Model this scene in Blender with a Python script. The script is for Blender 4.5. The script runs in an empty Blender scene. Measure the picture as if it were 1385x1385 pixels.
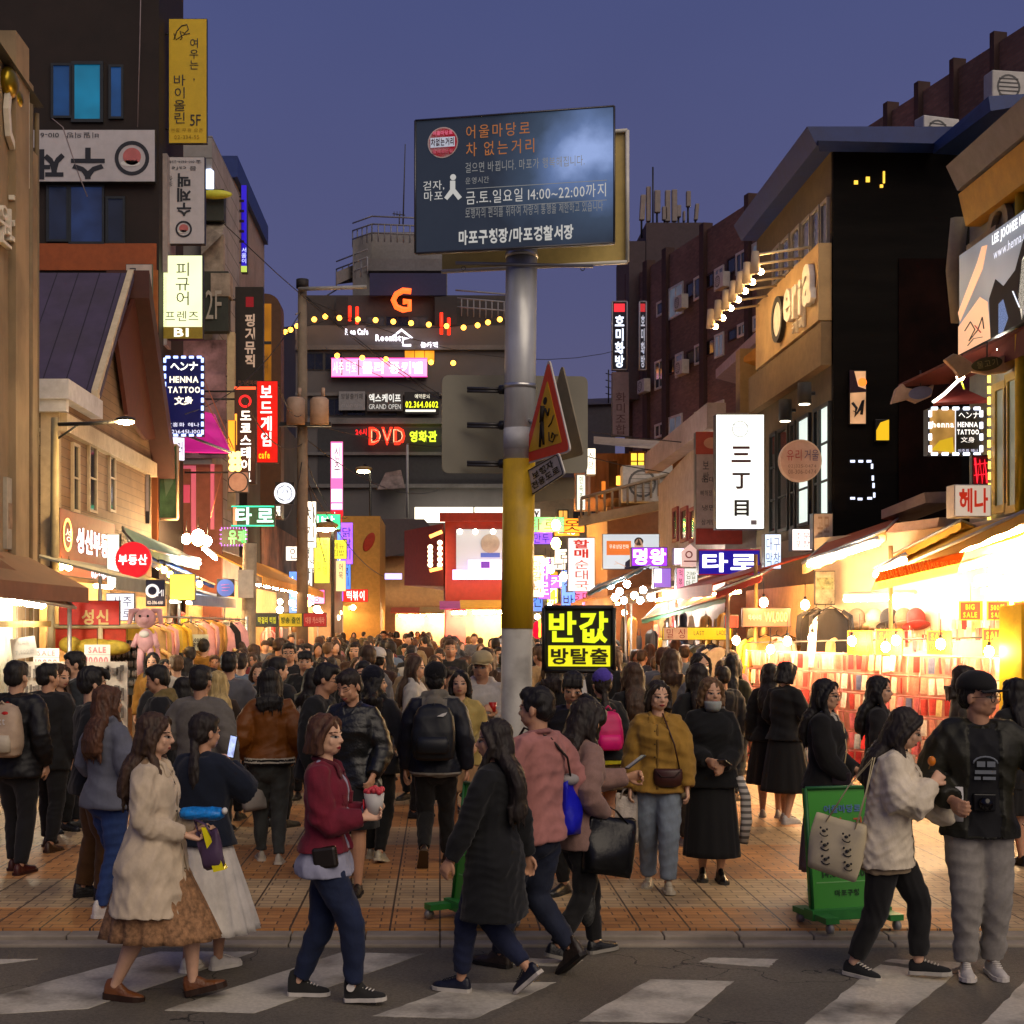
import bpy,bmesh,math,random
import numpy as np
from mathutils import Vector,Matrix,noise
from mathutils.bvhtree import BVHTree
R = math.radians
random.seed(7)
sc = bpy.context.scene
COL = sc.collection
# ---------------------------------------------------------------- camera
F,CX,HY,CH = 1900.0,595.0,842.0,2.08      # focal length, vanishing point of the street and eye height
cam_d = bpy.data.cameras.new('camera')
cam = bpy.data.objects.new('camera',cam_d)
COL.objects.link(cam)
cam.location = (0,0,CH)
cam.rotation_euler = (R(90),0,0)
cam_d.sensor_width = 36.0
cam_d.lens = F / 1385.0 * 36.0
cam_d.shift_x = (692.5 - CX) / 1385.0
cam_d.shift_y = (HY - 692.5) / 1385.0
cam_d.clip_start = 0.1
cam_d.clip_end = 3000
sc.camera = cam
# ---------------------------------------------------------------- dusk sky
world = bpy.data.worlds.new('World')
sc.world = world
world.use_nodes = True
wn,wl = world.node_tree.nodes,world.node_tree.links
bg = wn['Background']
sky = wn.new('ShaderNodeTexSky')
sky.sky_type = 'NISHITA'
sky.sun_disc = False
sky.sun_elevation = R(1.0)
sky.sun_rotation = R(180)
sky.altitude = 50
sky.ozone_density = 5.0
gc = wn.new('ShaderNodeTexCoord'); gs = wn.new('ShaderNodeSeparateXYZ'); wl.new(gc.outputs['Generated'],gs.inputs[0])
gr = wn.new('ShaderNodeValToRGB'); wl.new(gs.outputs['Z'],gr.inputs['Fac'])
e = gr.color_ramp.elements
e[0].position = 0.0; e[0].color = (.120,.104,.172,1)
e[1].position = 1.0; e[1].color = (.035,.050,.165,1)
for ps,cl in ((.10,(.100,.093,.176,1)),(.22,(.078,.081,.178,1)),(.42,(.058,.070,.178,1))):
 k = e.new(ps); k.color = cl
nzw = wn.new('ShaderNodeTexNoise'); nzw.inputs['Scale'].default_value = 2.2; nzw.inputs['Detail'].default_value = 4; wl.new(gc.outputs['Generated'],nzw.inputs['Vector'])
mrw = wn.new('ShaderNodeMapRange'); mrw.inputs['To Min'].default_value = .78; mrw.inputs['To Max'].default_value = 1.22; wl.new(nzw.outputs['Fac'],mrw.inputs['Value'])
hsw = wn.new('ShaderNodeHueSaturation'); wl.new(gr.outputs['Color'],hsw.inputs['Color']); wl.new(mrw.outputs[0],hsw.inputs['Value'])
sk2 = wn.new('ShaderNodeVectorMath'); sk2.operation = 'SCALE'; sk2.inputs['Scale'].default_value = .05; wl.new(sky.outputs[0],sk2.inputs[0])
mxw = wn.new('ShaderNodeMix'); mxw.data_type = 'RGBA'; mxw.inputs[0].default_value = .92
wl.new(sk2.outputs[0],mxw.inputs[6]); wl.new(hsw.outputs[0],mxw.inputs[7])
wl.new(mxw.outputs[2],bg.inputs['Color'])
bg.inputs['Strength'].default_value = 0.86
# added broad warm fill from behind the photographer, for dusk ambient and unseen lamps
sd = bpy.data.lights.new('fill_sun','SUN'); sd.energy = 1.3; sd.angle = R(60); sd.color = (1.0,0.83,0.62)
fill_sun = bpy.data.objects.new('fill_sun',sd); COL.objects.link(fill_sun)
fill_sun.rotation_euler = (R(50),0,R(30))
# ---------------------------------------------------------------- picture
sc.render.engine = 'CYCLES'
sc.view_settings.view_transform = 'Standard'
sc.view_settings.look = 'None'
sc.view_settings.exposure = 0.55
sc.view_settings.gamma = 1.0
sc.cycles.use_denoising = True
sc.cycles.max_bounces = 5
sc.cycles.diffuse_bounces = 3
sc.cycles.glossy_bounces = 3
sc.cycles.sample_clamp_indirect = 4.0
sc.cycles.caustics_reflective = False
sc.cycles.caustics_refractive = False
sc.cycles.use_light_tree = True
# ---------------------------------------------------------------- helpers
def W(px,py,d):
 """point of the place seen at pixel px, py of the photograph at depth d"""
 return Vector(((px - CX) / F * d,d,CH - (py - HY) / F * d))
def depth_of_ground(py,h=0.0): return F * (CH - h) / (py - HY)
def depth_of_plane(px,X): return F * X / (px - CX)

def tag(o,label=None,cat=None,group=None,kind=None):
 if label: o['label'] = label
 if cat: o['category'] = cat
 if group: o['group'] = group
 if kind: o['kind'] = kind
 return o
def empty(name,loc,label,cat,group=None,rz=0.0):
 o = bpy.data.objects.new(name,None)
 COL.objects.link(o)
 o.location = loc; o.rotation_euler = (0,0,rz)
 o.empty_display_size = 0.2
 return tag(o,label,cat,group)

MATS = {}
def srgb(c):
 """'#rrggbb' to linear"""
 if isinstance(c,str):
  c = [int(c[i:i + 2],16) / 255 for i in (1,3,5)]
  return tuple(x / 12.92 if x < .04045 else ((x + .055) / 1.055) ** 2.4 for x in c)
 return tuple(c)
def mat(c,rough=.7,var=.18,scale=6.0,bump=.0,bscale=None,metal=0.0,stretch=(1,1,1),dirt=.0,dscale=.6,sheen=0,spec=.4,coat=0):
 """procedural surface: base colour broken up by noise, optional dirt and bump"""
 c = srgb(c)
 key = ('m',c,rough,var,scale,bump,bscale,metal,stretch,dirt,dscale,sheen,spec,coat)
 if key in MATS: return MATS[key]
 m = bpy.data.materials.new('surface'); m.use_nodes = True
 n,l = m.node_tree.nodes,m.node_tree.links
 b = n['Principled BSDF']
 b.inputs['Roughness'].default_value = rough
 b.inputs['Metallic'].default_value = metal
 b.inputs['Specular IOR Level'].default_value = spec
 if sheen: b.inputs['Sheen Weight'].default_value = sheen
 if coat: b.inputs['Coat Weight'].default_value = coat
 tc = n.new('ShaderNodeTexCoord'); mp = n.new('ShaderNodeMapping')
 mp.inputs['Scale'].default_value = stretch
 l.new(tc.outputs['Object'],mp.inputs['Vector'])
 nz = n.new('ShaderNodeTexNoise'); nz.inputs['Scale'].default_value = scale
 nz.inputs['Detail'].default_value = 6; nz.inputs['Roughness'].default_value = .65
 l.new(mp.outputs[0],nz.inputs['Vector'])
 rp = n.new('ShaderNodeValToRGB')
 rp.color_ramp.elements[0].position = .28; rp.color_ramp.elements[1].position = .72
 rp.color_ramp.elements[0].color = tuple(max(0,x * (1 - var)) for x in c) + (1,)
 rp.color_ramp.elements[1].color = tuple(min(1,x * (1 + var)) for x in c) + (1,)
 l.new(nz.outputs['Fac'],rp.inputs['Fac'])
 out = rp.outputs['Color']
 if dirt:
  nd = n.new('ShaderNodeTexNoise'); nd.inputs['Scale'].default_value = dscale; nd.inputs['Detail'].default_value = 8
  l.new(tc.outputs['Object'],nd.inputs['Vector'])
  rd = n.new('ShaderNodeValToRGB'); rd.color_ramp.elements[0].position = .45; rd.color_ramp.elements[1].position = .7
  l.new(nd.outputs['Fac'],rd.inputs['Fac'])
  mx = n.new('ShaderNodeMix'); mx.data_type = 'RGBA'
  ml = n.new('ShaderNodeMath'); ml.operation = 'MULTIPLY'; ml.inputs[1].default_value = dirt
  l.new(rd.outputs['Color'],ml.inputs[0]); l.new(ml.outputs[0],mx.inputs[0])
  l.new(out,mx.inputs[6]); mx.inputs[7].default_value = (.04,.033,.026,1)
  out = mx.outputs[2]
 l.new(out,b.inputs['Base Color'])
 if bump:
  nb = n.new('ShaderNodeTexNoise'); nb.inputs['Scale'].default_value = bscale or scale * 4; nb.inputs['Detail'].default_value = 9; nb.inputs['Roughness'].default_value = .6
  l.new(mp.outputs[0],nb.inputs['Vector'])
  bp = n.new('ShaderNodeBump'); bp.inputs['Strength'].default_value = bump; bp.inputs['Distance'].default_value = .02
  l.new(nb.outputs['Fac'],bp.inputs['Height']); l.new(bp.outputs[0],b.inputs['Normal'])
 MATS[key] = m
 return m
LAMP = 4.4
def emi(c,s=1.0,light=False,var=0.0,vscale=8):
 """something that gives off light; only the bigger sources are sampled as lamps"""
 c = srgb(c); s = s * LAMP if s >= 10 else s * .70
 key = ('e',c,s,light,var,vscale)
 if key in MATS: return MATS[key]
 m = bpy.data.materials.new('light'); m.use_nodes = True
 n,l = m.node_tree.nodes,m.node_tree.links
 b = n['Principled BSDF']
 b.inputs['Base Color'].default_value = tuple(x * .5 for x in c) + (1,)
 b.inputs['Roughness'].default_value = .4
 b.inputs['Emission Color'].default_value = c + (1,)
 b.inputs['Emission Strength'].default_value = s
 if var:
  tc = n.new('ShaderNodeTexCoord'); nz = n.new('ShaderNodeTexNoise'); nz.inputs['Scale'].default_value = vscale
  l.new(tc.outputs['Object'],nz.inputs['Vector'])
  mr = n.new('ShaderNodeMapRange'); mr.inputs['From Min'].default_value = .3; mr.inputs['From Max'].default_value = .7
  mr.inputs['To Min'].default_value = s * (1 - var); mr.inputs['To Max'].default_value = s * (1 + var)
  l.new(nz.outputs['Fac'],mr.inputs['Value']); l.new(mr.outputs[0],b.inputs['Emission Strength'])
 try: m.cycles.emission_sampling = 'FRONT_BACK' if light else 'NONE'
 except Exception: pass
 MATS[key] = m
 return m
def glass(c=(.02,.025,.03),rough=.08,var=.0):
 c = srgb(c); key = ('g',c,rough)
 if key in MATS: return MATS[key]
 m = mat(c,rough=rough,var=.5,scale=1.3,spec=.6)
 MATS[key] = m
 return m

_TXT = {}
WORK = bpy.data.scenes.new('workshop')           # a scratch scene for shaping meshes, removed at the end
def evaluated_mesh(o):
 WORK.collection.objects.link(o)
 vl = WORK.view_layers[0]; vl.update(); dg = vl.depsgraph
 me = bpy.data.meshes.new_from_object(o.evaluated_get(dg))
 WORK.collection.objects.unlink(o)
 return me
import sys
def letters_of(code):
 got = set()
 for k in code.co_consts:
  if isinstance(k,str): got |= {c for c in k if ord(c) > 0x2000}
  elif isinstance(k,tuple): got |= letters_of_tuple(k)
  elif hasattr(k,'co_consts'): got |= letters_of(k)
 return got
def letters_of_tuple(t):
 got = set()
 for k in t:
  if isinstance(k,str): got |= {c for c in k if ord(c) > 0x2000}
  elif isinstance(k,tuple): got |= letters_of_tuple(k)
 return got
CHARS = ''.join(chr(i) for i in range(33,127)) + ''.join(sorted(letters_of(sys._getframe().f_code)))
GLY = {}
def glyphs(bold):
 """outlines of every character used on the signs, evaluated in one go"""
 if bold in GLY: return GLY[bold]
 chars = 'H' + CHARS + 'H'
 c = bpy.data.curves.new('lettering','FONT'); c.body = '\n'.join(chars); c.space_line = 3.0; c.resolution_u = 2; c.offset = bold
 o = bpy.data.objects.new('lettering',c); me = evaluated_mesh(o)
 v = np.array([tuple(x.co[:2]) for x in me.vertices]); f = [tuple(p.vertices) for p in me.polygons]
 bpy.data.objects.remove(o); bpy.data.curves.remove(c); bpy.data.meshes.remove(me)
 first = v[v[:,1] > -.5]; last = v[v[:,1] < v[:,1].min() + .9]
 pitch = (first[:,1].min() - last[:,1].min()) / (len(chars) - 1); y0 = first[:,1].min()
 row = np.clip(np.floor((y0 - v[:,1]) / pitch + .62),0,len(chars) - 1).astype(int)
 out = {}
 byrow = {}
 for g in f: byrow.setdefault(int(row[g[0]]),[]).append(g)
 for k,ch in enumerate(chars):
  fs = byrow.get(k)
  if not fs: continue
  ids = sorted({i for g in fs for i in g}); mp = {i: j for j,i in enumerate(ids)}
  p = v[ids].copy(); p[:,1] += pitch * k - y0
  out[ch] = (p,[tuple(mp[i] for i in g) for g in fs])
 GLY[bold] = out
 return out
def text_data(s,spacing=1.0,line=1.0,bold=0.0):
 bold = .03 if bold > .004 else (-.02 if bold < -.004 else 0.0)
 key = (s,spacing,line,bold)
 if key in _TXT: return _TXT[key]
 gl = glyphs(bold); V,Fc = [],[]; n = 0
 for li,row in enumerate(s.split('\n')):
  x = 0; items = []
  for ch in row:
   if ch not in gl: x += .34; continue
   p,fs = gl[ch]; lo,hi = p[:,0].min(),p[:,0].max()
   if ord(ch) > 0x1100: adv = .97 * spacing; items.append((p,fs,x + adv / 2 - (lo + hi) / 2 * 1.0)); x += adv
   else: adv = (hi - lo) + .11 * spacing; items.append((p,fs,x - lo + .055)); x += adv
  for p,fs,ox in items:
   q = p.copy(); q[:,0] += ox - x / 2; q[:,1] -= li * 1.08 * line
   V.append(q); Fc += [tuple(i + n for i in g) for g in fs]; n += len(q)
 v = np.concatenate(V) if V else np.zeros((0,2))
 if len(v):
  lo,hi = v.min(0),v.max(0); v = (v - (lo + hi) / 2) / np.maximum(hi - lo,1e-6); asp = (hi - lo)[0] / max((hi - lo)[1],1e-6)
 else: asp = 1
 _TXT[key] = (v,Fc,asp)
 return _TXT[key]

class MB:
 """collects shapes and links them as ONE mesh object"""
 def __init__(s): s.v,s.f,s.m,s.sm = [],[],[],[]
 def add(s,vs,fs,m=0,smooth=False):
  o = len(s.v); s.v.extend(vs)
  for f in fs: s.f.append(tuple(i + o for i in f)); s.m.append(m); s.sm.append(smooth)
  return s
 def quad(s,a,b,c,d,m=0): return s.add([a,b,c,d],[(0,1,2,3)],m)
 def box(s,c,size,rot=None,m=0):
  x,y,z = (q / 2 for q in size); c = Vector(c)
  p = [Vector(q) for q in ((-x,-y,-z),(x,-y,-z),(x,y,-z),(-x,y,-z),(-x,-y,z),(x,-y,z),(x,y,z),(-x,y,z))]
  if rot is not None: p = [rot @ q for q in p]
  return s.add([c + q for q in p],[(3,2,1,0),(4,5,6,7),(0,1,5,4),(1,2,6,5),(2,3,7,6),(3,0,4,7)],m)
 def bx(s,x0,x1,y0,y1,z0,z1,m=0):
  return s.box(((x0 + x1) / 2,(y0 + y1) / 2,(z0 + z1) / 2),(abs(x1 - x0),abs(y1 - y0),abs(z1 - z0)),None,m)
 def hexa(s,p,m=0):
  """eight corners, bottom ring then top ring"""
  return s.add([Vector(q) for q in p],[(3,2,1,0),(4,5,6,7),(0,1,5,4),(1,2,6,5),(2,3,7,6),(3,0,4,7)],m)
 def slab(s,q,t,m=0):
  """a quad given thickness t against its normal"""
  q = [Vector(x) for x in q]; n = (q[1] - q[0]).cross(q[3] - q[0]).normalized() * t
  return s.hexa([x - n for x in q] + q,m)
 def tube(s,pts,r,n=8,m=0,cap=True,smooth=True,ry=None,up=None):
  pts = [Vector(p) for p in pts]
  if not hasattr(r,'__len__'): r = [r] * len(pts)
  if ry is None: ry = r
  elif not hasattr(ry,'__len__'): ry = [ry] * len(pts)
  vs,fs = [],[]
  t0 = (pts[1] - pts[0]).normalized()
  u = Vector(up) if up is not None else (Vector((1,0,0)) if abs(t0.x) < .8 else Vector((0,1,0)))
  for i,p in enumerate(pts):
   t = (pts[min(i + 1,len(pts) - 1)] - pts[max(i - 1,0)])
   t = t.normalized() if t.length > 1e-9 else t0
   u = (u - t * u.dot(t))
   u = u.normalized() if u.length > 1e-6 else t.orthogonal().normalized()
   w = t.cross(u)
   for k in range(n):
    a = 2 * math.pi * k / n
    vs.append(p + u * (math.cos(a) * r[i]) + w * (math.sin(a) * ry[i]))
  for i in range(len(pts) - 1):
   for k in range(n):
    k2 = (k + 1) % n
    fs.append((i * n + k,i * n + k2,(i + 1) * n + k2,(i + 1) * n + k))
  if cap:
   fs.append(tuple(range(n - 1,-1,-1))); fs.append(tuple((len(pts) - 1) * n + k for k in range(n)))
  return s.add(vs,fs,m,smooth)
 def ball(s,c,r,nu=12,nv=8,rot=None,m=0):
  c = Vector(c); r = Vector(r) if hasattr(r,'__len__') else Vector((r,r,r))
  vs,fs = [],[]
  for j in range(1,nv):
   t = math.pi * j / nv
   for i in range(nu):
    a = 2 * math.pi * i / nu
    vs.append(Vector((r.x * math.sin(t) * math.cos(a),r.y * math.sin(t) * math.sin(a),r.z * math.cos(t))))
  vs += [Vector((0,0,r.z)),Vector((0,0,-r.z))]
  T,B = len(vs) - 2,len(vs) - 1
  for j in range(nv - 2):
   for i in range(nu):
    i2 = (i + 1) % nu
    fs.append((j * nu + i,(j + 1) * nu + i,(j + 1) * nu + i2,j * nu + i2))
  for i in range(nu):
   i2 = (i + 1) % nu
   fs.append((T,i,i2)); fs.append((B,(nv - 2) * nu + i2,(nv - 2) * nu + i))
  if rot is not None: vs = [rot @ v for v in vs]
  return s.add([c + v for v in vs],fs,m,True)
 def loft(s,rings,m=0,cap=True,smooth=True):
  n = len(rings[0]); vs = [Vector(p) for r in rings for p in r]; fs = []
  for i in range(len(rings) - 1):
   for k in range(n):
    k2 = (k + 1) % n
    fs.append((i * n + k,i * n + k2,(i + 1) * n + k2,(i + 1) * n + k))
  if cap:
   fs.append(tuple(range(n - 1,-1,-1))); fs.append(tuple((len(rings) - 1) * n + k for k in range(n)))
  return s.add(vs,fs,m,smooth)
 def poly(s,pts,t,m=0):
  """a flat outline (counter-clockwise towards its viewer) given thickness t"""
  p = [Vector(q) for q in pts]; nn = Vector((0,0,0))
  for i in range(len(p)): nn += p[i].cross(p[(i + 1) % len(p)])
  nn = nn.normalized() * t; k = len(p)
  fs = [tuple(range(k)),tuple(range(2 * k - 1,k - 1,-1))] + [(i,i + k,(i + 1) % k + k,(i + 1) % k) for i in range(k)]
  return s.add(p + [q - nn for q in p],fs,m)
 def disc(s,c,u,v,r,t,n=28,m=0,rv=None):
  c,u,v = Vector(c),Vector(u),Vector(v); rv = rv or r
  return s.poly([c + u * (r * math.cos(2 * math.pi * k / n)) + v * (rv * math.sin(2 * math.pi * k / n)) for k in range(n)],t,m)
 def ring(s,c,u,v,r0,r1,t,n=28,m=0):
  c,u,v = Vector(c),Vector(u),Vector(v); nn = u.cross(v).normalized() * t
  vs,fs = [],[]
  for k in range(n):
   a = 2 * math.pi * k / n; e = u * math.cos(a) + v * math.sin(a)
   vs += [c + e * r0,c + e * r1,c + e * r1 - nn,c + e * r0 - nn]
  for k in range(n):
   a,b = 4 * k,4 * ((k + 1) % n)
   fs += [(a,a + 1,b + 1,b),(a + 1,a + 2,b + 2,b + 1),(a + 2,a + 3,b + 3,b + 2),(a + 3,a,b,b + 3)]
  return s.add(vs,fs,m)
 def text(s,txt,c,u,v,w,h,t=.004,m=0,spacing=1.0,line=1.0,bold=0.0,keep=False):
  """lettering fitted into w x h round c; u runs right, v up"""
  d,f,asp = text_data(txt,spacing,line,bold)
  c,u,v = Vector(c),Vector(u).normalized(),Vector(v).normalized(); nn = u.cross(v)
  if keep:
   if w / h > asp: w = h * asp
   else: h = w / asp
  vs = [c + u * (float(x) * w) + v * (float(y) * h) + nn * t for x,y in d]
  s.add(vs,f,m)
  if t > .015:
   k = len(vs); vb = [q - nn * t for q in vs]; ed = {}
   for g in f:
    for i in range(len(g)):
     e = (g[i],g[(i + 1) % len(g)]); ed[e] = 1
   side = [(a,b) for (a,b) in ed if (b,a) not in ed]
   s.add(vs + vb,[(b,a,a + k,b + k) for a,b in side],m)
  return s
 def build(s,name,mats,parent=None,bevel=0,local=None):
  me = bpy.data.meshes.new(name)
  vs = s.v
  if local is not None: vs = [Vector(v) - local for v in vs]
  me.from_pydata([tuple(v) for v in vs],[],s.f)
  if not isinstance(mats,(list,tuple)): mats = [mats]
  for q in mats: me.materials.append(q)
  me.polygons.foreach_set('material_index',s.m)
  me.polygons.foreach_set('use_smooth',s.sm)
  me.update()
  o = bpy.data.objects.new(name,me); COL.objects.link(o)
  if parent is not None: o.parent = parent
  if bevel:
   b = o.modifiers.new('bevel','BEVEL'); b.width = bevel; b.segments = 2; b.limit_method = 'ANGLE'; b.angle_limit = R(50)
  return o

def put(o,parent):
 """parent o to a thing built at the world origin's axes, keeping it where it is"""
 o.parent = parent
 o.matrix_parent_inverse = Matrix.Translation(-Vector(parent.location)) if parent.rotation_euler.z == 0 else (Matrix.Translation(parent.location) @ Matrix.Rotation(parent.rotation_euler.z,4,'Z')).inverted()
 return o
# ---------------------------------------------------------------- people
def remesh(mb,voxel,smooth=2):
 """union of overlapping closed shapes as one continuous surface"""
 me = bpy.data.meshes.new('tmp')
 me.from_pydata([tuple(v) for v in mb.v],[],mb.f)
 o = bpy.data.objects.new('tmp',me)
 md = o.modifiers.new('r','REMESH'); md.mode = 'VOXEL'; md.voxel_size = voxel; md.use_smooth_shade = True
 if smooth:
  s = o.modifiers.new('s','SMOOTH'); s.iterations = smooth; s.factor = .5
 out = evaluated_mesh(o)
 bpy.data.objects.remove(o); bpy.data.meshes.remove(me)
 return out
def mesh_np(me):
 v = np.empty(len(me.vertices) * 3,'f'); me.vertices.foreach_get('co',v); return v.reshape(-1,3)
def set_np(me,v):
 me.vertices.foreach_set('co',np.ascontiguousarray(v,'f').ravel()); me.update()
def vnormals(me):
 n = np.empty(len(me.vertices) * 3,'f'); me.vertex_normals.foreach_get('vector',n); return n.reshape(-1,3)
def folds(me,amp,seed,sx=9,sz=16,ridge=True,az=1.5):
 """cloth folds along the normals, vectorised sum of warped waves"""
 v = mesh_np(me); n = vnormals(me)
 rg = np.random.RandomState(seed); d = np.zeros(len(v))
 for k in range(7):
  a = rg.normal(size=3); a[2] *= az; a /= np.linalg.norm(a)
  b = rg.normal(size=3); b /= np.linalg.norm(b)
  f = rg.uniform(sx * .5,sx * 2.0)
  ph = v @ (a * f * 2 * math.pi) + 1.7 * np.sin(v @ (b * f * 3.1) + rg.uniform(0,6)) + rg.uniform(0,6)
  w = np.sin(ph); w = (1 - np.abs(w)) * 2 - 1 if ridge and k % 2 else w
  d += w * (amp / 2.4) * (1 if k < 4 else .6)
 set_np(me,v + n * d[:,None])
def link_mesh(name,me,mats,parent,scale=1.0):
 if scale != 1.0: me.transform(Matrix.Scale(scale,4))
 me.name = name
 mi = [0] * len(me.polygons); me.polygons.foreach_get('material_index',mi)
 me.materials.clear()
 for m in mats: me.materials.append(m)
 me.polygons.foreach_set('material_index',mi)
 me.polygons.foreach_set('use_smooth',[True] * len(me.polygons))
 o = bpy.data.objects.new(name,me); COL.objects.link(o); o.parent = parent
 return o
def ik(a,b,l1,l2,hint):
 a,b,hint = Vector(a),Vector(b),Vector(hint)
 d = b - a; L = min(d.length,(l1 + l2) * .997); d.normalize(); b = a + d * L
 x = (l1 * l1 - l2 * l2 + L * L) / (2 * L)
 h = math.sqrt(max(0,l1 * l1 - x * x))
 hv = hint - d * hint.dot(d)
 hv = hv.normalized() if hv.length > 1e-5 else d.orthogonal().normalized()
 return a + d * x + hv * h,b
def lerp(a,b,t): return a + (b - a) * t
def prof(tab,z):
 if z <= tab[0][0]: return tab[0][1:]
 for a,b in zip(tab,tab[1:]):
  if z <= b[0]:
   t = (z - a[0]) / (b[0] - a[0]); t = t * t * (3 - 2 * t) * .5 + t * .5
   return tuple(lerp(p,q,t) for p,q in zip(a[1:],b[1:]))
 return tab[-1][1:]
TORSO_F = [(.44,.092,.066,0),(.49,.098,.070,-.006),(.54,.092,.064,-.004),(.62,.071,.052,0),(.68,.076,.058,.004),(.735,.083,.066,.008),(.775,.086,.058,.002),(.808,.080,.046,-.006),(.825,.055,.038,-.009),(.84,.033,.032,-.008),(.87,.029,.03,0)]
TORSO_M = [(.44,.088,.064,0),(.49,.092,.068,-.004),(.54,.088,.064,0),(.62,.084,.060,.002),(.68,.092,.063,.004),(.735,.102,.068,.004),(.775,.104,.062,0),(.808,.096,.05,-.006),(.826,.064,.042,-.009),(.842,.040,.037,-.008),(.87,.036,.036,0)]
SKINS = ['#c79a7c','#b98a6c','#d0a487','#ad7f63']

class Body:
 """pose of one person in units of the standing height, facing +y"""
 def __init__(s,sex='f',feet=None,hands=None,lean=0,twist=0,head=(0,0,0),hunch=0,elbow=None):
  s.sex = sex; s.T = TORSO_F if sex == 'f' else TORSO_M
  feet = feet or ((-.05,0,0,0),(.05,0,0,0))
  s.feet = feet
  ank = [Vector((f[0],f[1],.042 + f[2])) for f in feet]
  hx = .050
  pz = .51; my = sum(a.y for a in ank) / 2; mx = (ank[0].x + ank[1].x) / 2
  for a,sg in zip(ank,(-1,1)):
   h = math.hypot(a.y - my,a.x - (mx + sg * hx))
   pz = min(pz,a.z + math.sqrt(max(.05,(.4655) ** 2 - h * h)))
  s.pel = Vector((mx,my,pz)); s.dz = pz - .51
  s.lean,s.twist = R(lean),R(twist)
  s.rot = Matrix.Rotation(-s.twist,3,'Z') @ Matrix.Rotation(-s.lean,3,'X')
  s.hip = [s.pel + Vector((sg * hx,0,0)) for sg in (-1,1)]
  s.knee = []; s.ank = []
  for h,a,f in zip(s.hip,ank,feet):
   k,a2 = ik(h,a,.245,.225,(0.05 * (1 if f[0] > 0 else -1),1,0)); s.knee.append(k); s.ank.append(a2)
  sx = .092 if sex == 'f' else .108
  s.sh = [s.up((sg * sx,-.006,.80)) for sg in (-1,1)]
  s.el,s.wr,s.hdir = [],[],[]
  hands = hands or (None,None)
  for i,sg in enumerate((-1,1)):
   t = hands[i]
   if t is None: t = (sg * .135,.03,.50)
   t3 = s.up(t[:3]) if len(t) < 6 or not t[5] else Vector(t[:3])
   eh = elbow[i] if elbow and elbow[i] else (sg * .5,-1,-.15)
   e,w = ik(s.sh[i],t3,.165,.145,s.rot @ Vector(eh))
   s.el.append(e); s.wr.append(w)
   s.hdir.append((w - e).normalized())
  s.neck = s.up((0,-.006,.835))
  hp,hy,hr = head
  s.hm = Matrix.Translation(s.up((0,.002 + .03 * math.sin(s.lean),.872))) @ (Matrix.Rotation(-s.twist,4,'Z') @ Matrix.Rotation(R(-hy),4,'Z') @ Matrix.Rotation(R(-hp) - s.lean * .4,4,'X') @ Matrix.Rotation(R(hr),4,'Y')) @ Matrix.Scale(1.055,4) @ Matrix.Translation((0,-.002,-.872))
 def up(s,p):
  """a point of the upright upper body carried by pelvis, lean and twist"""
  p = Vector(p); q = Vector((0,0,.51))
  return s.pel + s.rot @ (p - q)
 def H(s,p): return s.hm @ Vector(p)
 def rings(s,z0,z1,ea=0,eb=0,n=24,step=.02,flare=0,zf=.62,exp=2.4,pleat=0,pn=9,free=False):
  out = []; k = max(2,int(round((z1 - z0) / step)))
  for i in range(k + 1):
   z = lerp(z0,z1,i / k); a,b,yo = prof(s.T,z)
   fl = flare * max(0,zf - z) / max(.01,zf - z0)
   a,b = a + ea + fl,b + eb + fl * .8
   ring = []
   for j in range(n):
    t = 2 * math.pi * j / n
    c,q = math.cos(t),math.sin(t)
    rr = (abs(c) ** exp + abs(q) ** exp) ** (-1 / exp)
    w = 1 + pleat * math.sin(pn * t) * min(1,max(0,zf - z) / .2)
    p = Vector((a * c * rr * w,yo + b * q * rr * w,z))
    if z < .52:                       # below the hips the cloth hangs and follows the legs a little
     ring.append(s.pel + Vector((p.x,p.y,p.z - .51)))
    else: ring.append(s.up(p))
   out.append(ring)
  return out
 def arm(s,i,r,n=10,t1=1.0):
  """sleeve or arm tube; r = shoulder, upper, elbow, fore, cuff"""
  a,e,w = s.sh[i],s.el[i],s.wr[i]
  inn = s.up((s.rot.inverted() @ (a - s.pel)) * 1)if False else a
  c = s.up(((-1,1)[i] * .045,-.006,.805))
  pts = [c,lerp(c,a,.75),lerp(a,e,.22),lerp(a,e,.6),lerp(a,e,.93),lerp(e,w,.1),lerp(e,w,.5),lerp(e,w,t1)]
  return pts,[r[0],r[0] * .98,r[0] * .95,r[1],r[2],r[2],r[3],r[4]]

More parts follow.
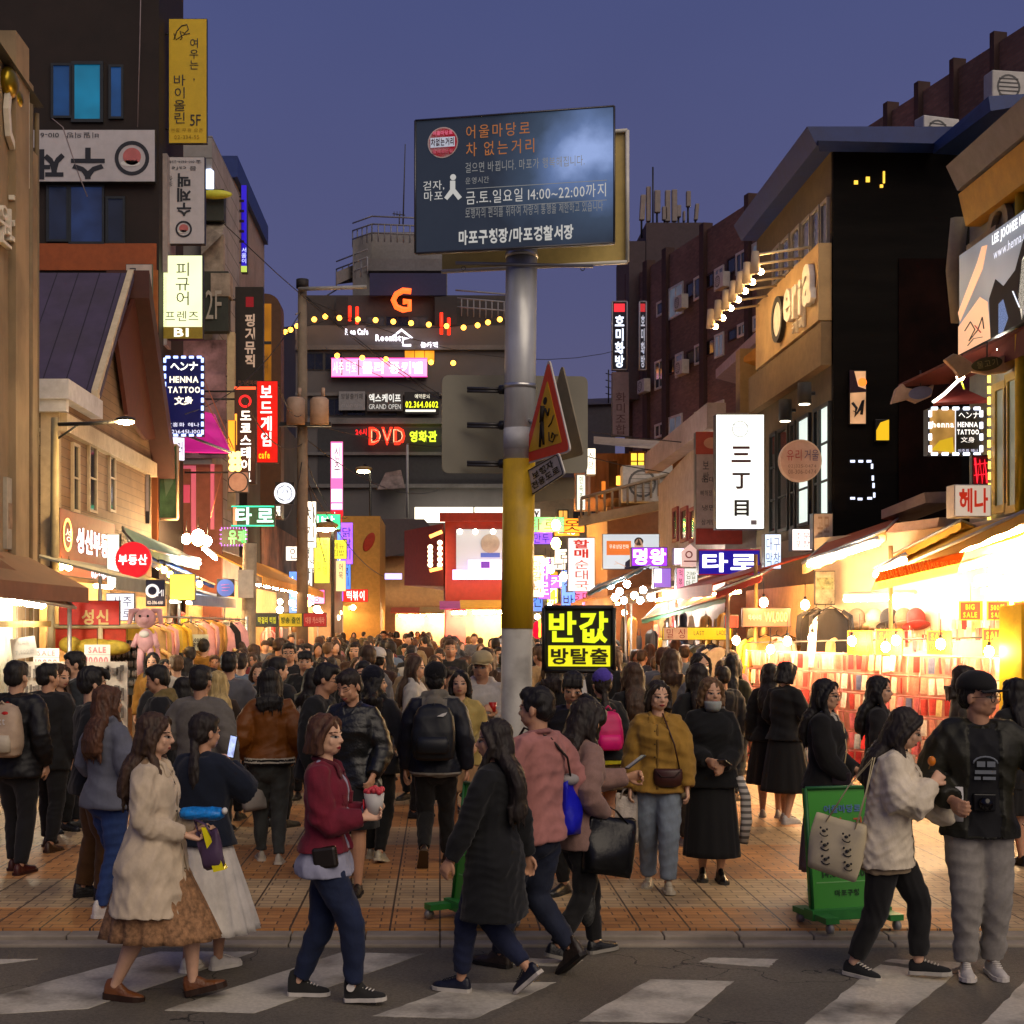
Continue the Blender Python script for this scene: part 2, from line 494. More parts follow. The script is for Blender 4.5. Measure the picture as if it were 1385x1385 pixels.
def hand_mesh(mb,wr,d,up,side,curl=25,size=1.0,grip=0):
 """palm, four fingers and a thumb; d along the forearm, up the back of the hand"""
 d = Vector(d).normalized(); up = Vector(up); up = (up - d * up.dot(d)).normalized(); x = d.cross(up) * side
 S = size
 mb.tube([wr - d * .012,wr + d * .012 * S,wr + d * .032 * S,wr + d * .05 * S],[.0135 * S,.0165 * S,.0215 * S,.021 * S],10,ry=[.011 * S,.0105 * S,.0105 * S,.0085 * S],up=x)
 for k,(off,L) in enumerate(((.0168,.036),(.0058,.041),(-.0055,.038),(-.0165,.030))):
  p = wr + d * .048 * S + x * off * S; a = R(curl + 4 * k) ; dd = d; pts = [p - d * .01,p]; ang = 0
  for j,q in enumerate((.45,.32,.23)):
   ang += a * (.8 if j == 0 else 1.1)
   dd = (d * math.cos(ang) - up * math.sin(ang) + x * off * (2.2 if grip == 0 else .3)).normalized()
   p = p + dd * L * q * S; pts.append(p)
  mb.tube(pts,[.0056 * S,.0056 * S,.0054 * S,.005 * S,.004 * S],8)
 p = wr + d * .012 * S + x * .014 * S
 mb.tube([p,p + (x * .012 + d * .012 - up * .004) * S,p + (x * .018 + d * .028 - up * (.006 + .0002 * curl)) * S,p + (x * .014 + d * .042 - up * (.01 + .0004 * curl)) * S],[.0085 * S,.0075 * S,.0062 * S,.0048 * S],8)

def head_shapes(mb,B,detail=True):
 H = B.H; m3 = B.hm.to_3x3(); m = B.sex == 'm'
 jw = 1.0 if m else .93
 mb.ball(H((0,-.006,.944)),(.0455,.0545,.053),18,12,m3)                    # skull
 mb.ball(H((0,.012,.915)),(.0395 * jw,.043,.050),18,12,m3)                 # face
 mb.ball(H((0,.022,.889)),(.026 * jw,.0275,.0235),14,10,m3)                # chin and jaw
 mb.ball(H((-.017,.012,.896)),(.022 * jw,.03,.024),12,8,m3); mb.ball(H((.017,.012,.896)),(.022 * jw,.03,.024),12,8,m3)
 if detail:
  mb.tube([H((0,.049,.934)),H((0,.054,.924)),H((0,.0595,.913)),H((0,.056,.908))],[.005,.0058,.0078,.006],8)   # nose
  mb.ball(H((0,.057,.9105)),(.0095,.0065,.005),8,6,m3)
  mb.ball(H((0,.0495,.8935)),(.0125,.006,.0035),10,6,m3); mb.ball(H((0,.049,.8885)),(.0105,.006,.0036),10,6,m3)
  for sg in (-1,1):
   mb.ball(H((sg * .0185,.0425,.938)),(.016,.0062,.0045),10,6,m3)      # brow ridge
   mb.ball(H((sg * .021,.036,.911)),(.016,.008,.015),10,6,m3)       # cheek
   mb.ball(H((sg * .046,-.006,.92)),(.0055,.011,.0175),8,8,m3)        # ear
 else:
  mb.ball(H((0,.054,.914)),(.007,.009,.012),8,6,m3)
  for sg in (-1,1): mb.ball(H((sg * .046,-.006,.92)),(.006,.011,.0175),8,6,m3)
 mb.tube([B.up((0,-.008,.815)),B.up((0,-.004,.845)),H((0,-.004,.885)),H((0,-.004,.91))],[.036,.0295 if not m else .0345,.0295 if not m else .034,.03],14)

def face_marks(me,B,mats,detail,lips,eyes_closed=False,smile=0):
 """eyes, brows and lips as thin patches laid on the head of the body mesh"""
 bv = BVHTree.FromPolygons([tuple(v.co) for v in me.vertices],[tuple(p.vertices) for p in me.polygons])
 m3 = B.hm.to_3x3(); d = m3 @ Vector((0,-1,0)); vs,fs,ms = [],[],[]
 def patch(fn,nx,nz,mi,off):
  o = len(vs); ok = True
  for j in range(nz + 1):
   for i in range(nx + 1):
    x,z = fn(i / nx,j / nz)
    h = bv.ray_cast(B.H((x,.12,z)),d)[0]
    if h is None: return
    vs.append(h - d * off)
  for j in range(nz):
   for i in range(nx):
    a = o + j * (nx + 1) + i
    fs.append((a,a + nx + 1,a + nx + 2,a + 1)); ms.append(mi)
 for sg in (-1,1):
  cx,cz = sg * .0188,.9265
  if not eyes_closed:
   patch(lambda u,v: (cx + (u - .5) * .0215,cz + sg * (u - .5) * .002 + (v - .5) * .0082 * math.sqrt(max(.02,1 - (2 * u - 1) ** 2))),8,3,1,.0005)
   patch(lambda u,v: (cx + (u - .5) * .0085,cz + .0004 + (v - .5) * .008 * math.sqrt(max(.02,1 - (2 * u - 1) ** 2))),5,3,2,.0010)
  patch(lambda u,v: (cx + (u - .5) * .0235,cz + sg * (u - .5) * .002 + .0022 * math.sqrt(max(.0,1 - (2 * u - 1) ** 2)) * (2 if not eyes_closed else -1) - .0008 + v * .0020),8,1,2,.0013)
  patch(lambda u,v: (cx + sg * .002 + (u - .5) * .0265,.9405 + .0022 * math.sin(math.pi * u) + (v - .5) * .0038),8,1,3,.0008)
 patch(lambda u,v: ((u - .5) * (.026 + .006 * smile),.8912 + smile * .010 * (u - .5) ** 2 + (v - .5) * .0098 * math.sqrt(max(.02,1 - (2 * u - 1) ** 2))),9,3,4,.0006)
 patch(lambda u,v: ((u - .5) * (.024 + .006 * smile),.8912 + smile * .010 * (u - .5) ** 2 + (v - .5) * .0014),9,1,2,.0011)
 return vs,fs,ms

HAIRC = {'black': (.010,.008,.007),'dark': (.018,.012,.009),'brown': (.050,.026,.014),'auburn': (.075,.030,.014),'light': (.12,.065,.03),'blond': (.42,.30,.12)}
def hair_mat(c): return mat(HAIRC[c],rough=.58,var=.6,scale=30,stretch=(1,1,.10),bump=.35,bscale=70,spec=.35)
def hair_shapes(mb,B,style):
 H,m3 = B.H,B.hm.to_3x3()
 if style in ('short','mop','cap'):
  mb.ball(H((0,-.013,.952)),(.0505,.0555,.0515),18,12,m3)
  mb.ball(H((0,-.030,.925)),(.0455,.036,.042),14,10,m3)
  if style != 'cap':
   mb.ball(H((0,.018,.975)),(.043,.034,.026),14,8,m3)
   for sg in (-1,1): mb.ball(H((sg * .041,.002,.945)),(.010,.024,.028),8,8,m3)
  if style == 'mop':
   for k in range(7):
    x = -.036 + .012 * k
    mb.tube([H((x * .8,.01,.992)),H((x,.045,.976)),H((x * 1.04,.051,.952)),H((x * 1.05,.049,.944 + .003 * (k % 2)))],[.012,.0125,.010,.004],8)
  return
 # long styles share a crown with a parting
 mb.ball(H((0,-.012,.953)),(.0525,.0575,.0515),18,12,m3)
 mb.ball(H((0,-.026,.925)),(.0485,.041,.048),14,10,m3)
 if style in ('bun','pony','lowpony','tied'):
  mb.ball(H((0,.012,.972)),(.045,.036,.028),14,8,m3)
  if style == 'bun': mb.ball(H((0,-.052,.992)),(.022,.022,.02),12,8,m3)
  if style == 'pony': mb.tube([H((0,-.058,.955)),H((0,-.085,.945)),H((0,-.092,.90)),H((.004,-.088,.85)),H((.004,-.08,.80))],[.014,.018,.022,.019,.006],10)
  if style in ('lowpony','tied'): mb.tube([H((0,-.05,.90)),B.up((0,-.062,.85)),B.up((.006,-.078,.80)),B.up((.008,-.08,.74)),B.up((.004,-.074,.70))],[.016,.02,.025,.022,.008],10,ry=[.014,.016,.019,.015,.006])
  return
 L = {'bob': .868,'lob': .84,'mid': .80,'long': .70,'vlong': .645}[style]
 for sg in (-1,1):                      # sides of the face down over the shoulders
  mb.tube([H((sg * .010,.030,.988)),H((sg * .034,.034,.970)),H((sg * .0485,.018,.94)),H((sg * .053,.004,.905)),(H if style == 'bob' else B.up)((sg * .050,.008,max(L,.868)))] + ([B.up((sg * .056,.030,max(L,.80)))] if L < .84 else []) + ([B.up((sg * .056,.048,L + .02))] if L < .78 else []),
    [.010,.012,.0135,.0165,.0165] + ([.019] if L < .84 else []) + ([.007] if L < .78 else []),10)
 for sg in (-1,1): mb.tube([H((sg * .044,-.010,.955)),H((sg * .0495,-.014,.925)),H((sg * .048,-.018,.90)),(H if style == 'bob' else B.up)((sg * .046,-.022,max(L,.868)))],[.015,.0165,.017,.016],10)
 pts = [H((0,-.03,.95)),H((0,-.036,.91)),(H if style == 'bob' else B.up)((0,-.040,max(L,.862)))]
 rx,ry = [.047,.054,.056],[.034,.038,.040]
 if L < .862:
  z = .82
  while z > L: pts.append(B.up((0,-.074 - .016 * (z < .80),z))); rx.append(.073 - .006 * (z < .72)); ry.append(.037); z -= .05
  pts.append(B.up((.004,-.088,L))); rx.append(.054); ry.append(.012)
 mb.tube(pts,rx,16,ry=ry,up=m3 @ Vector((1,0,0)))
 for k in range(9):                      # lower ends break up into locks
  if L >= .862: break
  x = -.04 + .01 * k; zz = L - .012 - .012 * ((k * 7) % 3)
  mb.tube([B.up((x * 1.5,-.088 + .005 * (k % 2),L + .06)),B.up((x * 1.45,-.09,zz))],[.012,.003],6)

CLOTH = {}
def cloth(c,kind='cotton'):
 c = srgb(c)
 if kind == 'denim': return mat(c,rough=.85,var=.26,scale=9,bump=.2,bscale=40,stretch=(1,1,.55),sheen=.05)
 if kind == 'knit': return mat(c,rough=.95,var=.14,scale=30,bump=.15,bscale=140,sheen=.08)
 if kind == 'leather': return mat(c,rough=.34,var=.3,scale=10,bump=.3,bscale=60,spec=.5)
 if kind == 'nylon': return mat(c,rough=.55,var=.2,scale=7,bump=.32,bscale=13,spec=.35)
 if kind == 'floral':
  return mat(c,rough=.9,var=.65,scale=34,bump=.2,bscale=60)
 return mat(c,rough=.88,var=.24,scale=8,bump=.16,bscale=24,stretch=(1,1,.7),sheen=.1)

def person(label,pos,yaw,height=1.65,sex='f',hair='long',hairc='dark',skin=0,group=None,q=1,feet=None,hands=None,lean=0,twist=0,head=(0,0,0),elbow=None,
   top=None,bottom=None,shoes=None,coat=None,hat=None,mask=None,specs=False,hood=None,curl=(25,25),palms=(None,None),lips=None,smile=0,closed=False,seed=None,link=True,bareleg=False):
 """one person: a continuous body with hair, clothes and shoes as its children.
 q 2 = near figure, 1 = middle distance, 0 = small in the picture"""
 seed = seed if seed is not None else sum(ord(c) * (i + 1) for i,c in enumerate(label)) % 9973
 B = Body(sex,feet,hands,lean,twist,head,elbow=elbow)
 S = height
 root = empty('person',pos,label,'person',group,R(yaw))
 vb = {2: .0040,1: .0062,0: .010}[q]; vc = {2: .0062,1: .0082,0: .012}[q]
 skin_m = mat(SKINS[skin],rough=.5,var=.10,scale=18,bump=.06,bscale=200,spec=.4)
 # ---- body
 mb = MB(); head_shapes(mb,B,q > 0)
 mb.loft(B.rings(.52,.84,-.014,-.014,16,.04))
 slim = 1 if sex == 'f' else 1.14
 for i,sg in enumerate((-1,1)):
  p,r = B.arm(i,[.030 * slim,.027 * slim,.0225 * slim,.021 * slim,.0145 * slim]); mb.tube(p,r,12)
  pal = palms[i] if palms[i] else (sg * 1.0,.1,.15)
  hand_mesh(mb,B.wr[i],B.hdir[i],B.rot @ Vector(pal),sg if (palms[i] is None) else (sg),curl[i],1.0 if sex == 'f' else 1.1)
  h,k,a = B.hip[i],B.knee[i],B.ank[i]
  mb.tube([h + Vector((0,0,.02)),lerp(h,k,.3),lerp(h,k,.8),lerp(h,k,1),lerp(k,a,.25),lerp(k,a,.6),lerp(k,a,.92),a],[.050,.047,.037,.034,.0345,.026,.0185,.019],12)
  ft = B.feet[i]; fd = Matrix.Rotation(R(-ft[3]),3,'X') @ Vector((0,1,0))
  mb.tube([a + Vector((0,-.012,-.012)),a + Vector((0,0,-.018)),a + fd * .05 + Vector((0,0,-.026))],[.014,.016,.010],8)
 me = remesh(mb,vb,2 if q else 1)
 skinm = [skin_m]
 if q > 0:
  vs,fs,ms = face_marks(me,B,None,q,lips,closed,smile)
  if fs:
   bm = bmesh.new(); bm.from_mesh(me); nv = [bm.verts.new(v) for v in vs]
   for f,mi in zip(fs,ms):
    try: ff = bm.faces.new([nv[i] for i in f]); ff.material_index = mi
    except ValueError: pass
   bm.to_mesh(me); bm.free()
  skinm += [mat((.27,.23,.19),rough=.4,var=.05),mat((.012,.009,.008),rough=.25,var=.1),mat(tuple(max(.012,x * .9) for x in HAIRC[hairc]),rough=.8),mat(lips or ('#a8584f' if sex == 'f' else '#a06c5c'),rough=.45,var=.1)]
 link_mesh('body',me,skinm,root,S)
 # ---- hair and hat
 if hair:
  mb = MB(); hair_shapes(mb,B,hair if not hat or hat[0] not in ('cap','beanie') or hair not in ('short','mop') else 'cap')
  me = remesh(mb,vb * 1.1,2); folds(me,.0024 if q else .001,seed + 3,22,4,True,.12)
  link_mesh('hair',me,[hair_mat(hairc)],root,S)
 if hat:
  H,m3 = B.H,B.hm.to_3x3(); mb = MB(); kind,hc = hat[:2]
  if kind == 'cap':
   rings = []
   for z,a in ((.950,1.0),(.965,1.01),(.982,.93),(.998,.72),(1.008,.4),(1.011,.05)):
    rings.append([H((.0545 * a * math.cos(t),-.008 + .063 * a * math.sin(t),z)) for t in [2 * math.pi * j / 22 for j in range(22)]])
   mb.loft(rings)
   br = -1 if len(hat) > 2 and hat[2] else 1
   brim = [H((x,br * (.042 + .052 * math.sqrt(max(0,1 - (x / .047) ** 2))),.957 - .006 * (1 - (x / .047) ** 2) - 8 * x * x)) for x in np.linspace(-.047,.047,13)]
   brim += [H((x,br * .03,.957 - 6 * x * x)) for x in np.linspace(.047,-.047,7)]
   mb.poly(brim if br > 0 else brim[::-1],.004)
   o = mb.build('cap',cloth(hc),root)
   for v in o.data.vertices: v.co *= S
  elif kind == 'beanie':
   mb.ball(H((0,-.010,.965)),(.0555,.0605,.054),18,12,m3); me = remesh(mb,vb,2); folds(me,.0015,seed,20,20)
   link_mesh('beanie',me,[cloth(hc,'knit')],root,S)
 if mask:
  H,m3 = B.H,B.hm.to_3x3(); mb = MB(); dz = -.030 if len(mask) > 1 else 0
  rings = [[H((.037 * w * math.cos(t),.014 + .047 * w2 * math.sin(t),z + dz)) for t in np.linspace(0.0,math.pi,11)] for z,w,w2 in ((.921,1.06,1.0),(.908,1.08,1.13),(.89,1.0,1.10),(.872,.72,.85))]
  vs = [p for r in rings for p in r]; fs = [(j * 11 + i,j * 11 + i + 1,(j + 1) * 11 + i + 1,(j + 1) * 11 + i) for j in range(3) for i in range(10)]
  mb.add(vs,fs,0,True); o = mb.build('face_mask',cloth(mask[0]),root)
  sd_ = o.modifiers.new('thick','SOLIDIFY'); sd_.thickness = .003
  for v in o.data.vertices: v.co *= S
 if specs:
  H = B.H; mb = MB()
  for sg in (-1,1):
   c = H((sg * .0195,.0555,.9255)); u = B.hm.to_3x3() @ Vector((1,0,0)); v = B.hm.to_3x3() @ Vector((0,0,1))
   mb.ring(c,u,v,.0135,.0155,.002,16)
   mb.tube([H((sg * .034,.053,.928)),H((sg * .047,.035,.928)),H((sg * .0475,-.006,.926))],.0012,5)
  mb.tube([H((-.005,.058,.926)),H((.005,.058,.926))],.0012,5)
  o = mb.build('glasses',mat((.015,.014,.013),rough=.3),root)
  for v in o.data.vertices: v.co *= S
 # ---- lower garment
 if bottom:
  k = dict(bottom); c = k['c']; kind = k.get('kind','trousers')
  if kind == 'trousers':
   w = k.get('w',1.0); mb = MB(); hem = k.get('hem',.96)
   mb.loft(B.rings(.47,.57,.002,.004,22,.02)); mb.ball(B.pel + Vector((0,-.006,-.035)),(.092,.070,.06),16,10)
   for h,kn,a in zip(B.hip,B.knee,B.ank):
    e = lerp(kn,a,hem); rk = .043 * w
    ra = .030 * w + (.006 if w > 1.1 else 0)
    mb.tube([h + Vector((0,0,.015)),lerp(h,kn,.25),lerp(h,kn,.75),kn,lerp(kn,a,.25),lerp(kn,a,.6),e],[.060 * (w * .4 + .6),.060 * (w * .5 + .5),.049 * w,rk,.042 * w,.037 * w,max(ra,.026)],16)
   me = remesh(mb,vc,3); folds(me,k.get('fold',.0032),seed + 11,7,20)
   link_mesh(k.get('name','trousers'),me,[cloth(c,k.get('m','denim'))],root,S)
  else:
   z0 = k.get('z',.25); n = 64; rings = []; pn = k.get('pn',14); am = k.get('pleat',.05); fl = k.get('flare',.05)
   mid = [(B.ank[0] + B.ank[1]) / 2,(B.knee[0] + B.knee[1]) / 2]
   spread = abs(B.knee[0].y - B.knee[1].y) * .5
   zs = np.linspace(.63,z0,18)
   for z in zs:
    t = max(0,(.56 - z) / (.56 - z0)); a,b,yo = prof(B.T,max(z,.50))
    a,b = a + .006 + fl * t,b + .006 + (fl + spread * .9) * t
    cy = lerp(0,mid[1].y - B.pel.y,t) * .8; ring = []
    for j in range(n):
     q2 = 2 * math.pi * j / n
     w = 1 + am * min(1,t * 1.6) * (math.sin(pn * q2 + 1.2 * math.sin(3 * q2 + seed)) + .35 * math.sin(2.3 * pn * q2 + seed))
     p = Vector((a * math.cos(q2) * w,yo + cy + b * math.sin(q2) * w,z))
     zz = p.z + (k.get('tilt',0)) * p.y
     ring.append(B.pel + Vector((p.x,p.y,zz - .51)) if z < .54 else B.up(p))
    rings.append(ring)
   mb = MB(); mb.loft(rings,cap=False)
   o = mb.build('skirt',cloth(c,k.get('m','cotton')),root)
   for v in o.data.vertices: v.co *= S
   sd_ = o.modifiers.new('thick','SOLIDIFY'); sd_.thickness = .006
 # ---- upper garments
 def garment(name,k):
  z0 = k.get('z',.46); e = k.get('e',.010); mb = MB(); sl = k.get('sleeve',1.0)
  mb.loft(B.rings(z0,k.get('z1',.838),e,e,26,.02,k.get('flare',.016 if z0 > .42 else 0),k.get('zf',.60 if 'zf' not in k and z0 > .42 else .66)))
  sc_ = 1 + e * 9
  for i,sg in enumerate((-1,1)):
   r0 = .041 * slim; w = k.get('sw',1.0)
   p,r = B.arm(i,[r0 + e * .35,(.035 * slim + e * .5) * w,(.029 * slim + e * .62) * w,(.027 * slim + e * .6) * w,(.0205 * slim + e * .4) * min(w,1.15)],t1=sl)
   mb.tube(p,r,14)
   mb.tube([B.up((0,-.010,.838)),B.up((sg * .05,-.010,.823)),B.sh[i] + B.rot @ Vector((0,0,.006))],[.030,.030,.030],10)
  if hood and name == hood[1]:
   mb.tube([B.up((-.05,.028,.845)),B.up((-.052,-.02,.862)),B.up((0,-.055,.865)),B.up((.052,-.02,.862)),B.up((.05,.028,.845))],[.012,.022,.027,.022,.012],10)
   mb.ball(B.up((0,-.066,.825)),(.05,.024,.04),12,8,B.rot)
  me = remesh(mb,vc,3); folds(me,k.get('fold',.0034),seed + 5,7,14)
  mats = [cloth(k['c'],k.get('m','cotton'))]
  if k.get('band'):          # ribbed hem and cuffs in other colours
   mats += [cloth(x,'knit') for x in k['band'][1]]
   v = mesh_np(me); inv = B.rot.inverted(); nb = len(k['band'][1]); hgt = k['band'][0]
   for p in me.polygons:
    q2 = inv @ (Vector(p.center) - B.pel) + Vector((0,0,.51))
    if abs(q2.x) < .13 and q2.z < z0 + hgt: p.material_index = 1 + min(nb - 1,int((q2.z - z0) / hgt * nb)) if q2.z > z0 else 1
  if k.get('open'):          # worn open over something else
   v = mesh_np(me); n_ = vnormals(me); inv = B.rot.inverted(); mats.append(cloth(k['open'][1])); mi = len(mats) - 1; wd = k['open'][0]; mv = set()
   for p in me.polygons:
    q2 = inv @ (Vector(p.center) - B.pel) + Vector((0,0,.51))
    if abs(q2.x + .15 * (q2.z - .6) * k['open'][2] if len(k['open']) > 2 else q2.x) < wd * (1.0 + .6 * (.84 - q2.z)) and q2.y > .012 and Vector(p.normal).dot(B.rot @ Vector((0,1,0))) > .2 and q2.z < .84: p.material_index = mi; mv |= set(p.vertices)
   ix = np.array(sorted(mv),int)
   if len(ix): v[ix] -= n_[ix] * .010; set_np(me,v)
  if k.get('hood_c'):
   mats.append(cloth(k['hood_c'],'knit')); inv = B.rot.inverted(); mi = len(mats) - 1
   for p in me.polygons:
    q2 = inv @ (Vector(p.center) - B.pel) + Vector((0,0,.51))
    if q2.z > .792 and abs(q2.x) < .062 and q2.y < -.046 or q2.z > .845: p.material_index = mi
  o = link_mesh(name,me,mats,root,S)
  if k.get('collar'):
   cb = MB(); cc = k['collar']
   pts = [B.up((-.012,.052,.800)),B.up((-.030,.034,.834)),B.up((-.041,0,.848)),B.up((-.026,-.036,.856)),B.up((0,-.044,.858)),B.up((.026,-.036,.856)),B.up((.041,0,.848)),B.up((.030,.034,.834)),B.up((.012,.052,.800))]
   cb.tube(pts,[.008,.013,.012,.012,.012,.012,.012,.013,.008],8,ry=[.02,.014,.010,.009,.009,.009,.010,.014,.02])
   for sg in (-1,1): cb.poly([B.up((sg * x,y,z)) for x,y,z in (((.010,.066,.770),(.052,.058,.79),(.046,.040,.838),(.022,.048,.836))[::sg])],.006)
   me2 = remesh(cb,vc * .8,2)
   link_mesh('collar',me2,[cloth(cc,k.get('m','cotton'))],o,S)
  if k.get('opening'):      # placket line with buttons down the front
   bv = BVHTree.FromPolygons([tuple(v.co) for v in me.vertices],[tuple(p.vertices) for p in me.polygons])
   cb = MB(); strip = []
   for z in np.linspace(z0 + .02,.80,14):
    h = bv.ray_cast(B.up((.004,.4,z)) * S,B.rot @ Vector((0,-1,0)))[0]
    if h: strip.append(h)
   if len(strip) > 3:
    cb.tube(strip,.006 * S,6,ry=.002 * S); cb.build('placket',cloth(k['opening'][0],k.get('m','cotton')),o)
    for z in np.linspace(z0 + .05,.77,5):
     h = bv.ray_cast(B.up((.016,.4,z)) * S,B.rot @ Vector((0,-1,0)))[0]
     if h: MB().ball(h,.0062,8,6).build('button',mat(k['opening'][1],rough=.3,var=.05),o)
  if k.get('pockets'):
   bv = BVHTree.FromPolygons([tuple(v.co) for v in me.vertices],[tuple(p.vertices) for p in me.polygons])
   for sg in (-1,1):
    vs = []
    for j in range(4):
     for i in range(4):
      h = bv.ray_cast(B.up((sg * (.022 + .014 * i),.4,k['pockets'] - .012 * j)) * S,B.rot @ Vector((0,-1,0)))[0]
      if h: vs.append(h + B.rot @ Vector((0,.004,0)))
    if len(vs) == 16: 
     pb = MB(); pb.add(vs,[(j * 4 + i,j * 4 + i + 1,j * 4 + i + 5,j * 4 + i + 4) for j in range(3) for i in range(3)]); po = pb.build('pocket',cloth(k['c'],k.get('m','cotton')),o)
     m_ = po.modifiers.new('thick','SOLIDIFY'); m_.thickness = .006
  return o
 if top: garment(top.get('name','top'),top)
 if coat: garment(coat.get('name','coat'),coat)
 # ---- shoes
 sh = shoes or {'c': '#1a1a1a'}
 for i,sg in enumerate((-1,1)):
  a,f = B.ank[i],B.feet[i]
  rm = Matrix.Rotation(R(-f[3]),3,'X') @ Matrix.Rotation(R(f[4] if len(f) > 4 else -sg * 6),3,'Z')
  def P(x,y,z): return a + rm @ Vector((x,y,z - .042))
  L = 1.0 if sex == 'f' else 1.08; mb = MB()
  heel = sh.get('heel',0)
  secs = [(-.036,.010,.028),(-.028,.020,.044),(-.008,.0225,.050),(.018,.022,.042),(.05,.0255,.029),(.082,.0265,.022),(.102,.019,.017),(.112,.007,.012)]
  rings = []
  for y,w,h in secs:
   h *= 1 + (sh.get('high',0) if y < .03 else 0); w = w * sh.get('w',1)
   rings.append([P(w * math.cos(t) * (1 if math.sin(t) < 0 else .86),y * L,.010 + (h if math.sin(t) > 0 else .004) * math.sin(t)) for t in [2 * math.pi * j / 14 for j in range(14)]])
  mb.loft(rings); me = remesh(mb,vc * .62,2)
  o = link_mesh('shoe',me,[cloth(sh['c'],sh.get('m','leather'))],root,S)
  if q > 0:
   sb = MB(); out = [(-.037,.012),(-.03,.021),(-.008,.0235),(.02,.023),(.05,.027),(.082,.028),(.104,.020),(.114,.006)]
   ring = [(w * sh.get('w',1),y * L) for y,w in out] + [(-w * sh.get('w',1),y * L) for y,w in out[::-1]]
   th = sh.get('sole_h',.013)
   sb.poly([P(x,y,th) * S for x,y in ring],th * S)
   if heel: sb.bx(-.018,.018,-.034,-.004,0,0) if False else None
   sb.build('sole',mat(sh.get('sole',sh['c']),rough=.6,var=.15),o)
   if sh.get('lace'):
    lb = MB()
    for j in range(5): lb.tube([P(-.012,.024 + .011 * j,.050 - .0035 * j) * S,P(0,.026 + .011 * j,.054 - .0045 * j) * S,P(.012,.024 + .011 * j,.050 - .0035 * j) * S],.0022 * S,5)
    lb.build('shoe_lace',mat(sh['lace'],rough=.9),o)
   if sh.get('patch'):
    c = P(sg * .0235,-.004,.052) * S; MB().disc(c + Vector((sg * .006,0,0)),(0,sg * 1,0),(0,0,1),.014 * S,.01 * S).build('ankle_patch',mat(sh['patch'],rough=.6),o)
 PEOPLE.append((root,B,S))
 return root,B,S
PEOPLE = []
def world_of(root,p,S):
 """point p of the pose (units of height) in the place"""
 return Vector(root.location) + Matrix.Rotation(root.rotation_euler.z,3,'Z') @ (Vector(p) * S)
def walk(s=.13,ph=0,w=.035,lift=.02):
 """mid-stride feet: left foot forward for s>0"""
 return ((-w,s,0,-8),(w,-s,lift,24)) if s > 0 else ((-w,s,lift,24),(w,-s,0,-8))
# ---------------------------------------------------------------- planes of the place
class VP:
 """an upright plane through two ground points, addressed by the photograph's pixels"""
 def __init__(s,x0,y0,x1,y1):
  s.p0,s.p1 = (x0,y0),(x1,y1)
  s.r = Vector((x1 - x0,y1 - y0,0)).normalized()
  s.n = s.r.cross(Vector((0,0,1)))
 def d(s,px):
  k = (px - CX) / F; (x0,y0),(x1,y1) = s.p0,s.p1
  den = (x1 - x0) - k * (y1 - y0)
  t = (k * y0 - x0) / den
  return y0 + t * (y1 - y0)
 def __call__(s,px,py,out=0): return W(px,py,s.d(px)) + s.n * out
 def at(s,px,z,out=0): d = s.d(px); return Vector(((px - CX) / F * d,d,z)) + s.n * out
 def z(s,px,py): return CH - (py - HY) / F * s.d(px)
 def rect(s,x0,yt,x1,yb,out=0,ref=None):
  """bottom-left, bottom-right, top-right, top-left; heights read at pixel column ref"""
  ref = x0 if ref is None else ref; z0,z1 = s.z(ref,yb),s.z(ref,yt)
  return [s.at(x0,z0,out),s.at(x1,z0,out),s.at(x1,z1,out),s.at(x0,z1,out)]
def FL(X,left=True):            # facade along the street; right vector points away on the left side
 return VP(X,5,X,100) if left else VP(X,100,X,5)
def FD(d): return VP(-50,d,50,d)
def panel(mb,pl,x0,yt,x1,yb,out=.03,t=.05,m=0,ref=None):
 mb.slab(pl.rect(x0,yt,x1,yb,out,ref),t,m)
def rail(mb,a,b,r=.02,m=0): mb.tube([a,b],r,6,m)
def centre(q): return sum((Vector(x) for x in q),Vector()) / len(q)
def part(mb,name,mats,parent,bevel=0): return put(mb.build(name,mats,None,bevel),parent)
def thing(name,label,cat,loc,group=None):
 o = empty(name,loc,label,cat,group); return o

WHITE_E = emi('#fff8ee',2.2); WARM_E = emi('#ffc878',3.0); PINK_E = emi('#ff50b0',2.0)
BLACK = mat((.012,.012,.013),rough=.5); DARKM = mat((.03,.03,.032),rough=.45,metal=.4)
STEEL = mat((.42,.42,.41),rough=.42,metal=.7,var=.12,scale=20,dirt=.25)
GREYP = mat((.30,.30,.31),rough=.6,dirt=.3)
WHITEP = mat((.62,.61,.58),rough=.6,var=.06,dirt=.22,dscale=1.5)

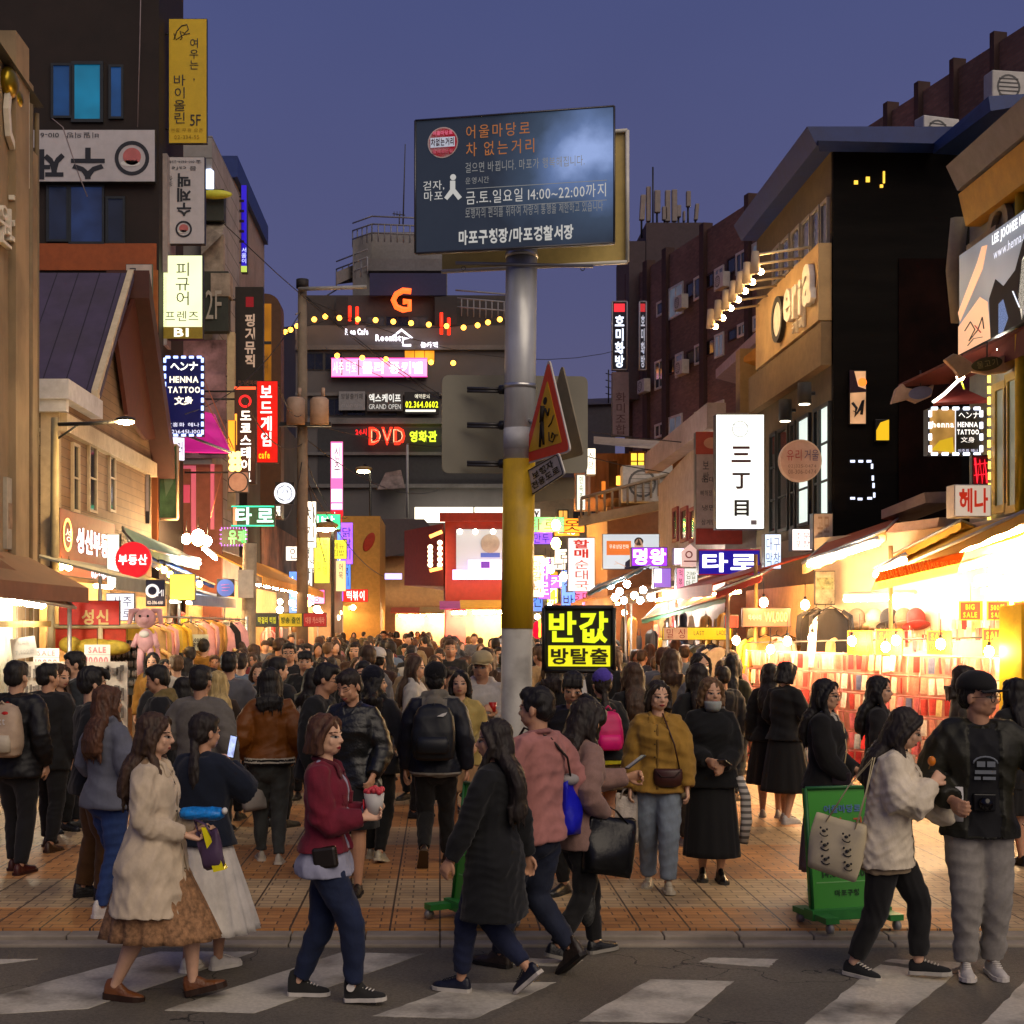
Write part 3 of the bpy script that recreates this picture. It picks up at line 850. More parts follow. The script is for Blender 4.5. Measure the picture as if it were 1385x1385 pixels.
def sign(label,x0,y0,x1,y1,d=None,pl=None,t=.18,face=None,side=None,items=(),frame=None,cat='sign',group=None,name='shop_sign',arm=None,out=0,ref=None,yaw=0):
 """a sign cabinet between pixel corners; items: letters, discs, rings, bars in fractions of the face"""
 if pl is None:
  if yaw:
   c0 = W((x0 + x1) / 2,800,d); a = R(yaw); pl = VP(c0.x - math.cos(a),d - math.sin(a),c0.x + math.cos(a),d + math.sin(a))
  else: pl = FD(d)
 q = pl.rect(x0,y0,x1,y1,out,ref); r = (q[1] - q[0]); w = r.length; r = r / w; up = Vector((0,0,1)); h = q[3].z - q[0].z; n = pl.n
 c = centre(q); base = (q[0] + q[1]) / 2 - n * t
 root = thing(name,label,cat,base,group)
 face = face or WHITEP; side = side or DARKM
 mb = MB(); mb.slab([p - n * .006 for p in q],t,0); part(mb,'cabinet',side,root,.008 if d is None or d < 30 else 0)
 e = .012 if frame is None else .0
 mb = MB(); i = [q[0] + r * e + up * e,q[1] - r * e + up * e,q[2] - r * e - up * e,q[3] + r * e - up * e]; mb.slab(i,.005,0); part(mb,'sign_face',face,root)
 if frame:
  mb = MB(); f,fm = frame
  for a,b in ((q[0],q[1]),(q[1],q[2]),(q[2],q[3]),(q[3],q[0])): mb.tube([a + n * .012,b + n * .012],f,4)
  part(mb,'frame',fm,root)
 def U(u,v,o=.004): return q[3] + r * (u * w) - up * (v * h) + n * o
 for it in items:
  k = it[0]; mb = MB(); nm = 'lettering'
  if k == 't':
   _,s,u0,v0,u1,v1,m = it[:7]; op = it[7] if len(it) > 7 else {}
   if op.get('vert'): s = '\n'.join(s)
   cc = U((u0 + u1) / 2,(v0 + v1) / 2); rr,uu = r,up
   ww,hh = (u1 - u0) * w,(v1 - v0) * h
   if op.get('rot'):
    a = R(op['rot']); rr,uu = r * math.cos(a) + up * math.sin(a),up * math.cos(a) - r * math.sin(a)
   mb.text(s,cc,rr,uu,ww,hh,op.get('t',.006),line=op.get('line',.95),spacing=op.get('sp',1),bold=op.get('bold',0),keep=op.get('keep',False))
   if op.get('mirror'): pass
  elif k == 'd': _,u,v,rad,m = it; mb.disc(U(u,v,.008),r,up,rad * h,.006); nm = 'emblem'
  elif k == 'e': _,u,v,ru,rv,m = it; mb.disc(U(u,v,.009),r,up,ru * w,.006,rv=rv * h); nm = 'emblem'
  elif k == 'r': _,u,v,r0,r1,m = it; mb.ring(U(u,v,.008),r,up,r0 * h,r1 * h,.006); nm = 'emblem'
  elif k == 'b': _,u0,v0,u1,v1,m = it[:6]; mb.slab([U(u0,v1,it[6] if len(it) > 6 else .007),U(u1,v1,it[6] if len(it) > 6 else .007),U(u1,v0,it[6] if len(it) > 6 else .007),U(u0,v0,it[6] if len(it) > 6 else .007)],.004); nm = 'stripe'
  elif k == 'p': _,pts,m = it[:3]; mb.poly([U(u,v,.010) for u,v in pts],.005); nm = 'emblem'
  elif k == 'l': _,pts,rad,m = it[:4]; mb.tube([U(u,v,.009) for u,v in pts],rad,5,ry=.004); nm = 'emblem'
  elif k == 'led':           # a row of light dots round the edge
   _,m,nu,nv,rad = it[:5]; nm = 'light_strip'; L = it[5] if len(it) > 5 else 1.0
   for a in range(nu):
    for vv in (.012,.988): mb.tube([U((a + .5 - .3 * L) / nu,vv,.02),U((a + .5 + .3 * L) / nu,vv,.02)],rad,6)
   for a in range(nv):
    for uu in (.02,.98): mb.tube([U(uu,(a + .5 - .3 * L) / nv,.02),U(uu,(a + .5 + .3 * L) / nv,.02)],rad,6)
  part(mb,nm,m,root)
 if arm is not None:
  mb = MB()
  for v in (.12,.88):
   a = q[3] - up * (v * h) - n * t * .5; mb.tube([a,Vector((arm,a.y,a.z))],.025,6)
  part(mb,'bracket',DARKM,root)
 return root,U

def window_on(parent,pl,x0,yt,x1,yb,pane,frame,nx=2,ny=1,ref=None,fw=.05,out=.02,sill=None,name='window',label=None):
 q = pl.rect(x0,yt,x1,yb,out,ref); r = q[1] - q[0]; w = r.length; r = r / w; h = q[3].z - q[0].z; up = Vector((0,0,1)); n = pl.n
 mb = MB()
 def bar(a,b,th): mb.tube([a,b],th,4)
 for a,b in ((q[0],q[1]),(q[3],q[2])): mb.box((a + b) / 2,(w + fw,.07,fw),Matrix.Rotation(math.atan2(r.y,r.x),3,'Z'))
 for k in range(nx + 1): 
  c = q[0] + r * (w * k / nx) + up * (h / 2); mb.box(c,(fw * (1 if k in (0,nx) else .7),.066,h - fw),Matrix.Rotation(math.atan2(r.y,r.x),3,'Z'))
 for k in range(1,ny): mb.box(q[0] + r * (w / 2) + up * (h * k / ny),(w - fw,.05,fw * .6),Matrix.Rotation(math.atan2(r.y,r.x),3,'Z'))
 f = part(mb,name,frame,parent)
 if label: f['label'] = label
 mb = MB(); mb.slab([p + n * .004 for p in q],.012); g = mb.build('pane',pane); put(g,parent); g.parent = f; g.matrix_parent_inverse = f.matrix_parent_inverse.copy(); 
 # f sits at the building's inverse: keep the pane where it was built
 g.matrix_parent_inverse = Matrix.Identity(4)
 if sill:
  mb = MB(); mb.box((q[0] + q[1]) / 2 - up * (fw * .5 + .03) + n * .03,(w + .16,.16,.05),Matrix.Rotation(math.atan2(r.y,r.x),3,'Z')); s_ = mb.build('sill',sill); s_.parent = f
 return f

# ---------------------------------------------------------------- ground
def nodes_of(m): return m.node_tree.nodes,m.node_tree.links
def asphalt():
 m = mat((.15,.13,.10),rough=.72,var=.40,scale=55,bump=.7,bscale=130,dirt=.5,dscale=.7).copy(); n,l = nodes_of(m); b = n['Principled BSDF']
 tc = n.new('ShaderNodeTexCoord'); nz = n.new('ShaderNodeTexNoise'); nz.inputs['Scale'].default_value = 1.5; nz.inputs['Detail'].default_value = 6; l.new(tc.outputs['Object'],nz.inputs['Vector'])
 va = n.new('ShaderNodeVectorMath'); va.operation = 'ADD'; l.new(tc.outputs['Object'],va.inputs[0]); l.new(nz.outputs['Color'],va.inputs[1])
 vo = n.new('ShaderNodeTexVoronoi'); vo.feature = 'DISTANCE_TO_EDGE'; vo.inputs['Scale'].default_value = .42; l.new(va.outputs[0],vo.inputs['Vector'])
 lt = n.new('ShaderNodeMath'); lt.operation = 'LESS_THAN'; lt.inputs[1].default_value = .0022; l.new(vo.outputs['Distance'],lt.inputs[0])
 mx = n.new('ShaderNodeMix'); mx.data_type = 'RGBA'; l.new(lt.outputs[0],mx.inputs[0]); l.new(b.inputs['Base Color'].links[0].from_socket,mx.inputs[6]); mx.inputs[7].default_value = (.03,.026,.02,1); l.new(mx.outputs[2],b.inputs['Base Color'])
 return m
def paving():
 """concrete block paving: bands of orange and grey, joints along and across the street"""
 m = bpy.data.materials.new('paving'); m.use_nodes = True; n,l = nodes_of(m); b = n['Principled BSDF']
 tc = n.new('ShaderNodeTexCoord'); sp = n.new('ShaderNodeSeparateXYZ'); l.new(tc.outputs['Object'],sp.inputs[0])
 def mth(op,a,b_=None,v=None):
  x = n.new('ShaderNodeMath'); x.operation = op
  l.new(a,x.inputs[0]) if hasattr(a,'links') else setattr(x.inputs[0],'default_value',a)
  if b_ is not None: l.new(b_,x.inputs[1]) if hasattr(b_,'links') else setattr(x.inputs[1],'default_value',b_)
  return x.outputs[0]
 br = n.new('ShaderNodeTexBrick'); br.offset = .5; br.squash = 1
 br.inputs['Scale'].default_value = 1.0; br.inputs['Brick Width'].default_value = .205; br.inputs['Row Height'].default_value = .103
 br.inputs['Mortar Size'].default_value = .006; br.inputs['Mortar Smooth'].default_value = .2; br.inputs['Bias'].default_value = 0
 br.inputs['Color1'].default_value = (.60,.275,.085,1); br.inputs['Color2'].default_value = (.44,.195,.06,1); br.inputs['Mortar'].default_value = (.16,.085,.04,1)
 l.new(tc.outputs['Object'],br.inputs['Vector'])
 b2 = n.new('ShaderNodeTexBrick'); b2.offset = .5
 b2.inputs['Scale'].default_value = 1.0; b2.inputs['Brick Width'].default_value = .205; b2.inputs['Row Height'].default_value = .103; b2.inputs['Mortar Size'].default_value = .006
 b2.inputs['Color1'].default_value = (.54,.375,.20,1); b2.inputs['Color2'].default_value = (.44,.30,.155,1); b2.inputs['Mortar'].default_value = (.18,.13,.08,1)
 l.new(tc.outputs['Object'],b2.inputs['Vector'])
 band = mth('GREATER_THAN',mth('MODULO',mth('ADD',sp.outputs['Y'],0.2),2.9),1.75)
 edge = mth('GREATER_THAN',mth('ABSOLUTE',mth('ADD',sp.outputs['X'],.2)),3.9)
 sel = mth('MAXIMUM',band,edge)
 mx = n.new('ShaderNodeMix'); mx.data_type = 'RGBA'; l.new(sel,mx.inputs[0]); l.new(br.outputs['Color'],mx.inputs[6]); l.new(b2.outputs['Color'],mx.inputs[7])
 # long open joints every third of a metre along the street, wider ones across
 def joint(o,step,w): return mth('LESS_THAN',mth('PINGPONG',o,step / 2),w)
 j = mth('MAXIMUM',joint(sp.outputs['X'],.34,.007),joint(sp.outputs['Y'],1.45,.006))
 mj = n.new('ShaderNodeMix'); mj.data_type = 'RGBA'; l.new(j,mj.inputs[0]); l.new(mx.outputs[2],mj.inputs[6]); mj.inputs[7].default_value = (.075,.045,.024,1)
 nz = n.new('ShaderNodeTexNoise'); nz.inputs['Scale'].default_value = 1.1; nz.inputs['Detail'].default_value = 9; l.new(tc.outputs['Object'],nz.inputs['Vector'])
 mr = n.new('ShaderNodeMapRange'); mr.inputs['From Min'].default_value = .3; mr.inputs['From Max'].default_value = .7; mr.inputs['To Min'].default_value = .62; mr.inputs['To Max'].default_value = 1.15; l.new(nz.outputs['Fac'],mr.inputs['Value'])
 hs = n.new('ShaderNodeHueSaturation'); l.new(mj.outputs[2],hs.inputs['Color']); l.new(mr.outputs[0],hs.inputs['Value'])
 l.new(hs.outputs[0],b.inputs['Base Color'])
 nr = n.new('ShaderNodeMapRange'); nr.inputs['To Min'].default_value = .42; nr.inputs['To Max'].default_value = .75; l.new(nz.outputs['Fac'],nr.inputs['Value']); l.new(nr.outputs[0],b.inputs['Roughness'])
 bp = n.new('ShaderNodeBump'); bp.inputs['Strength'].default_value = .5; bp.inputs['Distance'].default_value = .008
 inv = mth('SUBTRACT',1.0,mth('MAXIMUM',br.outputs['Fac'],j)); l.new(inv,bp.inputs['Height']); l.new(bp.outputs[0],b.inputs['Normal'])
 return m
KERB_D = 9.25; RZ = -.06
g = MB(); g.bx(-600,600,-300,900,-.5,-.12).build('ground',mat((.10,.09,.08),dirt=.3))['kind'] = 'structure'
g = MB(); g.bx(-60,60,-12,KERB_D,-.115,RZ).build('road',asphalt())['kind'] = 'structure'
g = MB(); g.bx(-60,60,KERB_D + .30,260,-.11,0).build('pavement',paving())['kind'] = 'structure'
g = MB()
for i in range(-24,25): g.bx(i * 1.0 + .003,i * 1.0 + .997,KERB_D + .004,KERB_D + .13,-.112,RZ + .022)
for i in range(-48,49): g.bx(i * .5 + .003,i * .5 + .497,KERB_D + .14,KERB_D + .295,-.112,-.012)
g.build('kerb',mat((.29,.245,.19),rough=.8,var=.25,scale=3,dirt=.35,dscale=2.5),bevel=.01)['kind'] = 'structure'
STRIPE = mat((.50,.46,.38),rough=.7,var=.20,scale=40,dirt=.85,dscale=2.4,bump=.2,bscale=80)
def G(px,py,h): d = depth_of_ground(py,h); return W(px,py,d)
for qd in (((-120,1378),(118,1364),(345,1287),(215,1287)),((222,1366),(345,1370),(572,1290),(462,1288)),((505,1374),(640,1378),(752,1328),(628,1330)),
   ((782,1381),(925,1383),(992,1327),(880,1324)),((1078,1392),(1200,1392),(1290,1318),(1190,1304)),((945,1301),(1040,1308),(1052,1297),(960,1295)),
   ((1322,1392),(1440,1392),(1500,1320),(1400,1312)),((-80,1312),(30,1300),(50,1297),(-60,1297)),((1195,1300),(1285,1312),(1310,1302),(1205,1297)),((690,1304),(760,1307),(790,1298),(715,1296))):
 mb = MB(); a,b,c,e = (G(x,y,RZ + .004) for x,y in qd)
 NX = 14; pts = []
 rgj = random.Random(qd[0][0])
 def edge(p,q_): return [p.lerp(q_,k / NX) + Vector((rgj.uniform(-.006,.006),rgj.uniform(-.006,.006),0)) for k in range(NX)]
 mb.poly(edge(a,b) + edge(b,c) + edge(c,e) + edge(e,a),.003)
 mb.build('crosswalk_stripe',STRIPE)['kind'] = 'structure'

# ---------------------------------------------------------------- left side buildings
def box_part(root,name,m,*bounds,bevel=0):
 return part(MB().bx(*bounds),name,m,root,bevel)
TAN = mat((.33,.235,.13),rough=.85,var=.22,scale=2.2,stretch=(1,1,.25),dirt=.5,dscale=.9,bump=.25,bscale=14)
# tan plaster building at the left edge
pl = FL(-5.7)
b = thing('building','tan plaster building with raised white letters at the left edge of the street','building',(-7,18,0))
mb = MB(); y0,y1 = 14.0,19.7
mb.bx(-9.5,-5.7,y0,y1,0,9.6); mb.bx(-9.5,-5.62,y1 - .38,y1,0,8.6); mb.bx(-9.5,-5.6,y1 - 1.15,y1 - .55,0,9.9)
part(mb,'wall',TAN,b)
mb = MB(); mb.hexa([(-9.5,y0,9.6),(-5.55,y0,9.6),(-5.55,y1,9.3),(-9.5,y1,9.3),(-9.5,y0,10.6),(-5.9,y0,10.5),(-5.9,y1,9.45),(-9.5,y1,9.55)]); part(mb,'roof',mat((.05,.05,.048),dirt=.3),b)
for txt,x0,yt,x1,yb in (('이',2,125,31,255),('즈',8,262,27,325),('원',-8,270,7,325)):
 q = pl.rect(x0,yt,x1,yb,.02,31 if x0 == 2 else x0); mb = MB(); mb.text(txt,centre(q),pl.r,(0,0,1),(q[1] - q[0]).length,q[3].z - q[0].z,.07); part(mb,'lettering',mat((.72,.66,.54),rough=.5),b)
mb = MB(); q = pl(7,112,.05); mb.ball(q,(.12,.22,.2)); mb.ball(q + Vector((0,.3,-.1)),(.1,.16,.12)); part(mb,'ornament',mat((.36,.25,.02),rough=.3,metal=.8),b)
mb = MB()
for x in (34,44): mb.tube([pl.at(x,.5,.06),pl.at(x,9.2,.06)],.05 if x == 34 else .035,8)
part(mb,'drainpipe',mat((.20,.14,.07),rough=.6,dirt=.4),b)
q = pl.rect(4,645,33,742,.05); mb = MB(); mb.slab(q,.1); part(mb,'poster_board',mat((.42,.38,.30),dirt=.3),b)
mb = MB(); mb.slab(pl.rect(6,680,30,715,.056),.004); part(mb,'poster_picture',mat((.30,.2,.12),var=.7,scale=4),b)

# weatherboard house with a purple metal roof
pl = FL(-6.2); WB = bpy.data.materials.new('weatherboard'); 
def boards(c,pitch,axis='Z',depth=.5,var=.2,w=.06):
 m = mat(c,rough=.75,var=var,scale=2.5,dirt=.3,dscale=1.2).copy(); n,l = nodes_of(m); b_ = n['Principled BSDF']
 tc = n.new('ShaderNodeTexCoord'); sp = n.new('ShaderNodeSeparateXYZ'); l.new(tc.outputs['Object'],sp.inputs[0])
 a = n.new('ShaderNodeMath'); a.operation = 'MODULO'; a.inputs[1].default_value = pitch; l.new(sp.outputs[axis],a.inputs[0])
 s_ = n.new('ShaderNodeMath'); s_.operation = 'DIVIDE'; s_.inputs[1].default_value = pitch; l.new(a.outputs[0],s_.inputs[0])
 ab = n.new('ShaderNodeMath'); ab.operation = 'ABSOLUTE'; l.new(s_.outputs[0],ab.inputs[0])
 bp = n.new('ShaderNodeBump'); bp.inputs['Strength'].default_value = depth; bp.inputs['Distance'].default_value = .03; l.new(ab.outputs[0],bp.inputs['Height']); l.new(bp.outputs[0],b_.inputs['Normal'])
 lt = n.new('ShaderNodeMath'); lt.operation = 'LESS_THAN'; lt.inputs[1].default_value = w; l.new(ab.outputs[0],lt.inputs[0])
 mx = n.new('ShaderNodeMix'); mx.data_type = 'RGBA'; src = b_.inputs['Base Color'].links[0].from_socket
 l.new(lt.outputs[0],mx.inputs[0]); l.new(src,mx.inputs[6]); mx.inputs[7].default_value = tuple(x * .25 for x in srgb(c)) + (1,); l.new(mx.outputs[2],b_.inputs['Base Color'])
 return m
WBM = boards((.20,.115,.06),.16); CREAM = mat((.50,.40,.27),rough=.75,dirt=.3)
b = thing('house','cream weatherboard house with a steep purple metal roof and white parapet','house',(-8,26,0))
mb = MB(); mb.bx(-10.5,-6.2,22.9,30.2,0,5.95)
mb.add([Vector(p) for p in ((-6.2,25.3,5.95),(-6.2,30.2,5.95),(-6.2,27.8,8.7),(-10.5,25.3,5.95),(-10.5,30.2,5.95),(-10.5,27.8,8.7))],[(0,1,2),(5,4,3),(0,2,5,3),(1,4,5,2)])
part(mb,'wall',WBM,b)
mb = MB(); PUR = boards((.060,.045,.085),.42,'X',.8,.2,.05)
mb.slab([(-10.5,25.0,6.15),(-6.05,25.0,6.15),(-6.05,27.8,9.0),(-10.5,27.8,9.0)],.10); mb.slab([(-6.05,30.5,5.8),(-10.5,30.5,5.8),(-10.5,27.83,9.0),(-6.05,27.83,9.0)],.10); part(mb,'roof',PUR,b)
mb = MB(); mb.slab([(-6.06,24.9,5.95),(-6.06,27.8,8.85),(-6.06,27.8,9.06),(-6.06,24.9,6.2)],.12); part(mb,'barge_board',mat((.55,.45,.30)),b)
mb = MB(); mb.hexa([(-6.6,27.8,8.5),(-5.75,27.8,8.5),(-5.75,30.5,5.2),(-6.6,30.5,5.2),(-6.6,27.8,9.05),(-5.75,27.8,9.05),(-5.75,30.5,5.75),(-6.6,30.5,5.75)]); part(mb,'eave',mat((.06,.018,.012),rough=.6),b)
mb = MB(); mb.bx(-10.5,-6.0,22.7,25.0,5.7,6.02); mb.bx(-10.5,-6.05,22.75,22.9,5.5,5.7); part(mb,'parapet',mat((.55,.55,.58),rough=.6,dirt=.25),b)
mb = MB(); mb.slab([(-6.9,22.9,5.25),(-6.2,22.88,5.25),(-6.2,30.1,5.25),(-6.9,30.1,5.25)],.06); mb.bx(-6.2,-6.08,22.9,30.2,5.2,5.5); part(mb,'soffit',CREAM,b)
for x0,x1 in ((96,104),(118,128),(146,153)):
 window_on(b,pl,x0,600,x1,690,glass((.03,.03,.03)),CREAM,1,2)
mb = MB(); mb.bx(-6.5,-6.2,22.86,23.0,3.0,5.5); part(mb,'corner_board',CREAM,b)
mb = MB(); mb.poly([pl(x,y,.16) for x,y in ((174,398),(148,461),(162,561),(188,595),(202,594),(177,406))],.08); part(mb,'gable_panel',mat((.075,.016,.008),rough=.6,var=.2),b)
# the street lamp on the corner
b = thing('street_lamp','lit street lamp on a bracket arm in front of the weatherboard house','street lamp',(W(74,842,21.5).x,21.5,0))
p0 = W(74,700,21.5); tp = W(74,565,21.5)
part(MB().tube([(p0.x,21.5,0),(p0.x,21.5,tp.z)],[.09,.06],10),'pole',mat((.30,.24,.13),rough=.6,dirt=.4),b)
part(MB().tube([tp - Vector((0,0,.1)),W(120,573,21.5),W(160,570,21.5)],[.03,.03,.03],8).tube([tp - Vector((0,0,.35)),W(105,575,21.5)],.018,6),'arm',DARKM,b)
hp = W(170,570,21.5); part(MB().ball(hp + Vector((0,0,.03)),(.16,.12,.045),14,8),'lamp_head',DARKM,b)
part(MB().ball(hp - Vector((0,0,.012)),(.13,.10,.035),14,8),'bulb',emi('#ffd28a',150,True),b)

# dark brown corner building behind it
b = thing('building','tall dark brown tiled building with blue lit windows on the left corner','building',(-8,31,0))
pl = FD(30.5); BR = mat((.016,.009,.007),rough=.75,var=.35,scale=1.2,bump=.1)
mb = MB(); mb.bx(-10.6,-6.1,30.5,33.4,0,18); part(mb,'wall',BR,b)
mb = MB(); panel(mb,pl,52,330,212,366,.05,.08); part(mb,'orange_band',mat((.30,.07,.015),rough=.6,dirt=.3),b)
mb = MB(); panel(mb,pl,178,366,214,760,.05,.08); part(mb,'orange_strip',mat((.34,.10,.02),rough=.6,dirt=.3),b)
GB = emi('#0f7fa8',.50,False,.45,1.2); GB2 = emi('#1a4f8c',.28,False,.5,1.5); GD = glass((.012,.018,.04))
FR = mat((.02,.025,.03),rough=.4)
window_on(b,pl,71,88,96,159,GB2,FR,1,label='narrow blue lit window'); window_on(b,pl,99,86,138,164,GB,FR,1,fw=.07); window_on(b,pl,149,90,166,160,GB2,FR,1)
window_on(b,pl,65,252,92,326,emi('#1d2740',.35,False,.5,2),FR,1); window_on(b,pl,95,252,140,329,emi('#22335c',.40,False,.5,2),FR,1); window_on(b,pl,145,268,168,328,emi('#1a2236',.3,False,.5,2),FR,1)
mb = MB(); mb.bx(-6.11,-6.0,30.9,31.9,9.8,12.4); mb.bx(-6.11,-6.03,31.0,31.5,8.2,9.7); part(mb,'side_panel',mat((.34,.29,.28),dirt=.3),b)
mb = MB()
for pts in ([(191,-40),(189,60),(186,172)],[(70,160),(85,172),(108,240),(118,266)]): mb.tube([W(x,y,30.3) for x,y in pts],.012,5)
part(mb,'cable',mat((.25,.2,.2)),b)
INK = mat((.015,.017,.025),rough=.5); PINKK = mat((.45,.13,.13)); BANN = mat((.47,.45,.47),rough=.6,var=.08,dirt=.15)
def bear(u,v,s,asp,rot=False):      # round badge with a pink figure
 return [('r',u,v,.78 * s,s,INK),('e',u,v - .10 * s,.52 * s * asp,.50 * s,PINKK),('e',u - .1 * s * asp,v + .30 * s,.55 * s * asp,.18 * s,WHITEP),('l',[(u - .3 * s * asp,v + .12 * s),(u,v + .28 * s),(u + .3 * s * asp,v + .10 * s)],.02,INK)]
sign('pale banner hung upside down with 수제 and a round pink badge on the dark brown wall',40,175,210,246,30.3,t=.12,face=BANN,name='banner_sign',items=[
 ('t','수제',.02,.35,.60,.97,INK,{'rot': 180,'bold': .025,'sp': 1.05}),('t','비밀의방  010-66',.05,.06,.55,.17,INK,{'rot': 180})] + bear(.815,.55,.33,.42))
# signs projecting over the street from that corner
YEL = mat((.62,.42,.02),rough=.6,var=.07,dirt=.12)
sign('tall mustard yellow banner with brush lettering and 5F at the top left',228,25,280,194,31.2,t=.10,face=YEL,arm=-6.1,name='banner_sign',items=[
 ('t','여우는,',.55,.16,.78,.50,INK,{'vert': 1}),('t','바이올린',.14,.45,.44,.84,INK,{'vert': 1}),('t','5F',.56,.77,.84,.86,INK),('t','연중 무휴 오픈',.06,.88,.90,.91,mat((.30,.19,.01))),('t','02-334-55',.15,.935,.80,.965,mat((.30,.19,.01))),
 ('l',[(.14,.17),(.22,.10),(.34,.06),(.48,.05),(.52,.09),(.42,.12),(.30,.10),(.36,.16),(.30,.17)],.012,INK),('l',[(.14,.12),(.20,.17),(.40,.13),(.56,.12)],.01,INK)])
sign('grey white hanging sign printed upside down with a round pink badge under the yellow banner',220,212,277,330,31.2,t=.16,face=BANN,arm=-6.1,items=[
 ('t','수제맥',.34,.19,.68,.68,INK,{'rot': 180,'vert': 1,'bold': .02}),('t','몹 cafe',.22,.11,.80,.16,INK,{'rot': 180}),('t','☎ 010-6614-2586',.10,.04,.92,.08,INK,{'rot': 180}),('t','옷상',.10,.22,.24,.34,INK,{'rot': 180,'vert': 1})] + bear(.5,.83,.095,2.2))
LIMEW = emi('#f8ffc0',1.25,True,.10,1.5); OLIVE = mat((.30,.22,.02),rough=.6)
INKS = mat((.06,.06,.045),rough=.5)
sign('glowing cream white lightbox reading 피규어 프렌즈 with an olive B1 foot',219,345,274,458,31.0,t=.22,face=LIMEW,arm=-6.1,items=[
 ('t','피\n규\n어',.34,.09,.68,.60,INKS,{'line': .9}),('t','프렌즈',.08,.67,.90,.79,INKS),('b',0,.86,1,1,OLIVE),('t','B1',.30,.875,.66,.98,emi('#fffbe0',1.3),{'t': .012,'bold': .02})])
LBL = emi('#9db4ff',3.0); BLUEE = emi('#1010c0',.35)
sign('blue LED bordered henna tattoo sign over the left awnings',222,482,275,590,30.8,t=.18,face=emi('#0a0f5a',.35,False,.4,2),arm=-6.1,items=[('led',LBL,5,10,.030,.95),
 ('t','ヘンナ',.16,.07,.86,.18,emi('#fffef0',1.8),{'bold': .02}),('t','HENNA',.14,.25,.88,.33,emi('#fff4d8',1.6),{'bold': .02}),('t','TATTOO',.10,.38,.92,.46,emi('#fff4d8',1.6),{'bold': .02}),('t','文身',.26,.50,.74,.61,emi('#fff4d8',1.6),{'bold': .02}),
 ('t','[홍화 헤나',.16,.83,.90,.89,emi('#e8e8ff',1.3)),('t','02)6451-100',.10,.92,.92,.98,emi('#e8e8ff',1.2))])
sign('small worn white menu board with red and black writing beside the orange strip',170,357,206,414,30.2,t=.08,face=mat((.50,.42,.36),dirt=.3),items=[('t','콘센트',.12,.10,.42,.85,INK,{'vert': 1}),('t','민들기',.55,.22,.85,.78,mat((.45,.06,.06)),{'vert': 1})])
sign('dusty poster board with a pink round picture under the house eave',166,633,202,708,29.6,t=.12,face=mat((.46,.36,.30),var=.2,scale=3,dirt=.25),items=[('b',.12,.14,.86,.28,mat((.75,.66,.55))),('t','식빵 예뻐달',.18,.17,.80,.25,mat((.4,.1,.08))),('e',.5,.55,.34,.18,mat((.55,.28,.24))),('e',.3,.50,.16,.08,mat((.62,.40,.32))),('b',0,.78,1,1,mat((.03,.022,.02))),('d',.5,.84,.05,mat((.4,.3,.25)))])
sign('green glass notice case in an orange frame left of the pink doorway',214,602,240,702,30.6,t=.20,face=mat((.07,.14,.06),rough=.15,var=.6,scale=2),side=mat((.28,.09,.02)),frame=(.03,mat((.40,.28,.16))),items=[('p',[(.2,.2),(.7,.1),(.8,.5),(.4,.7)],mat((.13,.2,.10)))],cat='notice case',name='notice_case')
# ---------------------------------------------------------------- further left
TILE = boards((.30,.29,.29),.55,'Z',.4,.15,.05)
b = thing('building','pale grey tiled building with dark ledges behind the hanging signs','building',(-8,38,0))
mb = MB(); mb.bx(-10.5,-6.0,37.0,42,0,14.9); part(mb,'wall',TILE,b)
pl = FD(36.98)
for q4 in ((222,262,306,304),(222,372,312,452)): mb = MB(); panel(mb,pl,*q4,.4,.4); part(mb,'ledge',mat((.035,.04,.032),rough=.6,dirt=.2),b)
mb = MB(); q = pl.rect(282,390,303,444,.42); mb.text('2F',centre(q),pl.r,(0,0,1),(q[1] - q[0]).length,.75,.03); part(mb,'lettering',mat((.45,.40,.33)),b)
mb = MB(); mb.hexa([W(272,300,36.9),W(305,300,36.9),W(305,300,37),W(272,300,37),W(272,345,36.3),W(300,318,36.3),W(300,318,37),W(272,345,37)]); mb.box(W(288,345,36.8),(.6,.3,1.0)); mb.box(W(300,388,36.8),(.5,.5,.6)); part(mb,'ornament',mat((.32,.26,.20),var=.5,scale=3),b)
mb = MB(); panel(mb,pl,225,460,306,620,.03,.03); part(mb,'graffiti_wall',mat((.30,.17,.20),var=.8,scale=1.6,dirt=.4),b)
mb = MB(); panel(mb,pl,308,450,318,690,.1,.2); part(mb,'drainpipe',mat((.45,.36,.22),rough=.6),b)
mb = MB(); mb.ball(W(291,263,36.4),(.45,.1,.12)); part(mb,'spotlight',mat((.6,.6,.05),rough=.5),b)
mb = MB(); mb.tube([W(283,232,37),W(283,255,36.8)],.12,6); part(mb,'bright_lamp',emi('#cfe0ff',3),b)
b = thing('building','narrow beige building with a blue roof edge and small dark eaves','building',(-8,46,0))
mb = MB(); mb.bx(-11,-6.75,46,54,0,16.6); part(mb,'wall',mat((.30,.23,.19),dirt=.4),b)
mb = MB(); mb.bx(-11,-6.6,45.8,54,16.6,17.3); part(mb,'roof',mat((.01,.03,.16),rough=.5),b)
for k in range(5):
 mb = MB(); z = W(0,275 + 13.5 * k,46).z; mb.slab([(-7.3,45.2,z - .12),(-6.3,45.2,z - .12),(-6.5,46,z + .12),(-7.3,46,z + .12)],.08); part(mb,'eave',mat((.03,.02,.018)),b)
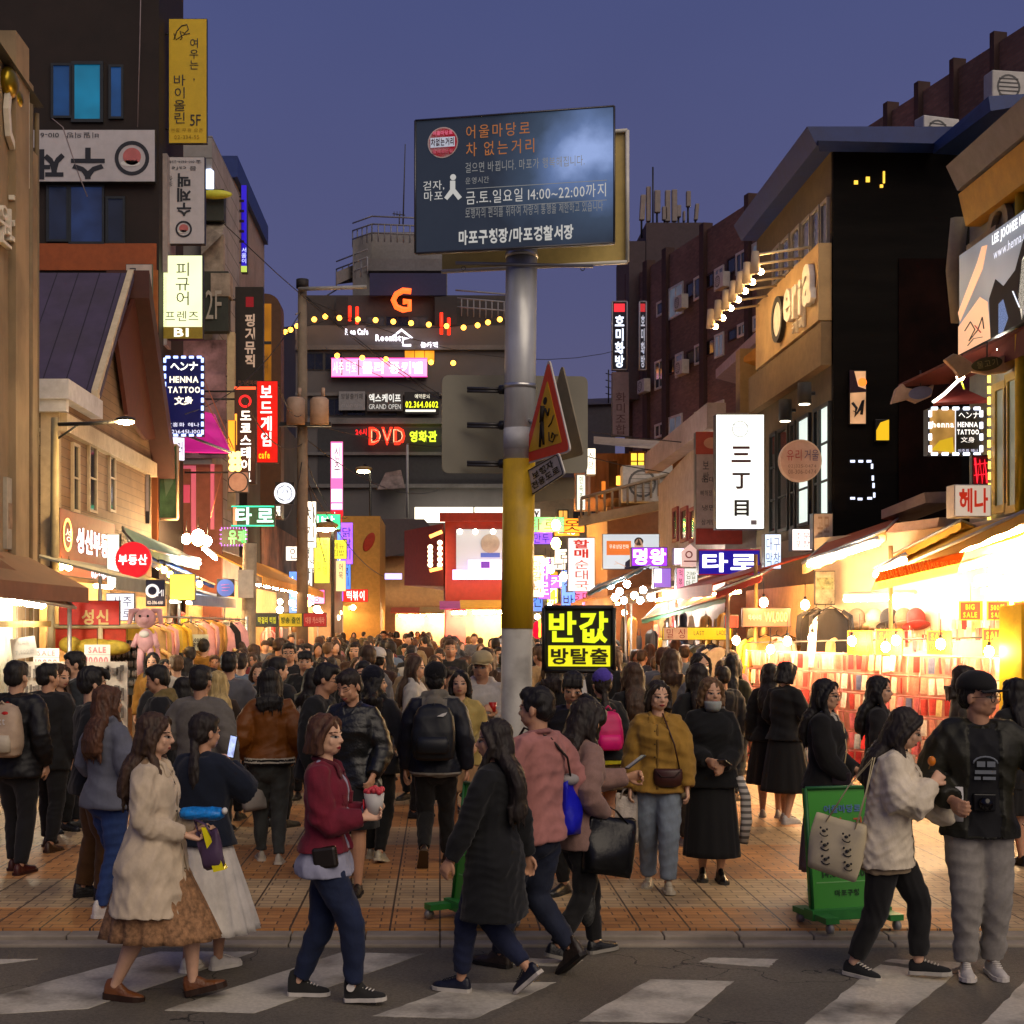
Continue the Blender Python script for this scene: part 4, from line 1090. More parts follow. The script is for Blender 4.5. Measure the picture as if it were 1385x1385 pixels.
sign('tall thin violet lit strip sign on the beige building edge against the sky',326,250,334,368,45.5,t=.3,face=emi('#2a10c8',.75,True),arm=-6.8,items=[('t','서울이',.1,.72,.9,.90,emi('#c8d0ff',1.5),{'vert': 1}),('b',0,.93,1,1,emi('#c8e060',.8))])
sign('tall black hanging sign with grey letters 핑거뮤직',318,388,356,524,38,t=.25,face=mat((.018,.014,.013)),arm=-6.0,items=[('t','핑거뮤직',.34,.27,.72,.80,emi('#d9b9a0',.42),{'vert': 1,'bold': .01}),('b',.38,.10,.66,.20,emi('#a01020',.35)),('t','전기전자매장',.1,.93,.95,.98,mat((.3,.12,.08)))])
b = thing('billboard','brown round cornered billboard tower with an amber strip behind the red sign','billboard',W(366,842,42))
pl = FD(42)
mb = MB(); q = pl.rect(352,397,380,700,0); r_ = .45; c0,c1 = q[3],q[2]
arc = [c1 + Vector((-r_ + r_ * math.sin(t),0,-r_ + r_ * math.cos(t))) for t in np.linspace(0,math.pi / 2,6)]
mb.poly([q[0],q[1]] + arc[::-1] + [c0],.8); part(mb,'cabinet',mat((.075,.032,.014),rough=.5),b)
mb = MB(); panel(mb,pl,355,411,367,518,.03,.03); part(mb,'amber_panel',emi('#a86a08',.55,False,.4,1.5),b)
mb = MB(); panel(mb,pl,355,462,367,466,.05,.03); q = pl.rect(358,478,363,506,.05); mb.text('이야',centre(q),pl.r,(0,0,1),(q[1] - q[0]).length,.6,.01); part(mb,'lettering',INK,b)
sign('glowing red hanging sign 보드게임 cafe with white letters',347,515,376,626,36,t=.25,face=emi('#e01505',.95,True,.1),arm=-6.2,items=[('t','보드게임',.18,.06,.72,.80,emi('#ffe9e0',1.7),{'vert': 1,'bold': .03}),('t','cafe',.10,.86,.62,.95,emi('#f5d020',1.1),{'bold': .02})])
sign('dark hanging sign with a red cup emblem and white letters 도쿄스테이크',317,523,346,654,34,t=.25,face=mat((.05,.02,.015)),arm=-6.2,items=[('b',.0,.0,1,.03,emi('#ff5a30',1.6)),('r',.5,.15,.045,.065,emi('#ff2020',1.8)),('t','도쿄스테이크',.28,.25,.78,.98,emi('#fff2e4',2.0),{'vert': 1,'bold': .03}),('b',.02,.28,.12,.60,emi('#ff9a30',2.0))])
# string of warm lamps beside it
for k in range(6):
 p = W(314 + (k % 2) * 8,560 + (k // 2) * 9 + 55,33.6)
 MB().ball(p,.085,10,8).build('bulb',emi('#ffb858',6))['label'] = 'warm round bulb in the cluster under the orange sign light'
 o = bpy.context.scene.objects[-1] if False else None
for o in [x for x in COL.objects if x.name.startswith('bulb') and x.parent is None]:
 o['category'] = 'light bulb'; o['group'] = 'cluster of warm bulbs beside the steak sign'; o.name = 'light_bulb'
sign('round dusty mirror like disc sign under the cluster of bulbs',308,638,336,666,33.5,t=.12,face=mat((.36,.22,.17),var=.3,scale=3),name='round_sign',items=[('r',.5,.5,.44,.5,DARKM)])
sign('orange vertical light box next to the steak sign',308,568,318,612,33.8,t=.2,face=emi('#ff9a28',1.6,True),side=mat((.3,.1,.02)))
sign('round white glowing badge sign with black drawing on a dark wall',372,652,398,682,36.5,t=.12,face=BLACK,name='round_sign',items=[('d',.5,.5,.47,emi('#f4f6ff',1.6)),('r',.5,.5,.30,.36,INK),('d',.5,.45,.16,INK),('t','Coffee',.2,.72,.8,.84,INK)])
sign('white glowing tail plate with tiny letters under the round badge',373,684,380,698,36.4,t=.08,face=emi('#fff6e8',1.5),items=[('t','커피',.1,.1,.9,.9,INK,{'vert': 1})])
GRN = emi('#18d8a0',1.6,True)
sign('green neon hanging sign reading 타로',313,684,372,712,33,t=.12,face=mat((.01,.05,.03)),items=[('t','타로',.10,.08,.96,.90,emi('#b8ffe8',2.2),{'bold': .05,'sp': 1.2}),('b',.0,.0,.98,.07,GRN),('b',.0,.93,.98,1.0,GRN),('b',.04,.1,.12,.9,emi('#ff7050',1.5))])
sign('dotted LED board showing 유쾌 in green',298,714,334,738,32.6,t=.10,face=BLACK,items=[('t','유쾌',.30,.10,.97,.92,emi('#30e060',1.6),{'bold': .04}),('led',emi('#d070ff',2),9,4,.025,.3)])
# magenta canopy and pink doorway
b = thing('canopy','magenta lit fabric canopy stretched on wires above the pink doorway','canopy',W(270,842,32.5))
part(MB().slab([W(228,610,32.4),W(312,612,31.0),W(290,560,34),W(232,545,34)],.04),'fabric',emi('#d82890',.55,False,.35,1.0),b)
part(MB().tube([W(250,588,32),W(313,612,31)],.03,6),'front_bar',STEEL,b)
mb = MB()
for a,c in (((262,480),(316,608)),((255,500),(312,605)),((300,640),(285,700))): mb.tube([W(*a,31.5),W(*c,31.0)],.012,5)
part(mb,'wire',mat((.4,.12,.06)),b)
part(MB().tube([W(218,590,31.5),W(236,612,31.2)],.05,6),'neon_tube',emi('#ff40c0',3.0),b)
sign('slanted white lit plate under the magenta canopy',228,590,250,622,31.3,t=.1,face=emi('#e8e4ff',1.4),yaw=35,items=[('t','노래',.15,.2,.85,.8,INK)])
b = thing('doorway','pink lit door frame with a notice in the recess behind the notice case','doorway',W(262,842,34.5))
pl = FD(34.5)
part(MB().slab(pl.rect(236,628,300,842,0),.2),'wall',mat((.20,.07,.05),dirt=.4),b)
mb = MB(); panel(mb,pl,242,630,265,634,.05,.05); panel(mb,pl,259,634,265,720,.05,.05); panel(mb,pl,285,628,290,716,.05,.05); part(mb,'frame',emi('#e06a80',.5),b)
mb = MB(); panel(mb,pl,243,656,257,680,.03,.03); part(mb,'notice',emi('#d8506a',.5),b)
# dark wall with a mural further on
b = thing('building','dark shop block with a faded mural behind the utility pole','building',(-8,44,0))
part(MB().bx(-11,-5.9,43,58,0,9.6),'wall',mat((.055,.045,.040),rough=.85,var=.4,scale=.8,dirt=.4),b)
pl = FL(-5.9)
mb = MB(); q = pl.rect(352,700,400,775,.04); mb.slab(q,.03); part(mb,'mural',mat((.22,.09,.045),var=.9,scale=1.1),b)
# utility pole with transformers and wires
b = thing('utility_pole','concrete utility pole with a crossarm and two grey transformers','utility pole',W(409,842,38) * 1)
b.location.z = 0
P0 = W(409,842,38); CON = mat((.20,.155,.115),rough=.85,dirt=.4)
part(MB().tube([(P0.x,38,0),(P0.x,38,W(0,380,38).z)],[.17,.12],12),'pole',CON,b)
part(MB().tube([W(404,391,37.8),W(496,388,37.8)],.055,6),'crossarm',mat((.26,.26,.26),rough=.5),b)
part(MB().tube([W(409,378,38),W(409,390,38)],.17,8),'cap',mat((.02,.018,.02)),b)
for x in (400,432):
 p = W(x,556,37.6); part(MB().tube([p - Vector((0,0,.36)),p + Vector((0,0,.30)),p + Vector((0,0,.36))],[.25,.25,.19],14).tube([p + Vector((.1,0,.36)),p + Vector((.1,0,.62))],.05,6),'transformer',mat((.36,.25,.19),rough=.6,dirt=.3),b)
part(MB().bx(P0.x - .9,P0.x + .8,37.7,37.95,W(0,578,38).z,W(0,573,38).z),'bracket',DARKM,b)
rg = random.Random(4); CAB = mat((.02,.018,.018),rough=.6)
def wire(pts,r=.016,sag=.3,name='overhead_cable',lab=None):
 a,c = pts; P = [a.lerp(c,t) - Vector((0,0,sag * 4 * t * (1 - t))) for t in np.linspace(0,1,10)]
 o = MB().tube(P,r,5).build(name,CAB); return tag(o,lab,'cable','overhead cables strung along the street')
WIRE_L = 'thin dark overhead cable running from the utility pole across the street'
for (a,da),(c,dc),s in ((((409,600),38),((330,540),30),.5),(((409,610),38),((470,700),60),.6),(((409,590),38),((600,660),70),.8),(((409,640),38),((520,780),60),.5),(((409,560),38),((376,520),30),.3),(((409,620),38),((372,690),33),.8),(((409,600),38),((440,760),45),.3),(((409,570),38),((700,590),70),.6)):
 wire((W(*a,da),W(*c,dc)),.014,s,lab=WIRE_L)

# ---------------------------------------------------------------- the block that closes the street
GW = mat((.105,.098,.10),rough=.85,var=.22,scale=.5,dirt=.45,dscale=.25)
D = 80
b = thing('building','big grey corner block closing the street with neon signs and a roof terrace','building',(-3,84,0))
xa,xb,xc = W(380,0,D).x,W(400,0,D).x,W(690,0,D).x
zt = W(0,440,D).z
mb = MB(); mb.bx(xb,xc + .5,D,D + 22,0,zt); mb.hexa([(xa - 1.5,D + 6,0),(xb,D,0),(xb,D + 20,0),(xa - 1.5,D + 20,0),(xa - 1.5,D + 6,zt + 1),(xb,D,zt),(xb,D + 20,zt),(xa - 1.5,D + 20,zt + 1)])
part(mb,'wall',GW,b)
pl = FD(D)
for yt,yb in ((468,474),(532,536),(566,574),(612,616),(655,660)): mb = MB(); panel(mb,pl,400,yt,700,yb,.25,.3); part(mb,'ledge',mat((.13,.125,.125),dirt=.4),b)
mb = MB(); mb.bx(xb + .4,xc + .2,D + .6,D + 12,zt,W(0,396,D).z); part(mb,'roof_storey',mat((.045,.04,.042),dirt=.3),b)
mb = MB(); panel(mb,pl,455,402,470,440,.1,.3); panel(mb,pl,588,402,618,440,.1,.3); part(mb,'dark_tower',mat((.022,.02,.022)),b)
# winding stair tower with railings
mb = MB()
def bent(x0,x1,x2,yt0,yt1,yb0,yb1,d0,d1,dep=8):
 return [W(x0,yb0,d1),W(x1,yb1,d0),W(x2,yb1,d0),W(x2,yb1,d0 + dep),W(x0,yb0,d1 + dep)],[W(x0,yt0,d1),W(x1,yt1,d0),W(x2,yt1,d0),W(x2,yt1,d0 + dep),W(x0,yt0,d1 + dep)]
lo,hi = bent(477,503,605,325,314,420,400,84,81)
mb.loft([lo,hi],smooth=False); part(mb,'stair_tower',mat((.20,.19,.19),rough=.8,dirt=.35,dscale=.3),b)
mb = MB(); lo,hi = bent(455,497,605,368,350,385,366,83,80.2,6); mb.loft([lo,hi],smooth=False); part(mb,'balcony',mat((.17,.16,.165),dirt=.3),b)
mb = MB(); panel(mb,FD(80.1),500,370,604,400,.1,.2); part(mb,'blue_wall',mat((.02,.022,.075)),b)
for (p,q_,n) in (((477,312,84),(503,303,81),4),((503,303,81),(606,307,81),12),((455,364,83),(497,348,80.2),5),((400,436,80),(455,402,84),8),((616,403,80),(690,409,80),9)):
 a,c = W(*p),W(*q_); mb = MB()
 for h in (0,.5,-.45): mb.tube([a - Vector((0,0,h)),c - Vector((0,0,h))],.05,4)
 for k in range(n + 1): e = a.lerp(c,k / n); mb.tube([e,e - Vector((0,0,1.0))],.04,4)
 part(mb,'railing',mat((.22,.22,.24),rough=.5),b)
mb = MB(); mb.tube([W(548,195,82),W(545,304,82)],[.03,.05],5); mb.tube([W(540,290,82),W(540,305,82)],.04,5); mb.tube([W(531,289,82),W(548,291,82)],.03,4)
for k in range(4): mb.tube([W(533 + 4 * k,286,82),W(533 + 4 * k,293,82)],.02,4)
part(mb,'antenna',mat((.05,.05,.06)),b)
# windows
DW = glass((.012,.014,.02))
for x0,x1 in ((496,520),(556,578),(522,553)): window_on(b,pl,x0,428,x1,442,glass((.05,.055,.06)) if x0 != 522 else DW,DARKM,2)
for k,x in enumerate((410,440,470,512,553,600)): window_on(b,pl,x,540,x + 24,562,DW if k % 3 else glass((.05,.05,.05)),DARKM,2)
window_on(b,pl,547,474,588,490,emi('#ff9a20',1.3,True,.5,.8),DARKM,3,label='window glowing orange on the third floor')
for x in (452,494,620,650): window_on(b,pl,x,618,x + 30,652,DW,DARKM,2)
for x in (415,440): window_on(b,pl,x,478,x + 22,500,DW,DARKM,2)
mb = MB(); panel(mb,pl,430,580,700,655,.06,.06); part(mb,'dark_panel',mat((.03,.03,.034)),b)
# torn awning and white lit fascia low on the block
mb = MB(); mb.slab([W(510,662,D - 1),W(548,660,D - 1),W(542,634,D),W(522,638,D)],.05); part(mb,'torn_awning',mat((.16,.13,.12),var=.6,scale=2),b)
mb = MB(); panel(mb,FD(D - 1.5),561,686,720,706,0,.4); part(mb,'lit_fascia',emi('#fff4d8',3.0,True),b)
mb = MB(); panel(mb,FD(D - 1.7),640,686,642,706,0,.1); part(mb,'divider',DARKM,b)
mb = MB(); mb.tube([W(551,600,D - 2),W(551,700,D - 2)],.07,6); part(mb,'pipe',mat((.3,.3,.3)),b)
# neon
NEON_R = emi('#ff2a12',2.4,True); NEON_O = emi('#ff5a20',2.6,True)
def free_letters(label,name,items,d,cat='neon sign',back=None,grp=None):
 o = thing(name,label,cat,W(items[0][1],842,d) * 1,grp)
 for it in items:
  mb = MB(); pl_ = FD(d)
  if it[0] == 't': q = pl_.rect(it[1],it[2],it[3],it[4]); mb.text(it[5],centre(q),pl_.r,(0,0,1),(q[1] - q[0]).length,q[3].z - q[0].z,.12,bold=it[7] if len(it) > 7 else .02); nm = 'lettering'
  elif it[0] == 'l': mb.tube([W(x,y,d) for x,y in it[1:-2][0]] if False else [W(x,y,d) for x,y in it[4]],it[5],6); nm = 'neon_tube'
  part(mb,nm,it[6],o)
 return o
free_letters('big glowing red block letter emblem at the top of the grey block','neon_sign',[('l',530,0,0,[(556,394),(545,393),(536,398),(532,406),(536,415),(545,419),(554,418),(554,408),(545,408)],.17,NEON_O)],D - .6)
o = COL.objects[-1]; 
for i,(x,y0_,y1_) in enumerate(((473,414,434),(483,415,438),(597,423,452),(607,430,453))):
 free_letters(('left','right')[i % 2] + ' of the two red neon bars ' + ('left' if i < 2 else 'right') + ' of the block letter emblem','neon_bar',[('l',x,0,0,[(x,y0_),(x,y1_)],.09,NEON_R)],D - .5)
WN = emi('#f6f0ff',2.4)
free_letters('small white neon words R on Cafe under the roof terrace','neon_sign',[('t',467,445,498,453,'R on Cafe',WN)],D - .4)
free_letters('white neon script Roomsty with a house roof outline','neon_sign',[('t',508,453,548,464,'Roomsty',WN),('l',530,0,0,[(530,457),(543,446),(557,457),(545,458),(545,467),(556,467)],.07,WN)],D - .4)
free_letters('small white neon words right of the house outline sign','neon_sign',[('t',569,463,592,470,'룸카페',WN)],D - .4)
sign('long pink glowing LED banner across the grey block',448,484,578,510,D - .5,t=.4,face=emi('#ff9cc8',1.5,True,.15,.6),items=[('t','룰리 퐁키밸',.32,.2,.95,.82,emi('#fff0f6',2.6),{'bold': .03}),('b',0,0,1,.05,emi('#ff40a0',2)),('b',0,.95,1,1,emi('#ff40a0',2)),('t','사주 타로',.02,.2,.26,.8,emi('#fff0f6',2.2)),('b',.105,.1,.115,.9,DARKM),('b',.28,.1,.29,.9,DARKM)])
sign('grey tarpaulin panel with worn letters left of the grand open sign',458,529,494,555,D - .5,t=.2,face=mat((.22,.22,.23)),items=[('t','방탈출카페',.1,.12,.9,.42,mat((.03,.03,.03))),('t','GRAND OPEN',.1,.68,.9,.85,mat((.32,.32,.33)))])
sign('grey lit panel with white letters 엑스케이프 GRAND OPEN',496,530,545,556,D - .5,t=.2,face=mat((.085,.08,.08)),items=[('t','엑스케이프',.06,.10,.94,.54,emi('#f0f0e8',.9),{'bold': .03}),('t','GRAND OPEN',.06,.64,.94,.90,emi('#f0f0e8',.55))])
sign('black panel with glowing yellow phone number',547,530,594,560,D - .5,t=.2,face=BLACK,items=[('t','예약문의',.30,.10,.72,.30,emi('#fff8e0',1.2)),('t','02.364.0602',.03,.42,.97,.72,emi('#e8f020',1.6),{'bold': .03}),('b',.03,.8,.9,.90,emi('#f4f0e0',1.2))])
free_letters('red neon DVD sign with yellow green letters 영화관','neon_sign',[('t',481,580,496,589,'24시',emi('#ff2020',1.3)),('t',499,578,548,602,'DVD',NEON_R,.05),('t',502,581,545,599,'DVD',emi('#ffb080',1.8),-.02),('t',554,583,591,598,'영화관',emi('#d8f030',1.5),.03)],D - .6)
sign('tall column of pink and white lit panels hanging left of the DVD sign',447,597,464,721,70,t=.35,face=emi('#ff70b8',1.2,True),items=[('b',.08,.02,.92,.40,emi('#ffd8ec',1.7)),('t','신주',.3,.06,.75,.36,mat((.05,.02,.03)),{'vert': 1}),('b',.08,.52,.92,.66,emi('#fff4fa',2)),('t','교다',.3,.53,.7,.65,mat((.05,.02,.03)),{'vert': 1}),('b',.08,.68,.92,.74,emi('#fff4fa',1.8)),('b',.0,.75,1,1,emi('#e01828',1.4)),('t','노래방',.25,.77,.75,.98,emi('#fff0f0',2.2),{'vert': 1})])
# festoon bulbs along the terrace
FB = emi('#ffa838',7)
blist = [(425,432),(440,428),(459,430),(484,432),(508,433),(532,435),(556,437),(580,439),(604,441),(627,443),(393,446),(402,441),(386,449),(456,481),(490,484),(522,486),(583,490),(613,491),(646,440),(660,436),(676,432)]
for x,y in blist: tag(MB().ball(W(x,y,D - 1.2),.15,8,6).build('light_bulb',FB),'amber festoon bulb strung along the terrace of the grey block','light bulb','festoon bulbs on the grey block')
wire((W(386,447,D - 1.2),W(459,426,D - 1.2)),.03,.1,lab='dark festoon cord on the left end of the grey terrace'); wire((W(459,428,D - 1.2),W(676,430,D - 1.2)),.03,.6,lab='dark festoon cord drooping across the front of the grey terrace')
# street lamps far down the street
for x,y,d,lab in ((492,637,66,'small hooded street lamp glowing under the DVD sign'),(441,715,46,'hooded street lamp glowing beside the yellow vertical sign')):
 b = thing('street_lamp',lab,'street lamp',(W(x + 9,842,d).x,d,0)); p = W(x,y,d)
 part(MB().tube([(W(x + 9,0,d).x,d,0),(W(x + 9,0,d).x,d,p.z + .2),p + Vector((0,0,.3))],.06,6),'pole',DARKM,b)
 part(MB().ball(p + Vector((0,0,.1)),(.42,.3,.13),12,6),'lamp_head',mat((.25,.16,.06)),b)
 part(MB().ball(p - Vector((0,0,.02)),(.30,.22,.08),12,6),'bulb',emi('#ffe8b0',25,True),b)
# low shops in front of the block
b = thing('building','orange lit rendered block with a red leaf mark facing the street','building',(W(490,0,62).x,63,0))
mb = MB(); x0,x1 = W(478,0,62).x,W(514,0,62).x; z1 = W(0,698,62).z
mb.hexa([(x0 - .6,64.5,0),(x0,62,0),(x1,62,0),(x1,68,0),(x0 - .6,64.5,z1),(x0,62,z1),(x1,62,z1),(x1,68,z1)][:3] + [(x1,68,0)] + [(x0 - .6,68,z1),(x0,62,z1),(x1,62,z1),(x1,68,z1)]) if False else mb.bx(x0 - .5,x1,62,68,0,z1)
part(mb,'wall',mat((.52,.27,.055),rough=.8,dirt=.2),b)
mb = MB(); mb.ball(W(499,733,61.98),(.22,.03,.45),rot=Matrix.Rotation(R(25),3,'Y')); part(mb,'leaf_mark',mat((.35,.03,.01)),b)
b = thing('building','low dark roofed sheds with ochre walls behind the market stalls','building',(W(560,0,72).x,73,0))
mb = MB(); mb.bx(W(514,0,70).x,W(600,0,70).x,70,76,0,W(0,752,70).z); part(mb,'wall',mat((.30,.17,.07),dirt=.4),b)
mb = MB(); mb.hexa([W(514,755,69.5),W(600,735,69.5),W(600,735,77),W(514,755,77),W(516,702,72),W(574,702,72),W(574,702,77),W(516,702,77)]); part(mb,'roof',mat((.05,.035,.03),dirt=.3),b)
b = thing('building','narrow beige gabled house end with a street lamp beside the yellow sign','building',(W(432,0,50).x,52,0))
part(MB().bx(W(424,0,50).x,W(447,0,50).x,50,56,0,W(0,692,50).z),'wall',mat((.42,.26,.15),dirt=.3),b)
sign('yellow lit vertical sign with dark brush letters left of the orange block',425,727,446,789,47,t=.25,face=emi('#f0f048',1.15,True),items=[('t','부산오뎅',.55,.05,.85,.80,mat((.08,.14,.02)),{'vert': 1}),('t','분식집',.15,.10,.42,.72,mat((.08,.14,.02)),{'vert': 1})])
sign('yellow lit square plate between the vertical sign and the orange block',447,730,469,756,50,t=.25,face=emi('#f0e83a',1.1,True),items=[('t','메뉴\n김밥',.15,.15,.85,.85,mat((.2,.2,.02)))])
sign('white poster with tall dark writing on the amber wall under the yellow plate',454,758,468,800,50,t=.1,face=emi('#ffe0a0',.9),items=[('t','어묵',.3,.1,.7,.6,INK,{'vert': 1})])
# the red restaurant
b = thing('building','red painted restaurant front with a white lit round board and marquee bulbs','building',(W(635,0,50).x,52,0))
mb = MB(); x0,x1 = W(602,0,50).x,W(706,0,50).x; zt = W(0,704,50).z
mb.bx(x0,x1 + .1,50,58,0,zt); part(mb,'wall',mat((.28,.02,.012),rough=.6,dirt=.15),b)
mb = MB(); mb.hexa([(x0 - 1.6,56,W(0,792,56).z),(x0 - .05,50,W(0,792,50).z),(x0,58,W(0,792,50).z),(x0 - 1,58,W(0,792,56).z),(x0 - 1.6,56,W(0,718,56).z),(x0 - .05,50,zt - .1),(x0,58,zt - .1),(x0 - 1,58,W(0,718,56).z)]); part(mb,'side_wing',mat((.26,.03,.015)),b)
mb = MB(); mb.bx(x0 - .2,x1 + .2,49.6,50,zt - .05,zt + .25); part(mb,'cornice',mat((.22,.02,.012)),b)
pl = FD(49.95)
mb = MB(); panel(mb,pl,617,716,706,784,.08,.08); part(mb,'lit_board',emi('#c9d0da',.50,True,.12,.6),b)
mb = MB(); c = W(663,735,49.8); mb.disc(c,(1,0,0),(0,0,1),.34,.05); part(mb,'round_picture',mat((.35,.34,.34)),b)
mb = MB(); panel(mb,pl,650,748,676,754,.12,.03); part(mb,'blue_stroke',emi('#3858b0',.7),b)
mb = MB(); panel(mb,pl,612,771,706,784,.3,.2); part(mb,'light_strip',emi('#f0b8ff',2.6,True),b)
mb = MB(); panel(mb,pl,633,758,700,770,.4,.2); part(mb,'lit_name_board',emi('#ffd8ff',2.0,True),b)
mb = MB(); q = pl.rect(650,760,662,769,.42); mb.slab(q,.02); part(mb,'violet_panel',emi('#6028b0',.9),b)
for k in range(10):
 t = (k // 2) / 4; sx = k % 2; p = W(582 + 13 * sx,lerp(738,762,t) - 6 * sx * (1 - t) + 2,49.7); part(MB().ball(p,.09,8,6),'bulb',emi('#ffe0a8',8),b)
for a,c in (((581,726),(598,719)),((581,772),(598,768))): part(MB().tube([W(*a,49.6),W(*c,49.6)],.07,6),'neon_tube',emi('#ff9848',4.5),b)
for x in (622,643,667,690): part(MB().ball(W(x,719,49.5),.10,8,6),'spot_lamp',emi('#fff0d0',9.5,True),b)
sign('small violet lit box on the alley between the sheds and the red restaurant',520,775,544,784,58,t=.3,face=emi('#c8b8ff',1.8,True))
# low buildings showing right of the pole
b = thing('building','low pale plastered house with a green sign just right of the yellow pole','building',(W(760,0,62).x,63,0))
part(MB().bx(W(716,0,62).x,W(800,0,62).x,62,70,0,W(0,655,62).z),'wall',mat((.34,.30,.20),rough=.85,dirt=.35),b)
part(MB().hexa([W(712,662,61.6),W(802,655,61.6),W(802,655,71),W(712,662,71),W(722,640,63),W(798,634,63),W(798,634,71),W(722,640,71)]),'roof',mat((.07,.05,.04),dirt=.3),b)
window_on(b,FD(61.95),755,690,768,712,emi('#ffb850',.9,False,.4,2),DARKM,2)
window_on(b,FD(61.95),776,690,789,712,glass((.04,.04,.03)),DARKM,2)
sign('narrow green edged plate behind the tilted white plate',734,650,776,668,58,t=.2,face=mat((.10,.16,.07)),items=[('b',0,.8,1,1,emi('#30c060',.5))])
sign('small white lit square sign with a dark branching mark right of the yellow pole',720,688,731,704,52,t=.2,face=emi('#f4f2ee',1.1),items=[('l',[(.3,.2),(.5,.55),(.5,.9)],.03,INK),('l',[(.75,.2),(.5,.55)],.03,INK)])
b = thing('building','tall grey concrete block far behind the wooden balcony restaurant','building',(W(800,0,95).x,97,0))
part(MB().bx(W(690,0,95).x,W(772,0,95).x,95,110,0,W(0,592,95).z),'wall',mat((.09,.085,.10),rough=.85,dirt=.4),b)
# ---------------------------------------------------------------- right side buildings
BRICK = bpy.data.materials.new('brick')
BRICK = boards((.115,.052,.040),.22,'Z',.15,.35,.05)
def brick_mat():
 m = bpy.data.materials.new('brick'); m.use_nodes = True; n,l = nodes_of(m); b_ = n['Principled BSDF']; b_.inputs['Roughness'].default_value = .85
 tc = n.new('ShaderNodeTexCoord'); sp = n.new('ShaderNodeSeparateXYZ'); l.new(tc.outputs['Object'],sp.inputs[0])
 ad = n.new('ShaderNodeMath'); l.new(sp.outputs['X'],ad.inputs[0]); l.new(sp.outputs['Y'],ad.inputs[1]); ad.operation = 'SUBTRACT'
 cb = n.new('ShaderNodeCombineXYZ'); l.new(ad.outputs[0],cb.inputs[0]); l.new(sp.outputs['Z'],cb.inputs[1])
 br = n.new('ShaderNodeTexBrick'); l.new(cb.outputs[0],br.inputs['Vector']); br.inputs['Scale'].default_value = 1; br.inputs['Brick Width'].default_value = .30; br.inputs['Row Height'].default_value = .09; br.inputs['Mortar Size'].default_value = .010
 br.inputs['Color1'].default_value = (.20,.105,.085,1); br.inputs['Color2'].default_value = (.125,.066,.054,1); br.inputs['Mortar'].default_value = (.12,.09,.08,1)
 nz = n.new('ShaderNodeTexNoise'); nz.inputs['Scale'].default_value = .35; nz.inputs['Detail'].default_value = 8; l.new(tc.outputs['Object'],nz.inputs['Vector'])
 mr = n.new('ShaderNodeMapRange'); mr.inputs['From Min'].default_value = .3; mr.inputs['From Max'].default_value = .7; mr.inputs['To Min'].default_value = .6; mr.inputs['To Max'].default_value = 1.2; l.new(nz.outputs['Fac'],mr.inputs['Value'])
 hs = n.new('ShaderNodeHueSaturation'); l.new(br.outputs['Color'],hs.inputs['Color']); l.new(mr.outputs[0],hs.inputs['Value']); l.new(hs.outputs[0],b_.inputs['Base Color'])
 return m
BRICK = brick_mat(); BRICKD = mat((.045,.022,.020),rough=.85,var=.3,scale=2)
pl = VP(8.55,63.7,15.2,36.5)
b = thing('building','long red brown brick block with rows of small windows running up the right side','building',(11.5,48,0))
zt = 17.6; nb = -pl.n
c0,c1 = Vector((8.55,63.7,0)),Vector((15.2,36.5,0)) + pl.r * 6
mb = MB(); mb.hexa([c0,c1,c1 + nb * 10,c0 + nb * 10] + [p + Vector((0,0,zt)) for p in (c0,c1,c1 + nb * 10,c0 + nb * 10)]); part(mb,'wall',BRICK,b)
for px in (852,876,902,953,1014,1108,1203,1245,1293,1348):
 mb = MB(); q = [pl.at(px - 2.5,0,.16),pl.at(px + 3.5,0,.16),pl.at(px + 3.5,zt + .28,.16),pl.at(px - 2.5,zt + .28,.16)]; mb.slab(q,.4); part(mb,'pilaster',BRICKD,b)
for xl,xr,yt in ((874,960,301),(851,873,326)):
 p,q = W(xl,yt,62.4),W(xr,yt,62.4); part(MB().bx(p.x,q.x,62.4,67,12,p.z),'penthouse',mat((.055,.038,.045),rough=.8,dirt=.3),b)
WFR = mat((.50,.48,.46),rough=.5); WP = [glass((.03,.035,.05)),emi('#5a6480',.22,False,.4,2),glass((.05,.055,.07)),emi('#7d8799',.26,False,.4,2)]
wins = [(889.6,411,897,428),(906,392,924,432),(940,378,950,406),(968,366,979,393),(997,345,1010,371),(1019,332,1041,371),
  (887,491,899,527),(915,481,924,510),(941,469,950,493),(968,455,979,484),(999,441,1010,456),(1020,430,1038,447),
  (887,576,899,592),(906,566,923,588),(941,559,949,577),(968,546,979,560)]
for k,(x0,yt,x1,yb) in enumerate(wins): window_on(b,pl,x0,yt,x1,yb,WP[(k * 7) % 4],WFR,2 if x1 - x0 > 10 else 1,fw=.09)
DW2 = glass((.01,.01,.012))
for x0,yt,x1,yb in ((901,409,905,428),(930,385,939,404),(955,374,966,392),(985,352,996,372),(903,488,913,508),(930,477,940,494),(956,462,967,482),(986,448,998,462)):
 window_on(b,pl,x0,yt,x1,yb,DW2,BRICKD,1,fw=.06)
AC = mat((.52,.50,.47),rough=.6,dirt=.3)
